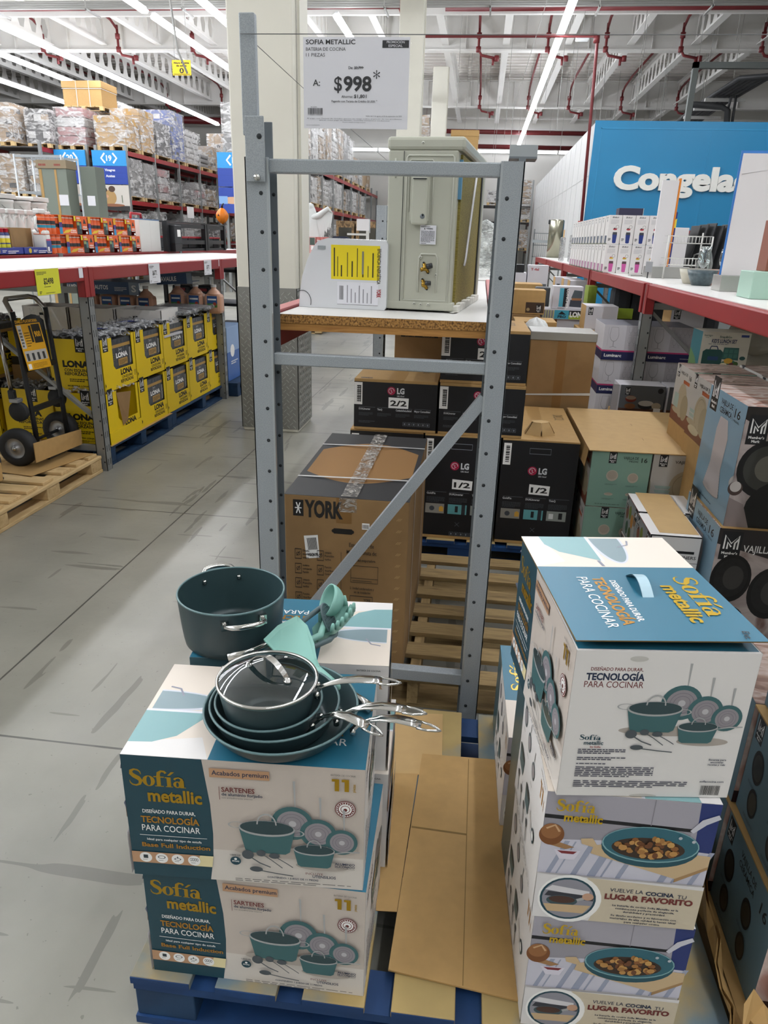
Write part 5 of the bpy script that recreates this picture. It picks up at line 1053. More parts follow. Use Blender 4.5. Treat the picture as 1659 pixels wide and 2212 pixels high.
wine_glass('left clear wine glass standing behind the dark bowl', 1.52, 5.42, 1.05); wine_glass('middle clear wine glass behind the dark bowl', 1.66, 5.42, 1.0); wine_glass('right clear wine glass beside the large blank sign', 1.78, 5.50, 1.0)
mb = MB(); p = [(.05, 0), (.055, .01), (.058, .12), (.04, .19), (.028, .215), (.032, .24)]; mb.lathe(p + [(r - .002, z) for r, z in p[::-1]], 'glass_clear', 32, (1.62, 5.75, ZT2)); mb.tube([(1.57, 5.75, ZT2 + .19), (1.54, 5.75, ZT2 + .18), (1.53, 5.75, ZT2 + .10), (1.56, 5.75, ZT2 + .05)], .005, 'glass_clear', 8); tag(mb.build('glass_jug'), 'clear glass jug with handle behind the wine glasses', 'jug')
# dish rack, black boards
t = thing('wire_dish_rack', 'white wire two-tier dish rack behind the wine glasses', 'dish rack', (1.40, 6.0, ZT2)); mat('wire_white', 'c9c8c2', .35)
for z in (.10, .26):
    mb = MB(); mb.tube([(0, 0, z), (.32, 0, z), (.32, .28, z), (0, .28, z)], .003, 'wire_white', 6, True); mb.tube([(0, 0, z + .05), (.32, 0, z + .05), (.32, .28, z + .05), (0, .28, z + .05)], .0025, 'wire_white', 6, True)
    for i in range(12): x = .015 + i * .026; mb.tube([(x, 0, z + .05), (x, 0, z), (x, .28, z), (x, .28, z + .05)], .0014, 'wire_white', 5)
    mb.build('wire_tier', t)
for x in (0, .32):
    for y in (0, .28): MB().tube([(x, y, 0), (x, y, .34 if y else .31)], .006, 'wire_white', 6).build('leg', t)
for i in range(7):
    t = tag(MB().box(0, .012, 0, .22, 0, .43 + .01 * (i % 3), 'rubber_black', .004).build('cutting_board', None, (1.90 + i * .05, 7.3 - i * .06, ZT2)), 'black board leaning on edge, %s of the row behind the dish rack' % ['leftmost', 'second', 'third', 'fourth', 'fifth', 'sixth', 'rightmost'][i], 'board', 'black boards on edge'); t.rotation_euler = (0, math.radians(9), .1)
tag(MB().box(1.62, 1.86, 7.25, 7.5, ZT2, ZT2 + .40, 'paper_white', .003).build('white_carton'), 'white carton left of the row of black boards', 'box')
t = thing('chip_bag_box', 'navy and yellow snack carton beside the orange-edged sign', 'box', (1.47, 6.55, ZT2)); mb = MB(); mb.box(0, .10, 0, .12, 0, .50, ink('222a6b'), .004); P = Panel(mb, (0, 0, 0), (1, 0, 0), (0, 0, 1), .10, .5); P.poly([(.3, .8), (1, .9), (1, .75)], ink('d9c63a')); P.rect(.1, .45, .7, .5, ink('d9c63a')); P.ell(.4, .25, .3, None, ink('d9b43a')); P.rect(0, 0, 1, .06, ink('b02a22')); mb.build('box_body', t)
mat('mint_box', 'a3c2b2', .45)
tag(MB().box(0, .34, 0, .22, 0, .125, 'mint_box', .003).build('mint_carton', None, (1.288, 3.751, 1.389), -.05), 'pale mint carton at the right edge on the shelf top', 'box')
t = thing('photo_carton', 'picture carton with brown food photo standing on the mint carton', 'box', (1.36, 3.82, ZT2 + .1265)); mb = MB(); mb.box(0, .3, 0, .12, 0, .23, ink('8a5240'), .002); P = Panel(mb, (0, 0, 0), (1, 0, 0), (0, 0, 1), .3, .23); P.poly([(0, .5), (.3, 1), (0, 1)], ink('cfc6bd')); P.ell(.3, .62, .25, .3, ink('c9b49a')); P.line([(.05, .05), (.08, .4)], .006, ink('3a2a22')); P.line([(.14, .05), (.16, .4)], .006, ink('3a2a22')); mb.build('box_body', t)
# bin, covers, wire cart
mat('steel_bin', 'a9a795', .22, .95)
t = thing('pedal_bin', 'tall brushed steel bin standing on the far right shelf top', 'bin', (1.40, 15.0, ZT2)); MB().lathe([(0, 0), (.14, 0), (.14, .66), (.13, .68), (0, .69)], 'steel_bin', 40).build('bin_body', t); MB().box(-.16, -.13, -.05, .05, .60, .68, 'black_plastic', .01).build('hinge', t)
mat('cover_grey', '5c5d60', .5); MATS['cover_film'] = film_mat('cover_film', .55, 'b5b5b5', 20)
for i in range(5): tag(MB().box(0, .07, 0, .16, 0, .34 + .03 * (i % 2), 'cover_film' if i < 3 else 'cover_grey', .02).box(.025, .045, .03, .06, .33, .44, ink('c9a878' if i in (0, 2) else '9a9a9a')).build('wrapped_tool', None, (1.17 + i * .075, 11.6 - i * .55, ZT2)), '%s plastic-wrapped tool hanging pack by the steel bin' % ['leftmost', 'second', 'third', 'fourth black', 'nearest black'][i], 'tool', 'wrapped tools beside the bin')
mat('cart_grey', '8b8f90', .35, .6)
t = thing('wire_cart', 'grey wire shopping cart at the far end of the right shelving', 'cart', (1.15, 17.6, 0)); mb = MB()
for i in range(14): mb.box(.02 + i * .045, .026 + i * .045, 0, .006, 1.35, 1.85, 'cart_grey')
for z in (1.35, 1.6, 1.85): mb.box(0, .64, 0, .012, z, z + .02, 'cart_grey')
mb.build('basket', t); MB().box(0, .03, 0, .03, 0, 1.95, 'cart_grey').build('cart_post', t); MB().box(.62, .65, 0, .03, 0, 1.95, 'cart_grey').build('cart_post', t); MB().box(-.02, .67, -.02, .06, 1.66, 1.72, 'steel_edge').build('handle', t)
t = thing('display_freezer', 'low glass-door freezer cabinet in front of the cold room', 'freezer', (3.3, 14.2, 0)); MB().box(0, 5.5, 0, .9, 0, .9, 'cart_grey').build('cabinet', t); MB().box(0, 5.5, .02, .88, 1.75, 1.86, 'brushed').build('header', t); MB().box(0, 5.5, .2, .86, .9, 1.75, ink('6a6f74')).build('interior', t); MB().box(.02, 5.48, .03, .05, .9, 1.75, 'glass_clear').build('glass_front', t)
rnd = random.Random(3)
for i in range(9): MB().box(.05 + i * .6, .11 + i * .6, .0, .03, .9, 1.75, 'brushed').build('door_frame', t)
tag(MB().box(2.6, 9, 16.5, 16.56, 1.9, 1.98, 'beam_red').build('rack_beam'), 'thin red beam in front of the blue cold room', 'beam'); tag(MB().box(4.3, 4.36, 16.5, 16.56, 0, 1.9, 'steel_in').build('beam_post'), 'grey post carrying the thin red beam by the cold room', 'post')
# ================================================================ UNDER AND IN FRONT OF THE RIGHT SHELVING
BK = ink('15161a')
def mmark(P, x, y, w, m=None, fg=W_):
    h = 1.55 * w * P.w / P.h; P.rect(x, y, x + w, y + h, m or BK)
    q = lambda pts: [(x + a * w, y + b * h) for a, b in pts]; T = .085 * w * P.w
    P.line(q([(.17, .38), (.17, .86), (.5, .58), (.83, .86), (.83, .38)]), T, fg); P.line(q([(.33, .38), (.33, .62), (.52, .46)]), T, fg); P.line(q([(.67, .38), (.67, .60), (.83, .75)]), T, fg)
    P.text("Member's", x + .5 * w, y + .20 * h, .085 * h, fg, w * .78, .03, 1, anchor='c'); P.text('Mark', x + .5 * w, y + .07 * h, .085 * h, fg, w * .42, .03, 1, anchor='c')
mat('mint_face', '7d9f8f', .5); mat('photo_wood', '6d3c2b', .5); mat('plate_sand', '9c9078', .45); mat('wall_photo', 'a9a6a0', .5)
def dish_box():
    w, d, h = .277, .30, .277; mb = MB(); mb.box(0, w, 0, d, 0, h, 'mint_face', .002); F = faces(mb, w, d, h)
    P = F['front']; mmark(P, .29, .80, .13); P.text('VAJILLA DE', .53, .885, .045, ink('22332c'), .25, .015); P.text('PIEZAS', .63, .835, .03, ink('22332c'), .15, .01); P.text('16', .83, .84, .075, ink('22332c'), .10, .02)
    for a, b, r, fl in ((.38, .58, .10, 1), (.73, .555, .09, 1), (.36, .24, .075, .35), (.72, .25, .075, .45)): P.ell(a, b, r, r * fl, ink('b3aa9a')); P.ell(a, b + .01, r * .8, r * fl * .75, ink('a89c8c')); P.lines(a - .1, b - r * fl - .07, .2, .025, 2, ink('4f665b'), 3, .4)
    P.lines(.15, .05, .6, .02, 1, ink('4f665b'), 4)
    for nm_ in ('right', 'left'):
        P = F[nm_]; P.rect(0, .25, 1, 1, 'wall_photo'); P.rect(0, 0, 1, .25, 'photo_wood'); P.ell(.55, .42, .26, .30, 'plate_sand'); P.ell(.75, .33, .20, .22, ink('8d8268')); P.poly([(.1, .25), (.12, .5), (.36, .5), (.38, .25)], ink('8fa198')); P.ell(.3, .2, .22, .05, 'plate_sand'); P.rect(.5, .72, .85, .78, ink('a2542f')); mmark(P, .08, .78, .13); P.text('VAJILLA DE', .28, .86, .05, ink('3a3a38'), .4, .01); P.text('16', .78, .82, .08, ink('3a3a38'), .12, .02)
    P = F['top']; P.rect(0, 0, 1, 1, 'photo_top')
    return mb
ramp_mat('photo_top', [(.25, '4a3834'), (.45, '8d7469'), (.6, 'b3a29a'), (.8, '6a4f47')], scale=5, stretch=(1, 4, 1), rough=.2, dist=2)
def dish_photo():
    w, d, h = .277, .30, .277; mb = MB(); mb.box(0, w, 0, d, 0, h, 'wall_photo', .002); F = faces(mb, w, d, h)
    for nm_ in ('front', 'left'):
        P = F[nm_]; P.rect(0, .25, 1, 1, 'wall_photo'); P.rect(0, 0, 1, .28, 'photo_wood'); P.ell(.62, .44, .30, .30, 'plate_sand'); P.ring(.62, .44, .24, .012, ink('857a62'), 28); P.ell(.85, .36, .24, .24, ink('93886e'))
        for k in range(3): P.poly([(.08, .30 + k * .075), (.11, .245 + k * .075), (.33, .245 + k * .075), (.36, .30 + k * .075)], ink('8fa198'))
        P.ell(.25, .24, .24, .05, 'plate_sand'); P.ell(.42, .14, .27, .07, ink('b0a78c')); P.rect(.55, .76, .95, .82, ink('a2542f')); mmark(P, .10, .79, .14); P.text('VAJILLA DE', .36, .86, .05, ink('3a3a38'), .42, .01); P.text('16', .84, .84, .075, ink('3a3a38'), .12, .02); P.text('PIEZAS', .55, .80, .03, ink('8a3a22'), .2)
    F['top'].rect(0, 0, 1, 1, 'photo_top')
    return mb
md, mp = dish_box().mesh('dinnerware_box'), dish_photo().mesh('dinnerware_box')
def mbox(me, name, label, cat, loc, rz=0, group=None):
    o = bpy.data.objects.new(name, me); C.objects.link(o); o.location = loc; o.rotation_euler = (0, 0, math.radians(rz)); return tag(o, label, cat, group)
G = '16-piece dinnerware boxes'
mbox(md, 'dinnerware_box', 'mint dinnerware box with four plates drawn, just under the big tan cardboard sheet', 'box', (.592, 3.365, .421), .4, G)
mbox(md, 'dinnerware_box', 'mint dinnerware box at the bottom, half hidden by the white-ended cookware carton', 'box', (.590, 3.362, .1425), .4, G)
mbox(mp, 'dinnerware_box', 'dinnerware box with plate photo front, right half of the tan-topped stack', 'box', (.876, 3.367, .421), .4, G)
mbox(mp, 'dinnerware_box', 'plate photo dinnerware box below, hidden behind the small white boxes', 'box', (.874, 3.364, .1425), .4, G)
for k, (x, lv) in enumerate(((.592, 0), (.876, 0), (.592, 1), (.876, 1))):
    for r in range(2): mbox(md if x < .8 else mp, 'dinnerware_box', 'dinnerware box %s in the tan-topped stack, %s row behind its front' % (['lower left', 'lower right', 'upper left', 'upper right'][k], ('second', 'third')[r]), 'box', (x, 3.68 + r * .312, .1425 + lv * .2785), 0, G)
tag(MB().add([(.575, 3.355, .7), (1.165, 3.37, .7), (1.175, 4.30, .7), (.57, 4.295, .7), (.575, 3.355, .704), (1.165, 3.37, .704), (1.175, 4.30, .704), (.57, 4.295, .704)], [(3, 2, 1, 0), (4, 5, 6, 7), (0, 1, 5, 4), (1, 2, 6, 5), (2, 3, 7, 6), (3, 0, 4, 7)], 'kraft_light').build('cardboard_sheet'), 'large plain tan cardboard sheet covering the dinnerware stack', 'cardboard')
tag(MB().add([(.573, 3.36, .706), (.573, 4.29, .706), (.560, 4.29, .60), (.563, 3.36, .62)], [(0, 1, 2, 3)], ink('8a4a30')).add([(.572, 3.36, .705), (.572, 4.29, .705), (.559, 4.29, .60), (.562, 3.36, .62)], [(0, 1, 2, 3)], 'kraft').build('folded_flap'), 'reddish-brown folded cardboard edge hanging from the tan sheet', 'cardboard')
block_pallet('blue pallet under the tan-topped dinnerware stack', (.57, 3.33, 0), 0, .62, .99, 'pallet_worn', 'pallet_blue', 'pallet_blue', 5)
# light-blue ceramic boxes, black plate photo fronts
mat('blue_face', '7f9fb3', .45); mat('greyblue_face', '5f7a86', .5); mat('dark_plate', '1b1b1d', .3, var=.3, scale=50); mat('plate_white', 'b9b2b4', .4); ramp_mat('stone_photo', [(.3, '8d7f7d'), (.55, 'b8aca8'), (.75, '6d4d44')], scale=7, rough=.4, dist=1)
ramp_mat('marble_photo', [(.25, '6a4238'), (.42, 'b3897c'), (.55, 'd8c9c2'), (.72, '9a6c60')], scale=3.5, stretch=(1, 3, 1), rough=.22, dist=2.5)
def big_ceramic():
    w, d, h = .45, .44, .466; mb = MB(); mb.box(0, w, 0, d, 0, h, 'blue_face', .002); F = faces(mb, w, d, h)
    P = F['left']; P.rect(0, 0, 1, 1, 'blue_face'); mmark(P, .06, .80, .20); P.text('VAJILLA DE', .36, .90, .045, BK, .32, .01); P.text('CERÁMICA', .36, .83, .045, BK, .32, .01); P.rect(.71, .82, .714, .95, BK); P.text('16', .745, .86, .07, BK, .14, .01); P.text('PIEZAS', .745, .825, .016, BK, .13)
    P.poly([(.37, .30), (.37, .68), (.42, .80), (.62, .80), (.70, .66), (.66, .30)], 'plate_white')
    for i in range(10): P.ell(.52, .36 - i * .022, .16 + i * .008, .035, ink('8d898e')); P.ell(.52, .366 - i * .022, .16 + i * .008, .033, 'plate_white')
    P.lines(.12, .05, .7, .018, 1, ink('3d5360'), 3)
    P = F['front']; P.rect(0, 0, 1, 1, 'stone_photo'); P.poly([(0, 1), (1, 1), (1, .72), (.5, .74), (0, .86)], ink('2a2425')); mmark(P, .03, .72, .17); P.text('VAJILLA DE CERÁMICA', .22, .80, .06, W_, .72, .01, 3)
    for a, b, rx, ry in ((.17, .55, .17, .22), (.52, .44, .19, .24), (.20, .16, .15, .14), (.86, .62, .16, .2), (.8, .12, .22, .16)): P.ell(a, b, rx, ry, ink('0e0e10')); P.ell(a, b + .01, rx * .82, ry * .82, 'dark_plate'); P.ell(a + .02, b + .01, rx * .5, ry * .5, ink('3d3b3a'))
    P.ell(.02, .38, .05, .06, ink('b5b0ab'))
    F['top'].rect(0, 0, 1, 1, 'marble_photo'); return mb
def big_ceramic2():
    mb = big_ceramic(); P = Panel(mb, (0, 0, 0), (1, 0, 0), (0, 0, 1), .45, .466, .004); P.rect(0, 0, 1, 1, 'stone_photo'); P.poly([(0, 1), (1, 1), (1, .9), (.2, .8), (0, .9)], ink('26211f')); mmark(P, .03, .70, .16); P.text('VAJILLA DE', .22, .80, .06, W_, .5, .01, 3)
    P.ell(.24, .50, .23, .24, ink('0e0e10')); P.ell(.25, .51, .19, .19, ink('3a3a36')); P.ell(.26, .51, .11, .11, ink('6c6a60')); P.ell(.03, .33, .06, .06, ink('4a3a35')); P.ell(.03, .345, .045, .045, ink('c4bdb8')); P.ell(.55, .16, .42, .30, ink('0b0b0c')); P.ell(.60, .26, .30, .26, ink('151517')); P.ell(.62, .2, .15, .11, ink('2b2b2d')); P.poly([(0, .0), (.2, 0), (.12, .2), (0, .25)], ink('8a7d7b')); return mb
mc, mc2 = big_ceramic().mesh('ceramic_box'), big_ceramic2().mesh('ceramic_box')
GC = 'large ceramic dinnerware boxes'
mbox(mc2, 'ceramic_box', 'upper light-blue ceramic dinnerware box with marbled top, black plates on its front', 'box', (1.0, 2.70, .6105), 0, GC)
mbox(mc, 'ceramic_box', 'lower light-blue ceramic dinnerware box with black plates and white title on its front', 'box', (.985, 2.68, .1425), 0, GC)
tag(MB().box(.99, 1.46, 2.675, 3.14, .6088, .6102, 'kraft').build('cardboard_divider'), 'thin tan cardboard divider between the two light-blue ceramic boxes', 'cardboard')
block_pallet('blue pallet under the light-blue ceramic boxes', (.96, 2.62, 0), 0, 1.0, .62, 'pallet_worn', 'pallet_blue', 'pallet_blue', 6)
mbox(mp, 'dinnerware_box', 'plate-photo dinnerware box right behind the upper light-blue ceramic box', 'box', (1.02, 3.17, .79), 0, G); mbox(md, 'dinnerware_box', 'mint dinnerware box second behind the upper light-blue ceramic box', 'box', (1.03, 3.50, .79), 90 if False else 0, G)
mbox(md, 'dinnerware_box', 'mint dinnerware box with glossy top right of the plate-photo box under the shelf', 'box', (1.325, 3.20, .79), 0, G); mbox(mp, 'dinnerware_box', 'glossy-topped dinnerware box deepest under the shelf beside the lunch set', 'box', (1.335, 3.52, .79), 0, G)
for i, (x, y) in enumerate(((1.02, 3.17), (1.03, 3.50), (1.325, 3.20), (1.335, 3.52))): tag(MB().box(x, x + .28, y, y + .30, .006, .788, 'kraft', .003).build('storage_carton'), 'plain tan carton supporting the dinnerware boxes under the right shelf, %s' % ['front left', 'rear left', 'front right', 'rear right'][i], 'box', 'plain cartons under the dinnerware boxes')
# small white food-container boxes
def small_box():
    w, d, h = .20, .245, .19; mb = MB(); mb.box(0, w, 0, d, 0, h, 'carton_white', .002); F = faces(mb, w, d, h); P = F['left']; P.rect(0, 0, 1, 1, ink('8b8d8c'))
    for a, b, c in ((.2, .6, '7d4a35'), (.42, .68, '6f7a33'), (.62, .55, 'b5792f'), (.3, .25, '3f5a45'), (.55, .2, '4c5a2f'), (.8, .35, 'a8a59e'), (.82, .7, '8a6a4a')): P.ell(a, b, .10, .17, ink(c))
    mmark(P, .05, .68, .14); P.rect(.80, .70, .97, .98, BK); P.text('24', .82, .78, .14, W_, .12, .02); P.rect(0, .985, 1, 1, ink('9c3a22')); P = F['front']; P.rect(0, .97, 1, 1, BK); P.rect(0, 0, .03, 1, BK); P.rect(.35, .60, .9, .66, BK); P.text('CONTAINERS', .3, .48, .07, BK, .65, .01); P.rect(0, .38, 1, .39, BK)
    for i in range(3): P.text('- Ultra resistente', .2, .28 - i * .09, .05, BK, .6, .01)
    return mb
ms = small_box().mesh('container_box')
GS = 'small white food-container boxes'
for lb, x, y, z in (('right-hand small white container box with food photo side, beside the blue ceramic box', .935, 3.055, .335), ('left-hand small white container box with a tan open top patch', .765, 3.04, .335), ('small white container box in front of the left-hand one', .76, 2.775, .335), ('small white container box under the right-hand one', .935, 3.05, .1425), ('small white container box under the left-hand one', .76, 3.04, .1425), ('small white container box under the front one', .755, 2.775, .1425)): mbox(ms, 'container_box', lb, 'box', (x, y, z), 0, GS)
tag(MB().box(.80, .955, 2.80, 3.30, .5252, .5262, 'kraft_light').build('cardboard_patch'), 'small tan cardboard patch between the small white container boxes', 'cardboard')
slat_pallet('low wooden pallet under the small white container boxes', .74, 1.14 - .19, [(2.72, 2.82), (2.95, 3.05), (3.2, 3.30)], .142, 'wood_old', 'wood_old_y', stringers=(.745, .90))
# nearer grey-blue boxes in a crumpled tray
def grey_box():
    w, d, h = .36, .285, .268; mb = MB(); mb.box(0, w, 0, d, 0, h, 'greyblue_face', .002); F = faces(mb, w, d, h); P = F['left']; P.rect(0, 0, 1, 1, 'greyblue_face'); mmark(P, .03, .72, .13); P.text('VAJILLA DE', .34, .82, .055, BK, .32, .01); P.text('CERÁMICA', .34, .73, .055, BK, .32, .01); P.text('16', .78, .74, .10, BK, .12, .01)
    for a, b, r in ((.20, .55, .10), (.62, .52, .09), (.25, .24, .085), (.66, .22, .08)): P.ell(a, b, r, r * 1.5, ink('15171a')); P.ell(a + .005, b, r * .8, r * 1.15, 'dark_plate'); P.lines(a - .1, b - r * 1.5 - .06, .2, .03, 2, ink('36474f'), 2, .4)
    P = F['front']; P.rect(0, 0, 1, 1, 'marble_photo'); P.ell(.3, .4, .2, .2, ink('2b1c20')); P.ell(.3, .42, .15, .15, 'plate_white'); P.rect(0, 0, 1, .12, ink('2a1216')); F['top'].rect(0, 0, 1, 1, 'photo_top'); return mb
mg = grey_box().mesh('ceramic_box'); GG = 'grey-blue ceramic boxes in the cardboard tray'
for lv in range(3):
    for r, y in enumerate((1.095, 1.385)):
        if lv == 2 and r == 1: continue
        mbox(mg, 'ceramic_box', 'grey-blue ceramic dinnerware box, %s level, %s along the right edge' % (('bottom', 'middle', 'top')[lv], ('nearest', 'second', 'third')[r]), 'box', (.655 + .006 * lv - .004 * r, y, .148 + lv * .2745), -1.0, GG)
for lv in (1, 2): tag(MB().box(.652, 1.02, 1.10, 1.66 if lv < 2 else 1.375, .148 + lv * .2745 - .0058, .148 + lv * .2745 - .002, 'kraft').build('cardboard_divider'), 'tan cardboard divider %s the %s level of grey-blue boxes' % ('under', ('', 'middle', 'top')[lv]), 'cardboard')
rnd = random.Random(11); mb = MB()
def tray_h(y):
    return .36 if y > 1.5 else (.20 + (y - 1.08) * .38)
N = 24; vs = []; vs2 = []
for i in range(N + 1):
    y = 1.02 + i * .92 / N; lean = .035 * math.sin(i * .55) + .02
    vs += [(.622 + .006 * math.sin(i * 1.3), y, .143), (.618 - .02 * (1 - i / N) + .006 * math.sin(i * .9), y, .143 + (tray_h(y) - .143) * .55), (.632 - .045 * (1 - i / N) + .008 * math.sin(i * 1.7), y, tray_h(y) + .012 * math.sin(i * 2.1))]
mb.add(vs, [(3 * i + k, 3 * i + 3 + k, 3 * i + 4 + k, 3 * i + 1 + k) for i in range(N) for k in (0, 1)], 'kraft'); mb.add([(x + .006, y, z) for x, y, z in vs], [(3 * i + k, 3 * i + 3 + k, 3 * i + 4 + k, 3 * i + 1 + k) for i in range(N) for k in (0, 1)], 'kraft')
vs = []
for i in range(N + 1):
    x = .60 + i * .5 / N; vs += [(x, 1.02 + .02 * math.sin(i * 1.1), .143), (x, 1.00 + .025 * math.sin(i * 1.9), .20 + .02 * math.sin(i * .8)), (x + .01, 1.04 + .02 * math.sin(i * 1.3), .235 + .02 * math.sin(i * 1.7))]
mb.add(vs, [(3 * i + k, 3 * i + 3 + k, 3 * i + 4 + k, 3 * i + 1 + k) for i in range(N) for k in (0, 1)], 'kraft')
mb.box(.63, 1.1, 1.03, 1.96, .1425, .146, 'kraft'); tag(mb.build('cardboard_tray'), 'crumpled brown cardboard tray around the grey-blue boxes at the right edge', 'cardboard tray')
slat_pallet('worn wooden pallet under the crumpled cardboard tray at the right edge', .632, 1.5, [(1.0, 1.10), (1.2, 1.3), (1.4, 1.5), (1.6, 1.7), (1.86, 1.96)], .142, 'wood_old', 'wood_old_y', stringers=(.635, 1.05))
# ---------------------------------------------------------------- glassware and lunch boxes under the shelf
mat('lum_white', 'c9c7cc', .45); mat('lum_navy', '1f2450', .4); mat('lum_pink', 'b83a6c', .4); mat('lum_top', '55565f', .4); LN = ink('8b8b90')
def gline(P, cx, y, s):
    k = P.w / P.h
    P.ring(cx, y + .62 * s * k, .22 * s, .016 * s + .001, LN, 20, PI, 2 * PI, .33 * s * k); P.line([(cx - .22 * s, y + .62 * s * k), (cx - .17 * s, y + 1.0 * s * k), (cx + .17 * s, y + 1.0 * s * k), (cx + .22 * s, y + .62 * s * k)], .014 * s * P.w + .0004, LN); P.line([(cx, y + .30 * s * k), (cx, y + .04 * s * k)], .03 * s * P.w, LN); P.line([(cx - .17 * s, y), (cx, y + .05 * s * k), (cx + .17 * s, y)], .02 * s * P.w, LN)
def lum_box():
    w, d, h = .297, .42, .238; mb = MB(); mb.box(0, w, 0, d, 0, h, 'lum_white', .002); F = faces(mb, w, d, h)
    P = F['front']; P.rect(.5, .3, 1, 1, ink('b4b1b6')); gline(P, .24, .36, .46); P.rect(.10, .40, .103, .93, LN)
    for r in (0, 1):
        for i in range(4): gline(P, .60 + i * .105, .72 - r * .30, .19)
    P.rect(0, 0, 1, .24, 'lum_navy'); P.rect(0, .24, 1, .285, 'lum_pink'); P.text('Luminarc', .06, .09, .085, W_, .40, .025, 3); P.text('www.luminarc.com', .78, .10, .03, W_, .2); F['top'].rect(0, 0, 1, 1, 'lum_top'); P = F['left']; P.rect(0, 0, 1, .24, 'lum_navy'); P.rect(0, .24, 1, .285, 'lum_pink'); return mb
ml = lum_box().mesh('glassware_box')
for lv in range(4):
    for c in range(2): mbox(ml, 'glassware_box', 'white and navy wine-glass box, %s, %s the right shelf upright' % (['bottom level', 'second level up', 'third level up', 'top level'][lv], ('left of', 'right of')[c]), 'box', (.89 + c * .301, 5.25 - .01 * (lv % 2), .143 + lv * .24), 0, 'white and navy wine-glass boxes')
block_pallet('blue pallet under the wine-glass boxes', (.86, 5.22, 0), 0, 1.1, .6, 'pallet_worn', 'pallet_blue', 'pallet_blue', 5)
def bowl_box():
    w, d, h = .30, .20, .19; mb = MB(); mb.box(0, w, 0, d, 0, h, 'lum_white', .002); F = faces(mb, w, d, h); P = F['front']; P.rect(.03, 0, 1, 1, ink('5b5e62')); P.rect(.03, 0, 1, .18, ink('4f3023')); P.ell(.62, .32, .17, .16, ink('23272b')); P.ell(.62, .38, .165, .10, ink('c3beb6')); P.ell(.28, .52, .12, .12, ink('7a2e22')); P.ell(.28, .56, .11, .07, ink('a08a78')); P.ell(.28, .26, .12, .10, ink('8a5a3a')); P.ell(.85, .3, .10, .12, ink('b5a890')); P.ell(.90, .84, .06, None, BK); mmark(P, .14, .66, .11); P.rect(.80, .04, .95, .22, W_); return mb
mw = bowl_box().mesh('bowl_set_box')
mbox(mw, 'bowl_set_box', 'bowl set box with torn white flap in front of the wine-glass boxes', 'box', (.985, 4.93, .555), 0, 'bowl set boxes'); mbox(mw, 'bowl_set_box', 'bowl set box to the right, mostly behind the mint dinnerware box', 'box', (1.30, 4.93, .555), 0, 'bowl set boxes')
tag(MB().add([(.985, 4.93, .56), (.93, 4.86, .58), (.93, 4.86, .76), (.985, 4.93, .745)], [(0, 1, 2, 3)], 'lum_white').add([(.983, 4.931, .56), (.928, 4.861, .58), (.928, 4.861, .76), (.983, 4.931, .745)], [(0, 1, 2, 3)], 'lum_white').build('open_flap'), 'open white carton flap standing out left of the bowl set box', 'flap')
tag(MB().box(.97, 1.62, 4.90, 5.15, .003, .553, 'kraft', .003).build('storage_carton'), 'plain tan carton under the bowl set boxes', 'box')
t = thing('lunch_set_box', "white KID'S LUNCH SET box with green lunch bag photo under the shelf", 'box', (1.315, 4.45, .935)); w, d, h = .27, .20, .225; mb = MB(); mb.box(0, w, 0, d, 0, h, ink('c4c0b4'), .002); F = faces(mb, w, d, h); P = F['front']; DG = ink('1f4a48'); NV = ink('1d2d55')
P.text('bentgo', .04, .89, .045, DG, .17, .01); P.text('kids', .07, .85, .025, DG, .07); P.text('Snap&Go', .36, .86, .05, DG, .25, .02); P.text("KID'S LUNCH SET", .21, .73, .09, NV, .52, .03); P.rect(.80, .89, .96, .95, ink('22357a')); P.lines(.15, .69, .6, .018, 1, NV, 2, .6)
P.poly([(.06, .18), (.06, .50), (.12, .56), (.42, .56), (.48, .50), (.48, .18), (.42, .12), (.12, .12)], DG); P.line([(.2, .56), (.22, .64), (.34, .64), (.37, .56)], .006, NV); P.rect(.18, .28, .4, .38, ink('24406a')); P.poly([(.47, .32), (.49, .62), (.80, .62), (.82, .30)], ink('2d5a54'))
for i in range(3):
    for j in range(2): P.rect(.51 + i * .098, .36 + j * .12, .59 + i * .098, .46 + j * .12, ink('3c6f66'))
P.poly([(.44, .16), (.55, .05), (.80, .07), (.84, .22), (.72, .30), (.50, .26)], ink('2f6a58')); P.ell(.53, .16, .08, .07, ink('d9d2b4')); P.ell(.62, .28, .09, .07, ink('c79a35')); P.ell(.71, .17, .08, .07, ink('5a2530')); P.ell(.78, .22, .05, .05, ink('3c5a24')); P.ell(.90, .36, .06, .05, DG)
P = F['left']; P.rect(0, 0, 1, 1, ink('1f5a60')); P.poly([(0, 0), (1, 0), (.6, .3), (0, .5)], ink('4a6a3a')); mb.build('box_body', t)
tag(MB().box(1.30, 1.62, 4.42, 4.68, .004, .933, 'kraft', .003).build('storage_carton'), "plain carton under the kid's lunch set box", 'box')
def mw_box(name, label, loc, w, d, h, mark, rz=0, group='plain white store-mark boxes'):
    t = thing(name, label, 'box', loc, math.radians(rz), group); mb = MB(); mb.box(0, w, 0, d, 0, h, 'lum_white', .002); P = Panel(mb, (0, 0, 0), (1, 0, 0), (0, 0, 1), w, h); mmark(P, *mark); P.lines(.45, .30, .4, .22, 4, ink('6a6a6e'), 3, .3); P.rect(0, .02, 1, .05, ink('9d9b9e')); mb.build('box_body', t); MB().box(-.0014, -.0004, 0, d, 0, h, 'kraft').build('kraft_side', t)
mw_box('store_carton', 'white carton with black store mark behind the left wine-glass boxes', (.93, 6.52, .93), .27, .3, .20, (.08, .62, .15)); mw_box('store_carton', 'tall white carton with black store mark behind the right wine-glass boxes', (1.44, 5.72, .87), .24, .25, .36, (.08, .68, .20))
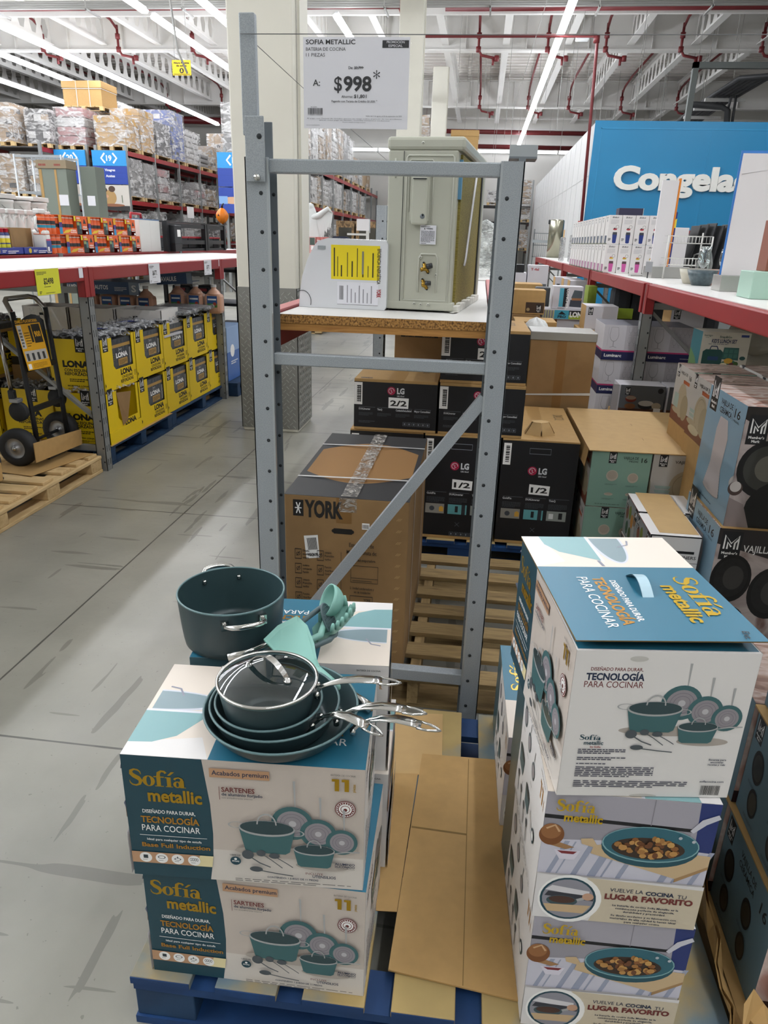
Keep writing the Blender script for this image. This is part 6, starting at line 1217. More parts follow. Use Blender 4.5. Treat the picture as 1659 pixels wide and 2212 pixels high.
tag(MB().box(.9, 1.3, 6.45, 6.95, .004, .929, 'kraft', .004).build('storage_carton'), 'plain carton under the left white store-mark carton', 'box'); tag(MB().box(1.40, 1.72, 5.70, 6.05, .004, .869, 'kraft', .004).build('storage_carton'), 'plain carton under the tall white store-mark carton', 'box')
mat('pillow_grey', '8e8a80', .9, bump=.2, scale=60)
def pillow(label, c, s):
    mb = MB(); mb.lathe([(0, -.06), (.10, -.05), (.16, 0), (.10, .05), (0, .06)], 'pillow_grey', 24, (0, 0, 0), sx=s, sy=s * .8); mb.move(Matrix.Translation(Vector(c)) @ Matrix.Rotation(1.2, 4, 'X')); tag(mb.build('pillow'), label, 'pillow', 'grey pillows under the right shelf')
for i, (x, z) in enumerate(((1.72, 1.12), (1.92, 1.10), (1.80, .95), (2.0, .92), (1.75, 1.22), (1.9, .76), (1.72, .79))): pillow('plump grey pillow %s of the pile beside the lunch set box' % ['upper left', 'upper right', 'middle left', 'middle right', 'topmost', 'lower right', 'lower left'][i], (x, 4.78, z), 1)
tag(MB().box(1.63, 2.12, 4.62, 4.95, .004, .70, 'kraft', .004).build('storage_carton'), 'plain carton under the grey pillows', 'box')
# lunch bag display, plain tan cartons, appliance boxes farther along
t = thing('lunch_bag_box', 'white lunch-bag box with blue and black label under the second bay', 'box', (.70, 7.15, 1.045)); w, d, h = .275, .2, .205; mb = MB(); mb.box(0, w, 0, d, 0, h, 'lum_white', .002); P = Panel(mb, (0, 0, 0), (1, 0, 0), (0, 0, 1), w, h)
P.rect(.22, .10, .36, .92, ink('4fa3b8')); P.rect(.36, .10, .50, .92, BK); P.text('LONCHERA', .46, .88, .10, W_, .0 + .75, .03, rot=-PI / 2); P.poly([(.58, .12), (.60, .42), (.98, .46), (.98, .10)], ink('3b3f4a')); P.poly([(.62, .5), (.7, .85), (.98, .82), (.98, .5)], ink('4d585e')); P.rect(.64, .40, .96, .5, ink('9a6a45')); P.lines(.2, .02, .3, .06, 2, BK, 3); mb.build('box_body', t)
t = thing('lunch_bag_tray', 'checkered PRO LONCHERA tray with blue and lime print under the lunch-bag box', 'tray', (.60, 7.1, .955)); mb = MB(); mb.box(0, .42, 0, .3, 0, .088, 'lum_white', .002); P = Panel(mb, (0, 0, 0), (1, 0, 0), (0, 0, 1), .42, .088); P.rect(.30, .05, .62, .95, ink('3f9db5')); P.text('PRO', .38, .15, .25, BK, .18, .04); P.poly([(.38, .5), (.46, .85), (.5, .7), (.56, .5)], BK); P.rect(.62, .45, 1, .95, BK); P.rect(.62, .05, 1, .45, ink('9dae34')); P.text('LONC', .64, .28, .5, W_, .36, .05)
for i in range(10): P.rect(.02 + i * .028, .1, .034 + i * .028, .9, ink('a8b23c' if i % 2 else '2a2c30'))
mb.build('tray_body', t)
mw_box('lunch_bag_box', 'second lunch-bag box below the checkered tray', (.76, 7.12, .78), .25, .25, .173, (.05, .3, .12), group=None)
tag(MB().box(.58, 1.05, 7.08, 7.42, .004, .778, 'kraft', .004).build('storage_carton'), 'plain carton under the lunch-bag boxes', 'box')
tag(MB().box(.56, .70, 7.45, 7.6, .005, 1.22, ink('3a3d40'), .01).box(.56, .64, 7.48, 7.62, .96, 1.18, ink('a0b040')).build('lunch_bag'), 'dark lunch bag with lime trim left of the white lunch-bag box', 'bag')
def tan(label, x0, x1, y0, y1, z0, z1, mark=False):
    t = thing('tan_carton', label, 'box', (x0, y0, z0), group='plain tan cartons along the right aisle'); mb = MB(); mb.box(0, x1 - x0, 0, y1 - y0, 0, z1 - z0, 'kraft', .003); P = Panel(mb, (0, 0, 0), (1, 0, 0), (0, 0, 1), x1 - x0, z1 - z0)
    if mark: P.rect(.42, .06, .98, .5, ink('3d2a1c')); mmark(P, .74, .08, .16); P.ell(.5, .2, .05, None, ink('a08a60'))
    mb.build('carton_body', t)
tan('tan carton with a dark window print and store mark', .32, .62, 6.98, 7.25, 1.0, 1.215, True); tan('open-topped tan carton behind the window-print one', .33, .70, 8.4, 8.8, .97, 1.20); tan('shallow tan carton in front of the window-print one', .33, .68, 6.35, 6.75, .93, .995); tan('lower shallow tan carton nearest the black cartons', .35, .72, 5.85, 6.25, .90, .955)
for i, (a, b, c, d, e) in enumerate(((.32, .72, 6.96, 7.28, .998), (.33, .74, 8.38, 8.82, .968), (.33, .70, 6.33, 6.78, .928), (.34, .74, 5.82, 6.28, .898))): tag(MB().box(a, min(b, .585 if 6.9 < c < 7.3 else b), c, d, .004, e - .001, 'kraft_dark', .004).build('storage_carton'), 'plain brown carton base under the %s tan carton of the right aisle' % ['window-print', 'open-topped', 'front shallow', 'nearest shallow'][i], 'box', 'brown carton bases')
t = thing('appliance_box', 'pale grey T-fal appliance box far along the right aisle', 'box', (.63, 10.0, .9)); mb = MB(); mb.box(0, .26, 0, .3, 0, .46, 'lum_white', .002); P = Panel(mb, (0, 0, 0), (1, 0, 0), (0, 0, 1), .26, .46); P.text('T-fal', .12, .86, .06, ink('a02028'), .4, .03); P.rect(.35, .15, .95, .5, ink('5d6266')); P.rect(.05, .1, .3, .45, ink('9db0c0')); mb.build('box_body', t)
t = thing('appliance_box', 'white appliance box left of the T-fal box with a small black top box', 'box', (.38, 10.1, .9)); MB().box(0, .24, 0, .3, 0, .36, 'lum_white', .002).build('box_body', t); MB().box(.02, .2, 0, .25, .361, .46, 'carton_black').build('black_carton', t)
tag(MB().box(.36, .92, 9.95, 10.5, .004, .898, 'kraft_dark', .004).build('storage_carton'), 'plain carton base under the appliance boxes', 'box')
for i, (x, y) in enumerate(((.92, 9.3), (.98, 8.9), (1.0, 8.45))): mw_box('appliance_box', '%s tall printed appliance carton under the third shelf bay' % ('farthest', 'middle', 'nearest')[i], (x, y, .55), .2, .25, .70, (.1, .8, .2), group='tall appliance cartons')
tag(MB().box(.90, 1.28, 8.4, 9.6, .004, .548, 'kraft_dark', .004).build('storage_carton'), 'plain carton base under the tall appliance cartons', 'box')
mat('black_fabric', '202226', .8)
for i in range(6): tag(MB().box(0, .17, 0, .22, 0, .42, 'black_fabric', .05).build('backpack', None, (1.22 + i * .16, 6.95, .86)), 'black bag hanging under the second bay, %s of the row' % ['leftmost', 'second', 'third', 'fourth', 'fifth', 'rightmost'][i], 'bag', 'black bags under the second bay')
tag(MB().box(1.2, 2.2, 6.93, 7.25, .004, .858, 'kraft_dark', .004).build('storage_carton'), 'dark carton base under the black bags', 'box')
tag(MB().box(1.19, 1.40, 6.90, 6.925, 1.0, 1.09, ink('8fa52c')).build('lime_card'), 'small lime green product card in front of the black bags', 'card'); tag(MB().box(1.05, 1.13, 7.35, 7.60, .78, 1.25, ink('7f942c')).build('lime_card'), 'lime green product box behind the second shelf upright', 'box')
# ================================================================ LEFT SHELVING
LYS = [2.04, 4.60, 7.16, 9.72]
ln = ['nearest', 'second', 'third', 'fourth']
for i, y in enumerate(LYS[1:]): upright_frame('%s grey upright frame of the left white-topped shelving' % ['nearest', 'second', 'third'][i], -3.68, -2.545, y)
for i in range(3):
    beam('%s red front beam of the left white-topped shelving' % ln[i], -2.585, LYS[i] + .02, LYS[i + 1] + .012, 1.302, 1.388, 1, 'red beams of the left shelving')
    tag(MB().box(-3.68, -2.5855, LYS[i] + .003, LYS[i + 1] - .003, 1.3825, 1.390, 'board_white').build('shelf_board'), '%s white shelf top of the left shelving' % ln[i], 'shelf', 'white tops of the left shelving')
    tag(MB().box(-3.73, -3.685, LYS[i] + .08, LYS[i + 1] - .005, 1.30, 1.38, 'beam_red').build('rear_beam'), '%s red rear beam under the left white shelf top' % ln[i], 'beam', 'rear beams of the left shelving')
# back-to-back shelf behind, with its own front-facing red beam
BX = -3.79
for i, (a, b) in enumerate(((2.0, 6.42), (6.5, 9.2), (9.3, 12.0))):
    tag(MB().box(BX - .05, BX, a, b, 1.318, 1.408, 'beam_red', .004).build('shelf_beam'), '%s red beam of the rear left shelf, under the cleaning products' % ['nearest', 'middle', 'far'][i], 'beam', 'beams of the rear left shelf')
    tag(MB().box(BX - 1.1, BX - .051, a, b, 1.37, 1.409, 'board_white').build('shelf_board'), '%s white top of the rear left shelf, under the cleaning products' % ['nearest', 'middle', 'far'][i], 'shelf', 'tops of the rear left shelf')
for i, y in enumerate((6.43, 9.22)): tag(MB().box(BX - .06, BX + .002, y, y + .065, 0, 1.415, 'frame_grey').build('shelf_post'), '%s grey post of the rear left shelf' % ['near', 'far'][i], 'post', 'posts of the rear left shelf')
# price cards
mat('card_yellow', 'd6d534', .5)
def price_card(label, q, w, h, m, txt, tilt=0):
    t = thing('price_card', label, 'price tag', q); mb = MB(); mb.box(0, .0015, 0, w, -h, 0, m); P = Panel(mb, (.0015, 0, -h), (0, 1, 0), (0, 0, 1), w, h, .0004); K = ink('2a2a20')
    P.text(txt, .30, .42, .22, K, .42, .03); P.lines(.05, .78, .4, .14, 3, K, 3, .5); P.lines(.3, .3, .4, .05, 1, K, 4); P.lines(.08, .06, .1, .12, 2, K, 6); P.lines(.35, .06, .55, .04, 1, K, 5); mb.build('card', t)
    MB().box(-.0012, -.0002, -.006, w + .006, -h - .004, .004, 'sleeve').build('clear_sleeve', t)
price_card('yellow $2498 price card hanging on the nearest left red beam', (-2.5315, 4.02, 1.392), .245, .145, 'card_yellow', '$2498'); price_card('white price card on the left red beam near its middle', (-2.5315, 5.52, 1.385), .20, .145, 'paper', '$677.'); price_card('small white price card on the left red beam toward the column', (-2.5315, 6.70, 1.388), .19, .13, 'paper', '$77.')
for i, (y, z) in enumerate(((4.50, 1.385), (7.10, 1.385))): tag(MB().box(-2.5335, -2.5325, y, y + .05, z - .06, z, 'paper').build('bay_label'), 'tiny white bay label on the red beam end, %s' % ('near the hand truck' if i == 0 else 'near the column'), 'label')
# ---------------------------------------------------------------- yellow tarp cartons
mat('carton_yellow', 'e0bf0a', .5); mat('tarp_dark', '3f4247', .3, bump=.6, scale=18); mat('tarp_tan', 'b08a48', .4); MATS['film_clear'] = film_mat('film_clear', .4, 'd8dadd', 16)
def lona(torn=False):
    w, d, h = .40, .51, .372; mb = MB(); t_ = .004
    mb.box(0, w, 0, t_, 0, h, 'carton_yellow').box(0, w, d - t_, d, 0, h, 'carton_yellow').box(0, t_, 0, d, 0, h, 'carton_yellow').box(0, w, 0, d, 0, t_, 'carton_yellow')
    wy0, wy1, wz = .16, .47, .14
    mb.box(w - t_, w, 0, wy0, 0, h, 'carton_yellow').box(w - t_, w, wy1, d, 0, h, 'carton_yellow').box(w - t_, w, wy0, wy1, 0, wz, 'carton_yellow')
    mb.add([(w, wy0, wz + .03), (w, wy0 + .03, wz), (w, wy0, wz)], [(0, 1, 2)], 'carton_yellow')
    K = ink('17160f'); P = Panel(mb, (w, 0, 0), (0, 1, 0), (0, 0, 1), d, h)
    mmark(P, .05, .76, .15); P.text('LONA', .50, .245, .10, K, .36, .055, 3); P.text('CON ESQUINAS', .52, .165, .05, K, .34, .02); P.text('REFORZADAS', .48, .085, .06, K, .40, .03); P.lines(.92, .15, .07, .12, 5, K, 3, .4); P.poly([(.02, .08), (.05, .13), (.02, .18)], K)
    P = Panel(mb, (0, 0, 0), (1, 0, 0), (0, 0, 1), w, h); mmark(P, .52, .76, .18); P.text('LONA', .25, .48, .11, K, .5, .06, 3); P.text('CON ESQUINAS', .27, .39, .055, K, .5, .03); P.text('REFORZADAS', .27, .32, .055, K, .5, .03); P.lines(.35, .20, .4, .07, 2, K, 4, .5); P.text('NUESTRA LONA', .3, .10, .03, K, .4, .03); P.lines(.3, .03, .4, .05, 3, K, 5, .4)
    if torn: mb.add([(w + .004, wy0 - .01, .36), (w + .03, wy0 + .17, .34), (w + .02, wy0 + .10, .13), (w + .006, wy0 + .05, .10)], [(0, 1, 2, 3)], 'kraft_dark').box(w + .001, w + .006, 0, d, 0, .09, 'carton_yellow')
    return mb
def tarp(top):
    mb = MB(); w, d, h = .39, .49, .372; n, m_ = 14, 16; rnd = random.Random(4)
    hgt = [[.385 + rnd.uniform(-.02, .02) if top else .355 + rnd.uniform(-.012, .012) for _ in range(m_ + 1)] for _ in range(n + 1)]
    mb.grid(n, m_, lambda u, v: (.008 + u * .377, .01 + v * .49, hgt[round(u * n)][round(v * m_)]), 'tarp_dark'); mb.box(.01, w - .004, .01, d, .01, .352, 'tarp_dark')
    P = Panel(mb, (w - .004, 0, 0), (0, 1, 0), (0, 0, 1), .51, h); P.rect(.32, .78, .92, .84, 'tarp_tan'); P.text('LONA', .46, .58, .085, W_, .36, .05, 3); P.rect(.52, .42, .80, .55, 'tarp_tan'); P.lines(.54, .44, .24, .09, 4, ink('3a2c14'), 2, .5); P.lines(.33, .5, .09, .2, 5, ink('8a7a50'), 3, .3); P.lines(.87, .42, .05, .32, 12, W_, 4, .4); P.line([(.56, .69), (.56, .75), (.60, .72), (.64, .75), (.64, .69)], .003, W_)
    return mb
def tfilm():
    mb = MB(); rnd = random.Random(6); n, m_ = 16, 18; h2 = [[.392 + rnd.uniform(-.012, .035) for _ in range(m_ + 1)] for _ in range(n + 1)]
    mb.grid(n, m_, lambda u, v: (.005 + u * .392, .005 + v * .50, h2[round(u * n)][round(v * m_)] - (.03 if u in (0, 1) or v in (0, 1) else 0)), 'film_clear', False)
    mb.add([(.15, .2, .41), (.30, .24, .425), (.33, .34, .415), (.2, .3, .42)], [(0, 1, 2, 3)], ink('2a3a8a')); return mb
tt = thing('tarp_carton', 'yellow tarp carton, nearest of the upper row beside the shelf upright', 'box', (-3.0, 4.79, .522), group='yellow tarp cartons')
lona().build('carton_body', tt, fix=False); tarp(True).build('tarp_pack', tt, label='dark folded tarps'); tfilm().build('film_wrap', tt, label='crumpled clear film with a blue strip')
ordn = ['nearest', 'second', 'third', 'fourth', 'last']
for r in range(2):
    for i in range(5):
        if r == 1 and i == 0: continue
        x, y, z = -3.0 + (.0 if r else .012) - .004 * i, 4.79 + i * .526 - (.03 if not r else 0), .146 + r * .377
        lb = 'yellow tarp carton, %s of the %s row along the aisle' % (ordn[i], ('lower', 'upper')[r])
        if r == 0 and i == 0:
            t2 = thing('tarp_carton', 'torn yellow tarp carton with brown cardboard showing, bottom row beside the upright', 'box', (x, y, z), group='yellow tarp cartons'); lona(True).build('carton_body', t2, fix=False); o = bpy.data.objects.new('tarp_pack', tt.children[1].data); C.objects.link(o); o.parent = t2
        else:
            t2 = dup(tt, (x, y, z), 0, lb)
            if r == 0:
                for ch in list(t2.children):
                    if ch.name.startswith('film_wrap'): bpy.data.objects.remove(ch)
                for ch in t2.children: ch.scale = (1, 1, .985)
for i, (x, y, z, lb) in enumerate(((-3.42, 4.80, .146, 'yellow tarp carton at floor level directly behind the hand truck'), (-3.86, 4.80, .146, 'yellow tarp carton at floor level left of the hand truck'), (-3.86, 4.72, .60, 'yellow tarp carton raised on the left behind the hand truck handle'), (-3.43, 5.36, .146, 'yellow tarp carton one row back behind the hand truck'))): dup(tt, (x, y, z), 0, lb)
tag(MB().box(-3.86, -3.46, 4.72, 5.2, .575, .598, 'kraft').build('cardboard_divider'), 'cardboard sheet under the raised yellow carton on the left', 'cardboard')
block_pallet('nearer blue pallet under the yellow tarp cartons', (-3.58, 4.72, 0), 0, 1.0, 1.14, 'pallet_blue', 'pallet_blue', 'pallet_blue', 6); block_pallet('farther blue pallet under the yellow tarp cartons', (-3.59, 5.88, 0), 0, 1.0, 1.56, 'pallet_blue', 'pallet_blue', 'pallet_blue', 6)
block_pallet('blue pallet under the yellow cartons behind the hand truck', (-4.62, 4.70, 0), 0, 1.0, 1.14, 'pallet_blue', 'pallet_blue', 'pallet_blue', 6)
tag(MB().box(-3.4, -2.57, 4.74, 5.84, .1425, .1455, 'kraft').build('cardboard_sheet'), 'cardboard sheet between the near yellow cartons and their blue pallet', 'cardboard')
for i in range(2): tag(MB().box(0, .52, 0, .46, 0, .035, 'film_clear', .012).box(.02, .5, .02, .44, .005, .028, 'tarp_dark', .01).build('tarp_pack', None, (-3.05, 6.15 + i * .5, .935 + i * .0), .1), 'loose flat tarp pack in shiny film lying on the upper yellow cartons, %s one' % ('nearer', 'farther')[i], 'tarp', 'loose tarp packs')
t = thing('yellow_box', 'small yellow and black box behind the nearest shelf upright', 'box', (-3.43, 5.0, .66)); MB().box(0, .22, 0, .2, .06, .24, 'carton_yellow').build('box_body', t); MB().box(0, .22, 0, .2, 0, .059, 'carton_black').build('black_base', t)
tag(MB().box(-3.43, -3.15, 4.99, 5.3, .535, .658, 'kraft_dark').build('storage_carton'), 'brown carton under the small yellow and black box', 'box')
# ---------------------------------------------------------------- shampoo jugs, white trays, blue boxes
mat('jug_peach', 'c99a80', .3); mat('header_blue', '2f4a6e', .45)
def jug():
    mb = MB(); mb.box(0, .17, 0, .13, 0, .19, 'jug_peach', .03); mb.lathe([(.07, .185), (.05, .215), (.025, .235), (.025, .25)], 'jug_peach', 16, (.085, .065, 0)); mb.lathe([(.028, .25), (.028, .275), (0, .275)], 'led_case', 14, (.085, .065, 0)); P = Panel(mb, (0, -.0005, 0), (1, 0, 0), (0, 0, 1), .17, .25); P.rect(.2, .25, .8, .68, ink('27508a')); P.rect(.2, .25, .8, .40, ink('3f7a35')); P.ell(.65, .38, .10, None, ink('a03a2a')); P.rect(.25, .52, .75, .58, W_); return mb
mj = jug().mesh('shampoo_jug'); k = 0
for (x0, n, z) in ((-3.80, 4, .86), (-3.04, 3, .88)):
    for i in range(n):
        k += 1; mbox(mj, 'shampoo_jug', 'peach car-shampoo jug, %s from the left %s the blue header card' % (['first', 'second', 'third', 'fourth'][i], 'below' if z == .86 else ('above' if z > 1 else 'right of')), 'jug', (x0 + i * .185, 6.72 if z != .88 else 7.0, z), 0, 'peach car-shampoo jugs')
t = thing('header_card', 'blue AMPOO PARA AUTOS header card over the peach jugs', 'card', (-3.98, 6.68, 1.055)); mb = MB(); mb.box(0, .80, 0, .012, 0, .115, 'header_blue').box(0, .80, .012, .45, .108, .115, 'header_blue'); P = Panel(mb, (0, 0, 0), (1, 0, 0), (0, 0, 1), .80, .115); P.text('SHAMPOO PARA AUTOS', .06, .38, .32, W_, .56, .02); P.lines(.70, .3, .15, .35, 3, W_, 3, .35); P.rect(.88, 0, 1, 1, ink('8a98a8')); P.text('S', .91, .25, .5, W_, .06, .03); mb.build('card', t)
t = thing('header_card', 'second tilted blue shampoo header card right of the middle upright', 'card', (-3.12, 6.96, 1.14), 0); mb = MB(); mb.box(0, .36, 0, .012, 0, .10, 'header_blue').box(0, .36, .012, .2, .016, .022, 'header_blue'); P = Panel(mb, (0, 0, 0), (1, 0, 0), (0, 0, 1), .36, .10); P.text('AVAULE', .12, .3, .4, W_, .45, .02); P.rect(.86, 0, 1, 1, ink('8a98a8')); mb.move(Matrix.Rotation(-.06, 4, 'Y')); mb.build('card', t)
tag(MB().box(-3.82, -3.06, 6.70, 7.10, .004, .857, 'lum_white', .004).build('storage_carton'), 'white carton block under the peach shampoo jugs', 'box'); tag(MB().box(-3.05, -2.72, 6.98, 7.14, .004, .878, 'kraft', .004).build('storage_carton'), 'carton under the right peach shampoo jugs', 'box')
for i in range(3):
    mb = MB(); w, d, h = .40, .36, .20; mb.box(0, w, 0, .005, 0, h, 'carton_white').box(0, w, d - .005, d, 0, h, 'carton_white').box(0, .005, 0, d, 0, h, 'carton_white').box(w - .005, w, 0, d, 0, h, 'carton_white').box(0, w, 0, d, 0, .005, 'carton_white').box(.0, .05, 0, d, h, h + .003, 'carton_white').box(w - .05, w, 0, d, h, h + .003, 'carton_white').box(.15, .19, -.0005, .01, .13, .15, 'hole')
    tag(mb.build('white_tray', None, (-3.85 + i * .41, 5.86 + i * .02, .80)), 'open white cardboard tray %s above the yellow cartons' % ['on the left', 'in the middle', 'on the right'][i], 'tray', 'open white trays')
tag(MB().box(-3.85, -2.60, 5.87, 6.25, .782, .799, 'lum_white').build('tray_sheet'), 'white board under the open white trays', 'board'); tag(MB().box(-3.9, -3.44, 5.9, 6.4, .146, .781, 'lum_white', .004).build('storage_carton'), 'white carton under the open trays at the back', 'box')
mat('box_blue', '3f66a8', .4)
t = thing('blue_box', 'pale-topped blue product boxes on a blue pallet just left of the column', 'box', (-3.3, 7.36, .146)); mb = MB(); mb.box(0, .72, 0, .55, 0, .30, 'box_blue', .003).box(0, .72, 0, .55, .3005, .56, ink('8fa8cc'), .003); P = Panel(mb, (.72, 0, 0), (0, 1, 0), (0, 0, 1), .55, .56); P.ell(.3, .55, .12, None, W_); P.lines(.2, .3, .4, .08, 2, W_, 2); P.rect(.75, .25, .85, .6, ink('1f2a4a')); mb.build('box_body', t)
block_pallet('blue pallet under the blue product boxes by the column', (-3.32, 7.32, 0), 0, .85, .9, 'pallet_blue', 'pallet_blue', 'pallet_blue', 5)
t = thing('tool_rack', 'dark shelving bay with black tool cases behind the yellow cartons', 'shelf', (-3.6, 8.2, 0))
MB().box(0, .04, 0, .04, 0, 1.28, 'carton_black').build('post', t); MB().box(.86, .9, 0, .04, 0, 1.28, 'carton_black').build('post', t)
for z in (.45, .85, 1.22): MB().box(0, .9, 0, .6, z, z + .03, 'carton_black').build('shelf_plate', t)
for i in range(5): tag(MB().box(0, .22, 0, .3, 0, .18, 'carton_black2', .02).box(.06, .16, -.012, 0, .12, .15, ink('8a2028')).build('tool_case', None, (-3.52 + (i % 3) * .26, 8.25, (.481, .881)[i // 3])), 'black tool case with red latch, %s on the dark bay' % ['lower left', 'lower middle', 'lower right', 'upper left', 'upper middle'][i], 'case', 'black tool cases')
# ---------------------------------------------------------------- wood pallet + hand trucks
t = thing('wood_pallet', 'pale new wood pallet at the lower left carrying the hand truck', 'pallet', (-3.60, 3.36, 0)); L_, W2 = 1.03, 1.22; ramp_mat('wood_new_y', [(.3, 'b59868'), (.55, 'cfb384'), (.8, 'a68555')], scale=4, stretch=(6, 1, 6), rough=.75, bump=.2)
for y in (.02, .19, .36, .53, .74, .92, 1.08): MB().box(0, L_ - .02, y, y + .115, .122, .142, 'wood_new', .003).build('deck_board', t)
for x in (.0, .45, L_ - .12): MB().box(x, x + .12, 0, W2, .10, .1215, 'wood_new_y', .003).build('stringer_board', t); MB().box(x, x + .12, 0, W2, 0, .022, 'wood_new_y', .003).build('bottom_board', t)
for x in (.0, .45, L_ - .12):
    for y in (.0, .54, W2 - .14): MB().box(x + .005, x + .115, y, y + .14, .0225, .0995, 'wood_new', .003).build('block', t)
tag(MB().add([(-3.12, 4.05, .146), (-2.72, 3.98, .150), (-2.60, 4.52, .147), (-2.98, 4.56, .146), (-3.12, 4.05, .143), (-2.72, 3.98, .147), (-2.60, 4.52, .144), (-2.98, 4.56, .143)], [(3, 2, 1, 0), (4, 5, 6, 7), (0, 1, 5, 4), (1, 2, 6, 5), (2, 3, 7, 6), (3, 0, 4, 7)], 'kraft').build('cardboard_sheet'), 'flat cardboard piece on the pale wood pallet beside the upright', 'cardboard')
mat('tube_black', '1b1d20', .4); mat('tyre', '1d1e20', .7); mat('rim_grey', '9a9b9c', .35, .6); mat('tube_chrome', 'a8a5a0', .2, 1.0); mat('card_orange', 'e3a81c', .5)
def hand_truck(label, loc):
    t = thing('hand_truck', label, 'hand truck', loc, group='black platform hand trucks'); Wd = .36
    rail = lambda y: [(0.03, y, .06), (.02, y, .40), (0.0, y, .80), (-.01, y, .98)]
    for y in (0, Wd): MB().tube(rail(y), .017, 'tube_black', 10).build('side_rail', t)
    for z, x in ((.10, .028), (.36, .021), (.62, .010)): MB().bar((x, 0, z), (x, Wd, z), .022, .034, 'tube_black').build('crossbar', t)
    MB().tube([(-.005, 0, .90), (-.02, 0, .98), (-.06, .02, 1.04), (-.08, .06, 1.05), (-.08, Wd - .06, 1.05), (-.06, Wd - .02, 1.04), (-.02, Wd, .98), (-.005, Wd, .90)], .016, 'tube_chrome', 10).build('handle', t)
    mb = MB()
    mb.grid(6, 8, lambda u, v: (.005 - .02 * v + .012 * math.sin(PI * u), .03 + u * (Wd - .06), .62 + v * .28 + .05 * math.sin(PI * u) * v), 'tube_black'); P = Panel(mb, (.02, .05, .66), (0, 1, 0), (-.06, 0, 1), .26, .34, .006); P.line([(.42, .86), (.42, .97), (.5, .91), (.58, .97), (.58, .86)], .005, ink('b8b8b8')); mb.build('back_plate', t)
    mb = MB(); P = Panel(mb, (.05, -.02, .62), (.05, .98, -.03), (-.08, -.12, 1), .24, .33, .006); P.rect(0, 0, 1, .88, 'card_orange'); P.text('DIABLO PLATAFORMA', .02, .90, .055, 'card_orange', .9, .03); P.rect(.03, .42, .20, .86, ink('c9c7c2')); P.lines(.06, .45, .1, .36, 6, ink('2a2a2a'), 3, .6); P.rect(.60, .50, .95, .86, ink('2a2418')); P.text('900', .65, .62, .10, 'card_orange', .26, .04); P.rect(.48, .52, .57, .84, ink('2a2418')); P.rect(.05, .17, .95, .37, ink('b9b5ae'))
    for i in range(4): P.rect(.10 + i * .22, .18, .20 + i * .22, .32, ink('3a3a3a'))
    P.lines(.25, .45, .2, .3, 6, ink('5a4410'), 4, .3); P.lines(.25, .03, .6, .10, 4, ink('5a4410'), 5, .3); P.rect(.05, .02, .18, .12, W_); mb.build('product_card', t, label='orange product card')
    MB().box(.03, .112, -.02, Wd + .03, .035, .048, 'tube_black').build('toe_plate', t)
    mb = MB(); mb.add([(.12, -.18, .06), (.15, Wd - .03, .05), (.155, Wd - .03, .16), (.12, -.18, .19)], [(0, 1, 2, 3)], 'kraft'); mb.add([(.116, -.18, .06), (.146, Wd - .03, .05), (.151, Wd - .03, .16), (.116, -.18, .19)], [(0, 1, 2, 3)], 'kraft').add([(.116, -.18, .19), (.151, Wd - .03, .16), (.155, Wd - .03, .16), (.12, -.18, .19)], [(0, 1, 2, 3)], 'kraft_edge'); mb.build('cardboard_guard', t)
    for y in (-.115, Wd + .03):
        R = .125; mb = MB(); mb.lathe([(R * .55, 0), (R * .80, -.005), (R * .96, .010), (R, .03), (R, .055), (R * .96, .075), (R * .80, .09), (R * .55, .085)], 'tyre', 40, (-.06, y, R), 'y'); v = mb.build('wheel', t)
        MB().lathe([(0, -.002), (.018, -.002), (.018, .004), (.035, .008), (R * .50, .02), (R * .57, .0), (R * .57, .085), (0, .08)], 'rim_grey', 28, (-.06, y, R), 'y').build('rim', v)
        MB().lathe([(0, -.012), (.010, -.012), (.012, .0), (0, 0)], 'chrome', 12, (-.06, y, R), 'y').build('axle_cap', v)
    MB().tube([(-.06, -.05, .125), (-.06, Wd + .06, .125)], .011, 'tube_black', 8).build('axle', t)
    for y in (-.055, Wd + .03):
        MB().tube([(-.09, y, .92), (-.06, y, .47)], .014, 'tube_chrome', 10).build('stand_tube', t); MB().box(-.08, -.04, y - .02, y + .02, .44, .50, 'tube_black', .008).build('caster_bracket', t)
        MB().lathe([(0, -.02), (.058, -.02), (.064, -.012), (.064, .012), (.058, .02), (0, .02)], 'tyre', 24, (-.03, y, .36), 'y').build('caster_wheel', t)
        MB().box(-.07, -.01, y - .03, y + .03, .42, .445, 'rim_grey', .004).build('caster_fork', t)
    return t
hand_truck('black hand truck with orange product card standing on the pale wood pallet', (-2.86, 4.26, .144)); hand_truck('second black hand truck cut off by the left edge of the view', (-2.90, 3.42, .144))
# ---------------------------------------------------------------- goods on the rear left shelf
ZB = 1.4095; mat('jar_white', 'd6d6d2', .3); mat('tray_blue', '26348a', .4); mat('wipe_orange', 'd4581c', .4)
for i, y in enumerate((5.52, 5.95)):
    t = thing('spray_tray', '%s dark blue display tray on the rear left shelf' % ('left', 'right')[i] + (' holding the red-capped spray cans' if i == 0 else ' with empty brown dividers'), 'tray', (BX - .42, y, ZB), group='blue spray trays'); mb = MB(); mb.box(0, .40, 0, .41, 0, .055, 'tray_blue').box(0, .40, 0, .41, .0, .006, 'kraft'); P = Panel(mb, (.4005, 0, 0), (0, 1, 0), (0, 0, 1), .41, .055); P.ell(.2, .55, .05, None, ink('c9b42a')); P.lines(.32, .35, .14, .4, 2, W_, 3); P.lines(.5, .2, .35, .5, 2, W_, 4); mb.build('tray_body', t)
    if i: MB().box(.30, .305, .02, .2, .056, .21, 'kraft_dark').box(.24, .245, .2, .38, .056, .21, 'kraft_dark').box(.1, .3, .2, .205, .056, .21, 'kraft_dark').build('divider', t)
    else: MB().box(.1, .38, .30, .305, .056, .21, 'kraft_dark').build('divider', t)
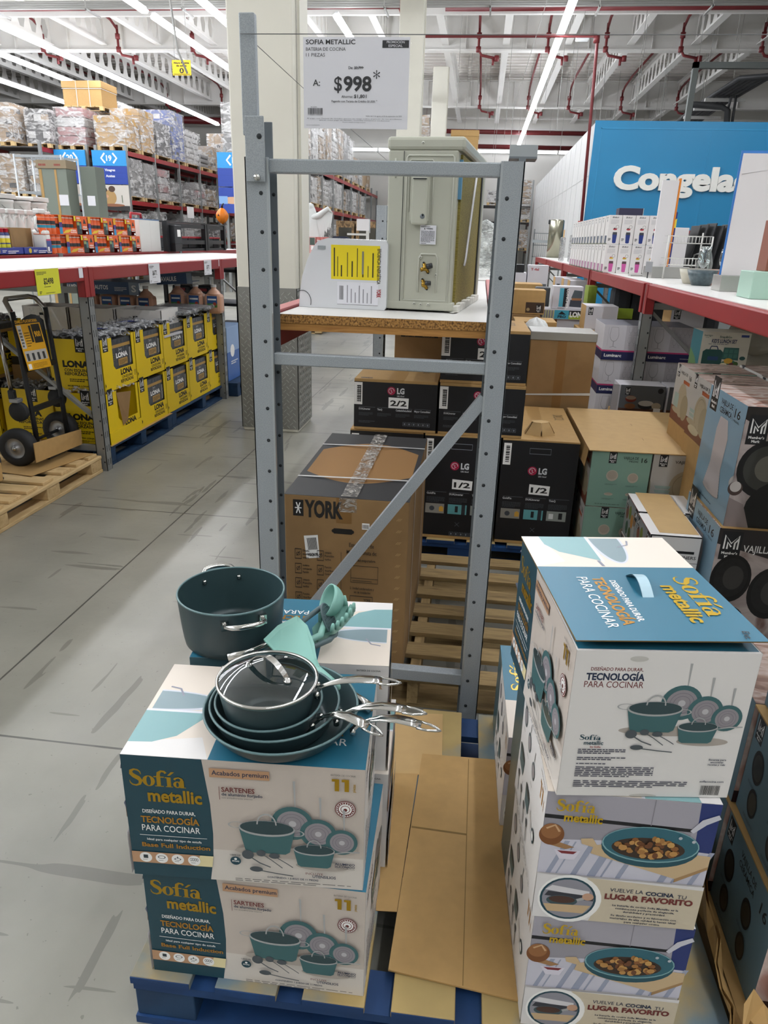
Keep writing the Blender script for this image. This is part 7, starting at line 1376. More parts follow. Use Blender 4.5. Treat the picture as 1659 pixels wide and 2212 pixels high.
mat('can_red', 'b3222e', .35)
def can():
    mb = MB(); mb.lathe([(0, 0), (.028, 0), (.028, .15), (.02, .165)], ink('23306a', .3), 18); mb.lathe([(.0283, .045), (.0283, .075)], ink('c9c52e'), 18); mb.lathe([(.0283, .085), (.0283, .13)], ink('d2c22a'), 18); mb.lathe([(.0286, .12), (.0286, .14)], ink('d8d8d8'), 18); mb.lathe([(.02, .165), (.024, .167), (.024, .195), (0, .198)], 'can_red', 16); return mb
mcn = can().mesh('spray_can')
for i in range(4):
    for j in range(2): mbox(mcn, 'spray_can', 'red-capped spray can, %s from the left in the %s row of the tray' % (['first', 'second', 'third', 'fourth'][i], ('front', 'back')[j]), 'can', (BX - .07 - j * .07, 5.60 + i * .066, ZB + .007), 0, 'red-capped spray cans')
def jar():
    mb = MB(); mb.box(-.065, .065, -.045, .045, 0, .20, 'jar_white', .02); mb.lathe([(.05, .19), (.045, .25), (.02, .30), (.018, .33)], 'jar_white', 16, sx=1.1, sy=.8); mb.tube([(0, -.045, .19), (0, -.075, .22), (0, -.05, .30), (0, -.01, .31)], .012, 'jar_white', 8); mb.box(-.03, .03, -.04, .07, .33, .37, 'jar_white', .01); P = Panel(mb, (.0655, -.045, 0), (0, 1, 0), (0, 0, 1), .09, .2); P.rect(.1, .1, .9, .6, ink('3a4a86')); P.rect(.1, .55, .9, .62, ink('b5446a')); P.rect(.2, .12, .5, .3, W_); return mb
mjr = jar().mesh('spray_bottle')
for i in range(7):
    for j in range(2): mbox(mjr, 'spray_bottle', 'white trigger spray bottle, %s in the %s row behind the blue trays' % (['first', 'second', 'third', 'fourth', 'fifth', 'sixth', 'seventh'][i], ('front', 'back')[j]), 'bottle', (BX - .50 - j * .16 + (.42 if i > 5 and not j else 0), 6.38 + i * .145 - (.93 if i > 5 and not j else 0), ZB), -90 if False else 0, 'white spray bottles')
def tub():
    mb = MB(); mb.lathe([(0, 0), (.11, 0), (.13, .20), (.137, .205), (.137, .225), (.13, .23), (0, .235)], 'jar_white', 28); mb.tube([(.135 * math.cos(a), .135 * math.sin(a), .18 - .07 * math.sin((a + .8) / 1.6 * PI) if True else 0) for a in [-.8 + i * .16 for i in range(11)]], .003, 'conduit', 5); return mb
mtb = tub().mesh('white_bucket')
for i in range(5):
    for j in range(2):
        if j and i > 3: continue
        mbox(mtb, 'white_bucket', 'white lidded bucket, %s of the %s tier at the back of the rear left shelf' % (['nearest', 'second', 'third', 'fourth', 'farthest'][i], ('lower', 'upper')[j]), 'bucket', (BX - .92, 6.75 + i * .29, ZB + j * .2365), 0, 'white buckets')
for i in range(4): tag(MB().box(-.10, .10, -.14, .14, 0, .025 + .02 * (i % 2), 'jar_white', .006).build('flat_white_tub', None, (BX - .92, 6.75 + i * .29, ZB + .4735)), 'white lid stacked flat on the buckets, %s from the left' % ['first', 'second', 'third', 'fourth'][i], 'lid', 'white lids')
tag(MB().box(0, .02, 0, .34, 0, .22, 'paper_white', .002).build('paper_notice', None, (BX - .95, 6.5, 1.862)), 'white carton end with a label above the white buckets', 'box'); tag(MB().box(-.1, .12, 0, .3, 0, .45, 'jar_white', .003).build('white_carton', None, (BX - .98, 6.30, ZB)), 'white carton beside the white buckets', 'box')
# orange wipe packs
def wipes():
    mb = MB(); w, d, h = .11, .50, .165; mb.box(0, w, 0, d, 0, .05, 'wipe_orange', .002); mb.box(0, w, .30, d, 0, h, 'wipe_orange', .002); mb.box(0, w, 0, .30, h - .005, h, 'wipe_orange')
    for i in range(4): mb.lathe([(0, .05), (.034, .05), (.034, .125), (.030, .16), (0, .16)], 'wipe_orange', 16, (.06, .04 + i * .073, 0)); mb.lathe([(.0343, .06), (.0343, .09)], ink('2a2a2c'), 16, (.06, .04 + i * .073, 0)); mb.lathe([(.0343, .138), (.033, .146)], ink('c9c4c0'), 16, (.06, .04 + i * .073, 0))
    P = Panel(mb, (w, 0, 0), (0, 1, 0), (0, 0, 1), d, h); P.rect(0, .62, .10, 1, ink('d49a1c')); P.rect(0, .36, .10, .62, ink('4a2a72')); P.rect(0, 0.02, .10, .36, ink('2a86b3')); P.poly([(.1, .02), (.6, .02), (.6, .34), (.35, .32), (.1, .18)], 'wipe_orange'); P.poly([(.1, .05), (.3, .1), (.45, .3), (.2, .22)], ink('d9b52a')); P.text('INTERIOR', .38, .18, .07, W_, .18, .03); P.text('VALUE PACK', .36, .08, .07, W_, .22, .03); P.rect(.60, .04, .78, .70, ink('2b2e2c')); P.rect(.62, .5, .7, .66, ink('8a9a60')); P.rect(.70, .30, .77, .6, ink('4a7a80')); P.text('4 PACK', .61, .84, .08, W_, .13, .03); P.rect(.52, .72, .58, .98, ink('d2c82a')); P.rect(.64, .74, .77, .80, ink('d2c82a')); P.text('INTERIOR', .82, .38, .08, W_, .15, .03, slant=.1); P.text('VALUE PACK', .81, .26, .07, W_, .17, .03); P.poly([(.84, .60), (.95, .60), (.90, .84), (.88, .84)], ink('2b2b2b')); P.rect(.92, .05, .98, .17, W_); return mb
mwp = wipes().mesh('wipe_pack')
for j in range(2):
    for i in range(3): mbox(mwp, 'wipe_pack', 'orange four-tube wipe pack, %s of the %s tier on the rear left shelf' % (['left', 'middle', 'right'][i], ('lower', 'upper')[j]), 'pack', (BX - .13, 6.62 + i * .515 - j * .09, ZB + j * .167), 0, 'orange wipe packs')
def tube_():
    mb = MB(); mb.lathe([(0, 0), (.036, 0), (.036, .145), (.033, .16), (0, .162)], 'wipe_orange', 18); mb.lathe([(.0363, .05), (.0363, .075)], ink('2a86a0'), 18); mb.lathe([(.0363, .08), (.0363, .11)], ink('2a2a2c'), 18); mb.lathe([(.0363, .135), (.0345, .15)], ink('d0ccc8'), 18); return mb
mtu = tube_().mesh('wipe_tube')
for j in range(2):
    for i in range(3): mbox(mtu, 'wipe_tube', 'single orange wipe tube, %s of the %s group left of the orange packs' % (['left', 'middle', 'right'][i], ('lower', 'upper')[j]), 'tube', (BX - .06, 6.36 + i * .078 - j * .05, ZB + j * .167), 0, 'orange wipe tubes')
tag(MB().box(BX - .12, BX - .01, 6.27, 6.56, ZB + .1625, ZB + .1665, 'wipe_orange').build('tube_tray'), 'thin orange card between the two groups of wipe tubes', 'card')
for i in range(2): tag(MB().box(0, .09, 0, .27, 0, .34, 'jar_white', .004).box(-.002, .092, .005, .265, .34, .35, ink('5a7aa0')).build('white_pack', None, (BX - .12 - i * .01, 8.19 + i * .29, ZB)), 'tall plain white pack, %s of the pair right of the orange wipes' % ('left', 'right')[i], 'box', 'tall white packs')
tag(MB().tube([(BX - .06, 8.05, ZB + .345), (BX - .06, 8.06, ZB + .40), (BX - .06, 8.30, ZB + .40), (BX - .06, 8.31, ZB + .352)], .014, ink('a8202a'), 8).build('red_handle'), 'red carrying handle above the left white pack', 'handle')
t = thing('black_display_frame', 'black open display frame with red-lidded totes, left of the pumpkin', 'display', (BX - .32, 8.82, ZB))
for y in (0, 1.28, 1.36, 2.06): MB().box(.28, .34, y, y + .06, 0, .33, 'carton_black').build('post', t)
for z in (.08, .275): MB().box(.29, .33, .06, 2.06, z, z + .05, 'carton_black').build('rail', t)
MB().box(0, .34, 0, 2.12, .331, .345, 'carton_black').build('top_panel', t)
def tote():
    mb = MB(); mb.box(0, .24, 0, .27, 0, .12, 'carton_black2', .008); mb.box(-.006, .246, -.006, .276, .1205, .145, ink('a8222c'), .006); mb.box(.245, .25, .10, .15, .06, .09, ink('b02a32')); return mb
mto = tote().mesh('tool_tote')
for i in range(6): mbox(mto, 'tool_tote', 'black tote with red lid inside the black display frame, %s' % ['nearest', 'second', 'third', 'fourth', 'fifth', 'farthest'][i], 'tote', (BX - .33 + .02, 9.12 + i * .29 + (.08 if i > 3 else 0), ZB + .03), 0, 'red-lidded black totes')
tag(MB().box(BX - .4, BX - .0, 9.1, 10.9, ZB + .001, ZB + .029, 'carton_black').build('tote_board'), 'thin black board under the red-lidded totes', 'board')
t = thing('battery_box', 'black box with white label standing in the display frame', 'box', (BX - .02, 8.90, ZB)); MB().box(0, .10, 0, .22, .09, .30, 'carton_black2', .006).box(0, .1, .0, .2, 0, .09, 'carton_black').build('body', t); MB().box(.1005, .1015, .08, .18, .17, .25, W_).build('label', t)
mat('pumpkin', 'e07b12', .35)
t = thing('pumpkin_decoration', 'orange plastic jack pumpkin standing on the black frame by the column', 'decoration', (BX + .09, 10.62, ZB + .347)); mb = MB(); n, m_ = 40, 14
mb.grid(n, m_, lambda u, v: ((.088 * math.sin(PI * v) ** .7 * (1 + .05 * math.cos(16 * PI * u))) * math.cos(2 * PI * u), (.088 * math.sin(PI * v) ** .7 * (1 + .05 * math.cos(16 * PI * u))) * math.sin(2 * PI * u), .002 + .225 * v), 'pumpkin'); P = Panel(mb, (-.09, -.089, 0), (1, 0, 0), (0, 0, 1), .18, .2, .002); P.poly([(.30, .55), (.44, .55), (.38, .72)], BK); mb.build('body', t); MB().tube([(0, 0, .22), (.01, 0, .26), (.03, 0, .28)], [.02, .012, .008], 'carton_black', 8).build('stem', t); MB().box(-.20, .06, -.06, .06, -.001, .001, 'carton_black').build('base', t)
t = thing('notice_card', 'blank white notice card standing above the black display frame', 'sign', (BX - .1, 9.8, ZB + .346)); MB().box(.01, .016, .1, .11, 0, .06, 'steel_in').build('stem', t); MB().box(0, .006, 0, .22, .06, .20, 'paper_white').build('card', t)
# aisle behind: wire shelf unit, tall grey cartons
t = thing('wire_shelf_unit', 'chrome wire shelf unit standing tall behind the white buckets', 'shelf', (-6.75, 10.6, 0))
for x, y in ((0, 0), (.72, 0), (0, .45), (.72, .45)): MB().tube([(x, y, 0), (x, y, 2.62)], .013, 'galv', 8).build('post', t)
for z in (.4, 1.0, 1.6, 2.1, 2.58):
    mb = MB(); mb.box(0, .72, 0, .012, z, z + .035, 'galv').box(0, .72, .44, .452, z, z + .035, 'galv')
    for i in range(10): mb.box(i * .08, i * .08 + .006, 0, .45, z + .01, z + .016, 'galv')
    mb.build('wire_shelf', t)
mat('goods_cap', '8f7f66', .6); mat('grey_carton', '7b8379', .5); mat('grey_carton2', '6a7268', .5)
t = thing('tall_grey_carton', 'tall grey-green carton with kraft top edge, leaning behind the orange wipes', 'box', (-5.80, 9.6, 0), -.05); MB().box(0, .40, 0, .22, 0, 2.36, 'grey_carton', .003).build('carton_body', t); mb = MB(); mb.box(-.012, .412, -.012, .232, 2.361, 2.46, 'goods_cap'); P = Panel(mb, (-.012, -.012, 2.36), (1, 0, 0), (0, 0, 1), .424, .10); P.lines(.08, .3, .35, .5, 1, ink('8a3a32'), 2); P.lines(.6, .3, .3, .5, 1, ink('8a3a32'), 3); mb.build('kraft_cap', t); MB().box(.01, .05, -.004, 0, 0, 2.35, 'kraft').box(.23, .26, -.004, 0, 0, 2.35, 'kraft').build('tape', t); MB().box(.26, .39, -.006, -.003, 1.92, 2.05, 'paper').build('paper_label', t)
t = thing('tall_grey_carton', 'second tall grey-green carton right of the kraft-topped one', 'box', (-5.28, 9.7, 0), -.05); MB().box(0, .22, 0, .22, 0, 2.40, 'grey_carton2', .003).build('carton_body', t); MB().box(.07, .18, -.003, 0, 1.93, 2.05, 'paper').build('paper_label', t)
# ================================================================ FAR RACKS AND PALLET LOADS
mat('goods_tan', '9a8266', .55, var=.12, scale=3); mat('goods_grey', '7c7a78', .5, var=.15, scale=4); mat('goods_dark', '4a4848', .5, var=.2, scale=4); mat('goods_white', 'c2c0be', .45, var=.08, scale=5); mat('goods_pink', 'a87c7c', .5, var=.2, scale=5); mat('goods_blue', '4d5f9a', .5, var=.15, scale=4); mat('goods_black', '24242a', .5)
MATS['load_film'] = film_mat('load_film', .38, 'd2d0ce', 3.5, .35)
RND = random.Random(21)
def load(w, d, h, m, style, seed, film=True):
    """returns (goods, film, pallet) meshes; front-left-bottom at origin"""
    rnd = random.Random(seed); g = MB(); p = MB()
    for i in range(5): p.box(i * w / 5 + .01, (i + 1) * w / 5 - .02, 0, d, .11, .13, 'wood_new')
    for i in range(3):
        for y in (0, d - .1): p.box(i * (w - .12) / 2, i * (w - .12) / 2 + .12, y, y + .1, 0, .1095, 'wood_new')
    for y in (0, d / 2, d - .1): p.box(0, w, y, y + .1, 0, .012, 'wood_new')
    z0 = .132
    if style == 'carton':
        g.box(.02, w - .02, .02, d - .02, z0, z0 + h - .10, m, .004); g.box(.0, w, .0, d, z0 + h - .18, z0 + h, m, .004)
    elif style == 'grid':
        nx, nz = 3, max(2, int(h / .30)); ch = h / nz
        for k in range(nz):
            for i in range(nx): g.box(.02 + i * (w - .04) / nx + .003, .02 + (i + 1) * (w - .04) / nx - .003, .02, d - .02, z0 + k * ch + .003, z0 + (k + 1) * ch - .003, m)
            for i in range(nx):
                if rnd.random() < .8: g.box(.05 + i * (w - .04) / nx, .05 + i * (w - .04) / nx + .22, .0185, .02, z0 + k * ch + ch * .3, z0 + k * ch + ch * .7, rnd.choice(['goods_white', 'goods_dark', 'goods_tan']))
                g.box(w - .02, w - .0185, .05 + i * d / 3.2, .05 + i * d / 3.2 + .2, z0 + k * ch + ch * .3, z0 + k * ch + ch * .7, rnd.choice(['goods_white', 'goods_dark', m]))
    elif style == 'layers':
        nz = max(3, int(h / .22)); ch = h / nz
        for k in range(nz): o = rnd.uniform(0, .04); g.box(.02 + o, w - .02 - o, .02 + o, d - .02 - o, z0 + k * ch + .004, z0 + (k + 1) * ch - .012, m if k % 2 else rnd.choice([m, 'goods_white', m]), .02)
    elif style == 'sacks':
        nz = max(3, int(h / .16)); ch = h / nz
        for k in range(nz): o = rnd.uniform(0, .05); g.box(.02 + o, w - .02 - rnd.uniform(0, .05), .03, d - .03, z0 + k * ch, z0 + (k + 1) * ch - .004, m, .05)
    f = MB()
    if film:
        e = .008; f.grid(10, 8, lambda u, v: (-e + u * (w + 2 * e), -e + .012 * math.sin(9 * u + 7 * v + seed), z0 - .02 + v * (h + .03)), 'load_film'); f.grid(10, 8, lambda u, v: (w + e + .012 * math.sin(8 * u + 5 * v + seed), -e + u * (d + 2 * e), z0 - .02 + v * (h + .03)), 'load_film'); f.grid(10, 8, lambda u, v: (-e + .012 * math.sin(8 * u + 5 * v), -e + u * (d + 2 * e), z0 - .02 + v * (h + .03)), 'load_film'); f.grid(4, 4, lambda u, v: (-e + u * (w + 2 * e), -e + v * (d + 2 * e), z0 + h + .01), 'load_film')
    return g.mesh('wrapped_goods'), (f.mesh('stretch_wrap') if film else None), p.mesh('wood_pallet')
KINDS = {}
def put_load(label, loc, w, d, h, m, style, film=True, seed=1, group=None):
    k = (w, d, h, m, style, film, seed % 3)
    if k not in KINDS: KINDS[k] = load(w, d, h, m, style, seed % 3, film)
    g, f, p = KINDS[k]; t = thing('pallet_load', label, 'pallet load', loc, group=group)
    for me, nm_ in ((g, 'wrapped_goods'), (f, 'stretch_wrap'), (p, 'wood_pallet')):
        if me: o = bpy.data.objects.new(nm_, me); C.objects.link(o); o.parent = t
def far_rack(label, x1, y0, nb, bay, levels, depth=1.0, ztop=4.0):
    t = thing('pallet_rack', label, 'rack', (x1 - depth, y0, 0), group='tall red and grey pallet racks')
    for i in range(nb + 1):
        for x in (0, depth - .08): MB().box(x, x + .08, i * bay - .03, i * bay + .05, 0, ztop, 'frame_grey').build('post', t)
    for z in levels:
        for i in range(nb):
            for x in (0, depth - .05): MB().box(x, x + .05, i * bay + .055, (i + 1) * bay - .035, z - .12, z, 'beam_red').build('beam', t)
        MB().box(.06, depth - .06, 0, nb * bay, z - .03, z - .001, 'goods_dark').build('deck', t)
R19, R20 = -10.5, -11.7
far_rack('tall pallet rack of aisle 19 running away from its blue sign', R19, 22.1, 8, 1.95, (1.40, 2.53, 3.86)); far_rack('tall pallet rack of aisle 20 back to back with the aisle 19 rack', R20, 22.1, 8, 1.95, (1.40, 2.53, 3.86)); far_rack('tall pallet rack at the far left edge of the hall', -16.2, 21.0, 8, 1.95, (1.40, 2.53, 3.86))
far_rack('tall pallet rack in the middle distance behind the near column', -5.5, 22.2, 9, 1.95, (1.40, 2.58, 3.76), .95); far_rack('tall pallet rack of the next aisle sign, hidden behind the near column', -6.65, 22.2, 8, 1.95, (1.40, 2.58, 3.76), .95)
O = ['first', 'second', 'third', 'fourth', 'fifth', 'sixth', 'seventh', 'eighth', 'ninth', 'tenth', 'eleventh', 'twelfth', 'thirteenth', 'fourteenth', 'fifteenth']
def row(rack, x, y, z, lev, items, w=.92, start=0):
    for i, it in enumerate(items):
        m, st, d, h, film, desc = it; put_load('%s, %s on the %s level of the %s' % (desc, O[i + start], lev, rack), (x - w - .03, y, z + .002), w, d, h, m, st, film, i + len(rack), 'wrapped pallet loads on the racks'); y += d + .10
T, Gr, D, Wh, Pk, Bl = 'goods_tan', 'goods_grey', 'goods_dark', 'goods_white', 'goods_pink', 'goods_blue'
row('aisle 19 rack', R19, 22.15, 3.86, 'top', [('kraft', 'carton', .95, .78, True, 'short brown carton half in film'), ('kraft', 'carton', 1.0, 1.12, True, 'tall brown carton half in film'), (D, 'grid', 1.15, .95, True, 'dark-labelled tan boxes'), (Bl, 'grid', 1.15, 1.45, True, 'blue and white boxes'), (Wh, 'sacks', 1.35, 1.05, True, 'white film-wrapped sacks'), (Gr, 'sacks', .9, .45, False, 'low grey bundle'), (T, 'grid', 1.0, .8, True, 'white-wrapped tan boxes'), (Wh, 'layers', 1.0, .85, True, 'white layered packs'), (T, 'grid', 1.1, 1.5, True, 'large tan cartons in clear film'), (Gr, 'grid', 1.1, .9, True, 'grey boxes in film'), (T, 'layers', 1.1, 1.1, True, 'tan layered packs'), (Wh, 'grid', 1.1, 1.0, True, 'white boxed goods'), (T, 'grid', 1.1, 1.2, True, 'last tan boxes')])
row('aisle 19 rack', R19, 22.15, 2.53, 'middle', [(Gr, 'grid', .95, 1.02, True, 'grey packs with tan top'), (Gr, 'grid', .95, .98, True, 'second grey film-wrapped block'), (Pk, 'layers', .90, .92, True, 'pink and white layered packs'), (Gr, 'sacks', .95, .62, True, 'pale grey sacks'), (Gr, 'sacks', 1.2, .45, True, 'blue-grey loose goods'), (Pk, 'layers', .9, .75, True, 'rose layered packs'), (T, 'sacks', 1.2, .6, True, 'tan sacks'), (Gr, 'grid', 1.1, .8, True, 'grey boxes'), (Wh, 'grid', 1.1, .7, True, 'white boxes'), (T, 'grid', 1.1, .8, True, 'tan boxes'), (Wh, 'layers', 1.1, .8, True, 'white packs')])
row('aisle 19 rack', R19, 22.2, 1.40, 'lower', [(D, 'sacks', 1.4, .65, True, 'dark wrapped goods'), (Gr, 'layers', .95, .75, True, 'grey layered bottles'), (D, 'sacks', 1.3, .5, True, 'dark goods'), (Wh, 'layers', 1.0, .75, True, 'white layered bottles'), (Gr, 'layers', 1.0, .7, True, 'clear bottle packs'), (D, 'sacks', 1.4, .4, True, 'dark low goods'), (Pk, 'layers', 1.2, .5, True, 'pink packs'), (T, 'grid', 1.2, .6, True, 'tan cartons')])
row('aisle 20 rack', R20, 22.12, 3.86, 'top', [(Pk, 'layers', .95, .98, True, 'wide pink-banded load'), (T, 'grid', 1.1, 1.3, True, 'tan boxes in film'), (Wh, 'grid', 1.1, 1.5, True, 'high white and tan boxes'), (T, 'carton', 1.1, 1.2, True, 'tan wrapped carton'), (Gr, 'grid', 1.1, 1.4, True, 'grey boxes in film'), (T, 'grid', 1.1, 1.3, True, 'more tan boxes'), (Wh, 'sacks', 1.1, 1.2, True, 'white sacks')])
put_load('big brown strapped carton perched on the pink-banded load at the upper left', (-12.75, 22.9, 5.0), 1.25, 1.0, .66, 'kraft', 'carton', False, 2)
mb = MB()
for x in (.45, .85): mb.box(x, x + .012, -.002, 1.002, .1, .80, 'strap_white')
mb.box(-.002, 1.252, -.002, 1.002, .58, .592, 'strap_white'); tag(mb.build('packing_straps', None, (-12.75, 22.9, 5.0)), 'white packing straps round the big brown carton at the upper left', 'strap')
row('aisle 20 rack', R20, 22.12, 2.53, 'middle', [(Gr, 'grid', 1.0, 1.0, True, 'grey wrapped boxes'), (T, 'grid', 1.1, .9, True, 'tan boxes')])
row('left rack', -16.2, 21.05, 3.86, 'top', [(T, 'grid', 1.0, 1.25, True, 'tan boxes with wavy film'), (D, 'grid', 1.0, 1.1, True, 'black-panel boxes in film'), (T, 'layers', 1.0, 1.0, True, 'tan packs'), (Bl, 'grid', 1.0, .7, True, 'lavender boxes')])
for i, (x, y, z, w, h, m, st, lb) in enumerate(((-14.3, 21.4, 3.86, .75, .98, T, 'grid', 'pale crinkled tan load with a blue tag at the far left'), (-13.38, 21.8, 3.86, .72, .88, D, 'grid', 'square dark grey wrapped boxes with a white label, upper left'), (-14.2, 21.4, 2.53, .8, 1.0, T, 'grid', 'wrapped tan boxes at mid height on the far left'), (-13.3, 21.5, 2.53, .8, .9, T, 'layers', 'wrapped tan packs left of the tall grey cartons'), (-13.32, 21.9, 1.40, .6, .6, Bl, 'grid', 'dim lavender-blue boxes low at the left'), (-14.3, 21.5, 1.40, .8, .7, D, 'sacks', 'dim wrapped goods low on the far left'), (-13.6, 26.5, 0.0, .8, .7, T, 'sacks', 'tan sacks on the floor far left'))): put_load(lb, (x, y, z + .002), w, .9, h, m, st, True, i)
far_rack('short red-beamed rack bay at the far left facing the aisle', -12.72, 21.35, 1, 1.1, (1.40, 2.53, 3.86), 1.75)
row('middle rack', -5.5, 22.3, 3.76, 'top', [(T, 'grid', 1.05, 1.9, True, 'very tall tan boxes in film'), (T, 'grid', 1.05, 1.9, True, 'tall tan boxes'), (Wh, 'grid', 1.0, 1.85, True, 'tall white-wrapped boxes'), (T, 'layers', 1.05, 1.8, True, 'tall tan packs'), (T, 'grid', 1.05, 1.9, True, 'brown boxes in film'), (Wh, 'sacks', 1.05, 1.55, True, 'white film-wrapped sacks'), (T, 'grid', 1.05, 1.55, True, 'brown and white boxes'), (Gr, 'grid', 1.05, 1.55, True, 'grey wrapped boxes'), (Wh, 'layers', 1.05, 1.5, True, 'white packs'), (T, 'grid', 1.1, .95, True, 'low tan boxes'), (Wh, 'grid', 1.1, .95, True, 'low white boxes'), (T, 'carton', 1.1, .8, False, 'tan carton with stacked pallets'), (T, 'grid', 1.1, .6, False, 'last tan cartons')], .88)
row('middle rack', -5.5, 22.3, 2.58, 'middle', [(T, 'grid', 1.05, 1.0, True, 'tan wrapped boxes'), (T, 'layers', .9, .9, True, 'tan layered packs'), (Wh, 'grid', .95, .75, True, 'white boxes'), (T, 'layers', .95, .85, True, 'tan and white packs'), (Wh, 'sacks', .95, .8, True, 'white sacks'), (Gr, 'layers', 1.1, .9, True, 'grey layered packs'), (Wh, 'grid', 1.05, .85, True, 'white wrapped cartons'), (T, 'sacks', 1.1, .7, True, 'low tan sacks'), (D, 'grid', 1.1, .8, True, 'dark cartons'), (Wh, 'layers', 1.1, .8, True, 'white layered packs'), (T, 'grid', 1.1, .8, True, 'tan cartons'), (Wh, 'sacks', 1.1, .75, True, 'last white sacks')], .88)
row('middle rack', -5.5, 22.3, 1.40, 'lower', [(D, 'sacks', 1.3, .6, True, 'dim dark goods'), (D, 'grid', 1.3, .7, True, 'dim boxed goods'), (T, 'sacks', 1.3, .6, True, 'dim tan goods'), (D, 'sacks', 1.3, .6, True, 'dim wrapped goods'), (Wh, 'sacks', 1.3, .6, True, 'pale wrapped goods')], .88)
# back wall rack on the right of the outdoor unit
far_rack('far rack against the back wall beside the cold room', 2.2, 36.5, 1, 2.6, (1.35, 2.6, 3.3), 3.4, 4.4)
for i, (x, z, w, h, m, st, lb) in enumerate(((1.35, 2.6, .8, .9, T, 'layers', 'stack of tan packs at the back wall beside the cold room'), (.1, 3.3, .9, .5, Wh, 'grid', 'white boxes high on the back wall rack'), (1.3, 1.35, .85, .8, T, 'grid', 'tan cartons low on the back wall rack'), (.1, 1.35, .9, .7, Wh, 'layers', 'white packs low on the back wall rack'), (-.95, 1.35, .9, .8, Bl, 'grid', 'blue packs low on the back wall rack'))): put_load(lb, (x, 36.7, z + .002), w, 1.0, h, m, st, True, i + 3)
put_load('tall stack of pale tan packs rising above the back wall rack', (1.45, 37.0, 3.302), .7, 1.0, 1.0, T, 'layers', True, 5)
for i, (x, z) in enumerate(((-2.4, 0.0), (-1.2, 0), (-2.4, 1.3), (-1.2, 1.3), (-2.4, 2.6))): put_load('large tan carton load stacked by the back wall behind the outdoor unit, %s' % ['lower left', 'lower right', 'middle left', 'middle right', 'top left'][i], (x, 36.5, z + .002), 1.1, 1.1, 1.14, T, 'grid', False, i)
put_load('brown carton load seen above the outdoor unit right corner, beside the third column', (-1.30, 27.2, 4.30), .95, .9, .75, 'kraft', 'carton', False, 1)
far_rack('grey rack behind the third column carrying a high brown carton', -.30, 27.1, 1, 1.1, (2.6, 4.295), 1.05, 4.3)
put_load('wrapped tan load standing high behind the second column', (-2.85, 27.3, 4.30), .8, .9, 1.2, T, 'grid', True, 2); far_rack('grey rack behind the second column under the high wrapped load', -2.0, 27.1, 1, 1.1, (2.6, 4.295), 1.0, 4.3)
# aisle signs
mat('sign_blue', '2a8fd0', .4); mat('sign_navy', '27429a', .4)
def aisle_sign(num, lines, x0, x1, y, label, photo):
    t = thing('aisle_sign', label, 'sign', (x0, y, 0), group='blue aisle end signs'); w = x1 - x0
    mb = MB(); mb.box(0, w, 0, .03, 3.44, 3.85, 'sign_blue'); P = Panel(mb, (0, 0, 3.44), (1, 0, 0), (0, 0, 1), w, .41, .002, .0006); P.text(num, .5, .33, .34, W_, None, .03, 3, anchor='c')
    P.line([(.38, .82), (.27, .5), (.38, .18)], .05, W_); P.line([(.62, .82), (.73, .5), (.62, .18)], .05, W_); mb.build('number_panel', t)
    mb = MB(); mb.box(0, w, 0, .03, 2.95, 3.435, 'sign_navy'); P = Panel(mb, (0, 0, 2.95), (1, 0, 0), (0, 0, 1), w, .485, .002, .0006)
    for i, s_ in enumerate(lines): P.text(s_, .5, .72 - i * .33, .13, W_, None, .02, anchor='c')
    P.rect(.05, .62, .95, .63, ink('1f3580')); P.rect(.05, .30, .95, .31, ink('1f3580')); mb.build('category_panel', t)
    mb = MB(); mb.box(0, w, 0, .03, 2.24, 2.93, photo); P = Panel(mb, (0, 0, 2.24), (1, 0, 0), (0, 0, 1), w, .69, .002, .0006)
    if num != '18':
        P.rect(0, 0, 1, .18, ink('2b2a2a')); P.ell(.42, .50, .20, .30, ink('a88656')); P.ell(.50, .84, .10, .12, ink('4a3428')); P.ell(.26, .80, .10, .10, ink('3a2c26')); P.ell(.18, .50, .16, .28, ink('8d8488')); P.ell(.30, .55, .09, .07, ink('c29272')); P.ell(.5, .2, .35, .06, ink('8a5a40')); P.rect(.78, .3, .80, .6, ink('5a6a52'))
    else: P.ell(.45, .5, .45, .14, ink('c9a080')); P.rect(0, .36, .25, .66, ink('7aa0d0'))
    mb.build('photo_panel', t)
    for x in (.0, w - .05): MB().box(x, x + .05, .031, .08, 0, 3.85, 'frame_grey').build('sign_post', t)
aisle_sign('20', (), -12.70, -11.73, 21.95, 'blue aisle 20 sign behind the tall grey carton', ink('b0a8a0')); aisle_sign('19', ('Vinagres', 'Aceites'), -11.52, -10.48, 21.95, 'blue aisle 19 sign reading Vinagres and Aceites, with a photo of people cooking', ink('c2bcb4')); aisle_sign('18', (), -7.72, -6.66, 21.95, 'blue aisle sign cut off by the near cream column', ink('27429a'))
put_load('grey film-wrapped load high beside the near column, above the cut-off aisle sign', (-7.62, 22.2, 3.762), .9, 1.1, 1.25, Gr, 'layers', True, 4)
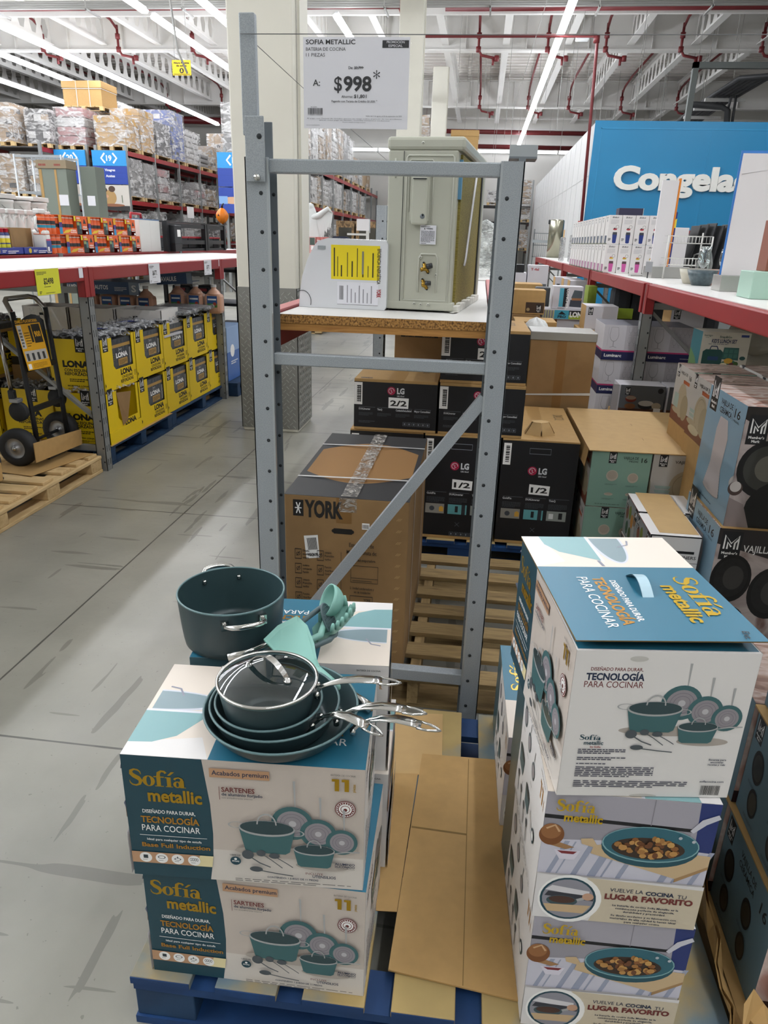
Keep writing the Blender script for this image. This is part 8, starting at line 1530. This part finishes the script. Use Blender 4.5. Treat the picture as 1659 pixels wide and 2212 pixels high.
# ================================================================ DISPLAY TABLE BEYOND THE COLUMN
t = thing('display_table', 'white display table with seasonal goods beyond the near column', 'table', (-3.2, 11.6, 0)); MB().box(0, 2.75, 0, 2.0, 1.36, 1.39, 'board_white').build('table_top', t)
for x in (.02, 2.66): MB().box(x, x + .07, .05, .12, 0, 1.359, 'frame_grey').build('leg', t); MB().box(x, x + .07, 1.88, 1.95, 0, 1.359, 'frame_grey').build('leg', t)
mat('ghost_white', 'd2d4d2', .8); ZG = 1.391
t = thing('ghost_decoration', 'white ragged ghost decoration with draped arms beside the near column', 'decoration', (-2.72, 11.95, ZG)); mb = MB()
def gh(u, v):
    a = 2 * PI * u; r = (.05 + .17 * v ** .7) * (1 + .12 * math.sin(7 * a) * v); return (r * math.cos(a), r * .7 * math.sin(a), .70 - .70 * v ** 1.05 + .02 * math.sin(9 * a) * v)
mb.grid(40, 14, gh, 'ghost_white'); mb.lathe([(0, .74), (.05, .72), (.065, .68), (.05, .62)], 'ghost_white', 20, (0, 0, 0)); mb.build('body', t)
mb = MB(); rnd = random.Random(7)
for i in range(24):
    f = i / 23; x = .08 + f * .28; zt = .48 + .18 * f - .25 * max(0, f - .75) ** 1 ; L = .18 + .34 * (1 - f) + rnd.uniform(-.05, .05); mb.add([(x - .012, -.05, zt), (x + .016, -.05, zt + .012), (x + .012 - .02, -.06, max(.01, zt - L)), (x - .004 - .02, -.055, max(.01, zt - L * .9))], [(0, 1, 2, 3)], 'ghost_white')
mb.tube([(.02, -.04, .52), (.16, -.05, .56), (.30, -.05, .66), (.36, -.05, .60)], [.04, .05, .035, .012], 'ghost_white', 10); mb.build('draped_arm', t)
ramp_mat('tartan', [(.4, '6b5438'), (.5, '9c7d54'), (.6, '5a462e')], scale=12, rough=.6)
for i, (x, w) in enumerate(((-2.39, .30), (-2.06, .39))):
    t = thing('patterned_box', '%s dark olive storage box with tan plaid border behind the chairs' % ('left', 'right')[i], 'box', (x, 12.4, ZG), group='dark plaid-edged boxes'); mb = MB(); mb.box(0, w, 0, .3, 0, .50, 'tartan', .003); P = Panel(mb, (0, 0, 0), (1, 0, 0), (0, 0, 1), w, .50, .001); P.rect(.14, 0, .86, .80, ink('3d3a30'))
    for k in range(5): P.line([(k * .22, .80), (k * .22 + .11, 1), (k * .22 + .22, .80)], .006, ink('3a2e1e'))
    mb.build('box_body', t)
mat('chair_navy', '222c42', .7); mat('chair_olive', '3a3832', .7)
for i, (x, m, lb) in enumerate(((-2.38, 'chair_navy', 'navy upholstered chair back beyond the indoor unit'), (-2.10, 'chair_olive', 'dark olive upholstered chair back right of the navy one'))):
    t = thing('folding_chair', lb, 'chair', (x, 12.02 + i * .1, ZG)); w = .30 - .04 * i; h = .26 - i * .05
    MB().prism([(0, 0), (w, 0), (w, h * .7), (w - .03, h * .93), (w - .09, h), (.02, h), (0, h * .9)], 0, .05, m, 'xz').build('backrest', t); MB().box(.02, w - .02, .05, .30, .0, .05, m, .015).build('seat', t)
t = thing('sign_stand', 'pale metal stand with blank white sheet in front of the plaid boxes', 'sign', (-1.80, 11.8, ZG)); MB().box(0, .045, 0, .03, 0, .52, 'wire_white').build('post', t); MB().box(-.30, 0, 0, .03, .28, .31, 'wire_white').build('arm', t); MB().box(-.15, .05, -.008, -.002, .35, .52, 'paper_white').build('sheet', t); MB().box(.05, .06, -.002, .03, .32, .52, 'steel_edge').build('side_plate', t)
mb0 = MB(); mb0.box(0, .055, 0, .12, 0, .24, ink('c4706a'), .002); P = Panel(mb0, (0, 0, 0), (1, 0, 0), (0, 0, 1), .055, .24)
for i in range(4):
    for j in range(2): P.ell(.3 + j * .4, .2 + i * .2, .15, None, W_)
mb1 = MB(); mb1.box(0, .10, 0, .12, 0, .24, ink('d8a8a4'), .002); P = Panel(mb1, (0, 0, 0), (1, 0, 0), (0, 0, 1), .10, .24); P.rect(.1, .5, .9, .95, ink('4a5a52')); P.rect(.3, .2, .7, .45, W_); P.rect(.0, 0, .06, 1, ink('a02a32'))
mr0, mr1 = mb0.mesh('gift_pack'), mb1.mesh('gift_pack')
for i in range(4): mbox(mr0 if i else mr1, 'gift_pack', ['pale pink gift pack with a dark picture, left of the rosy packs', 'rosy dotted gift pack, left of three', 'rosy dotted gift pack, middle of three', 'rosy dotted gift pack, right of three'][i], 'pack', (-2.68 + (.0 if not i else .055 + i * .06), 11.68, ZG), 0, 'pink gift packs')
tag(MB().box(0, .09, 0, .12, 0, .24, ink('cf9c98'), .002).build('gift_pack', None, (-2.80, 11.68, ZG)), 'pale pink lined gift pack next to the near column', 'pack', 'pink gift packs')
bag('cloth_bundle', 'small cream cloth bundle beside the rosy packs', (-2.33, 11.74, ZG), .10, .06, .09, 'ghost_white', 5, 'cloth')
t = thing('white_box', 'small white box with black lettering at the left edge of the outdoor unit', 'box', (-1.66, 11.9, ZG)); mb = MB(); mb.box(0, .12, 0, .12, 0, .30, 'paper_white', .002).box(-.002, .122, -.002, .122, .301, .32, 'goods_black'); P = Panel(mb, (0, 0, 0), (1, 0, 0), (0, 0, 1), .12, .3); P.text('HOME', .5, .3, .06, BK, None, .03, rot=PI / 2); mb.build('body', t)
put_load('blue-bagged goods on a wooden pallet far down the left aisle', (-3.55, 12.9, .002), .8, .9, .55, Bl, 'sacks', False, 2); block_pallet('blue pallet standing far down the left aisle behind the tread-plate guard', (-3.05, 16.2, 0), 0, 1.4, 1.0, 'pallet_blue_bright', 'pallet_blue_bright', 'pallet_blue_bright', 6, group=None)
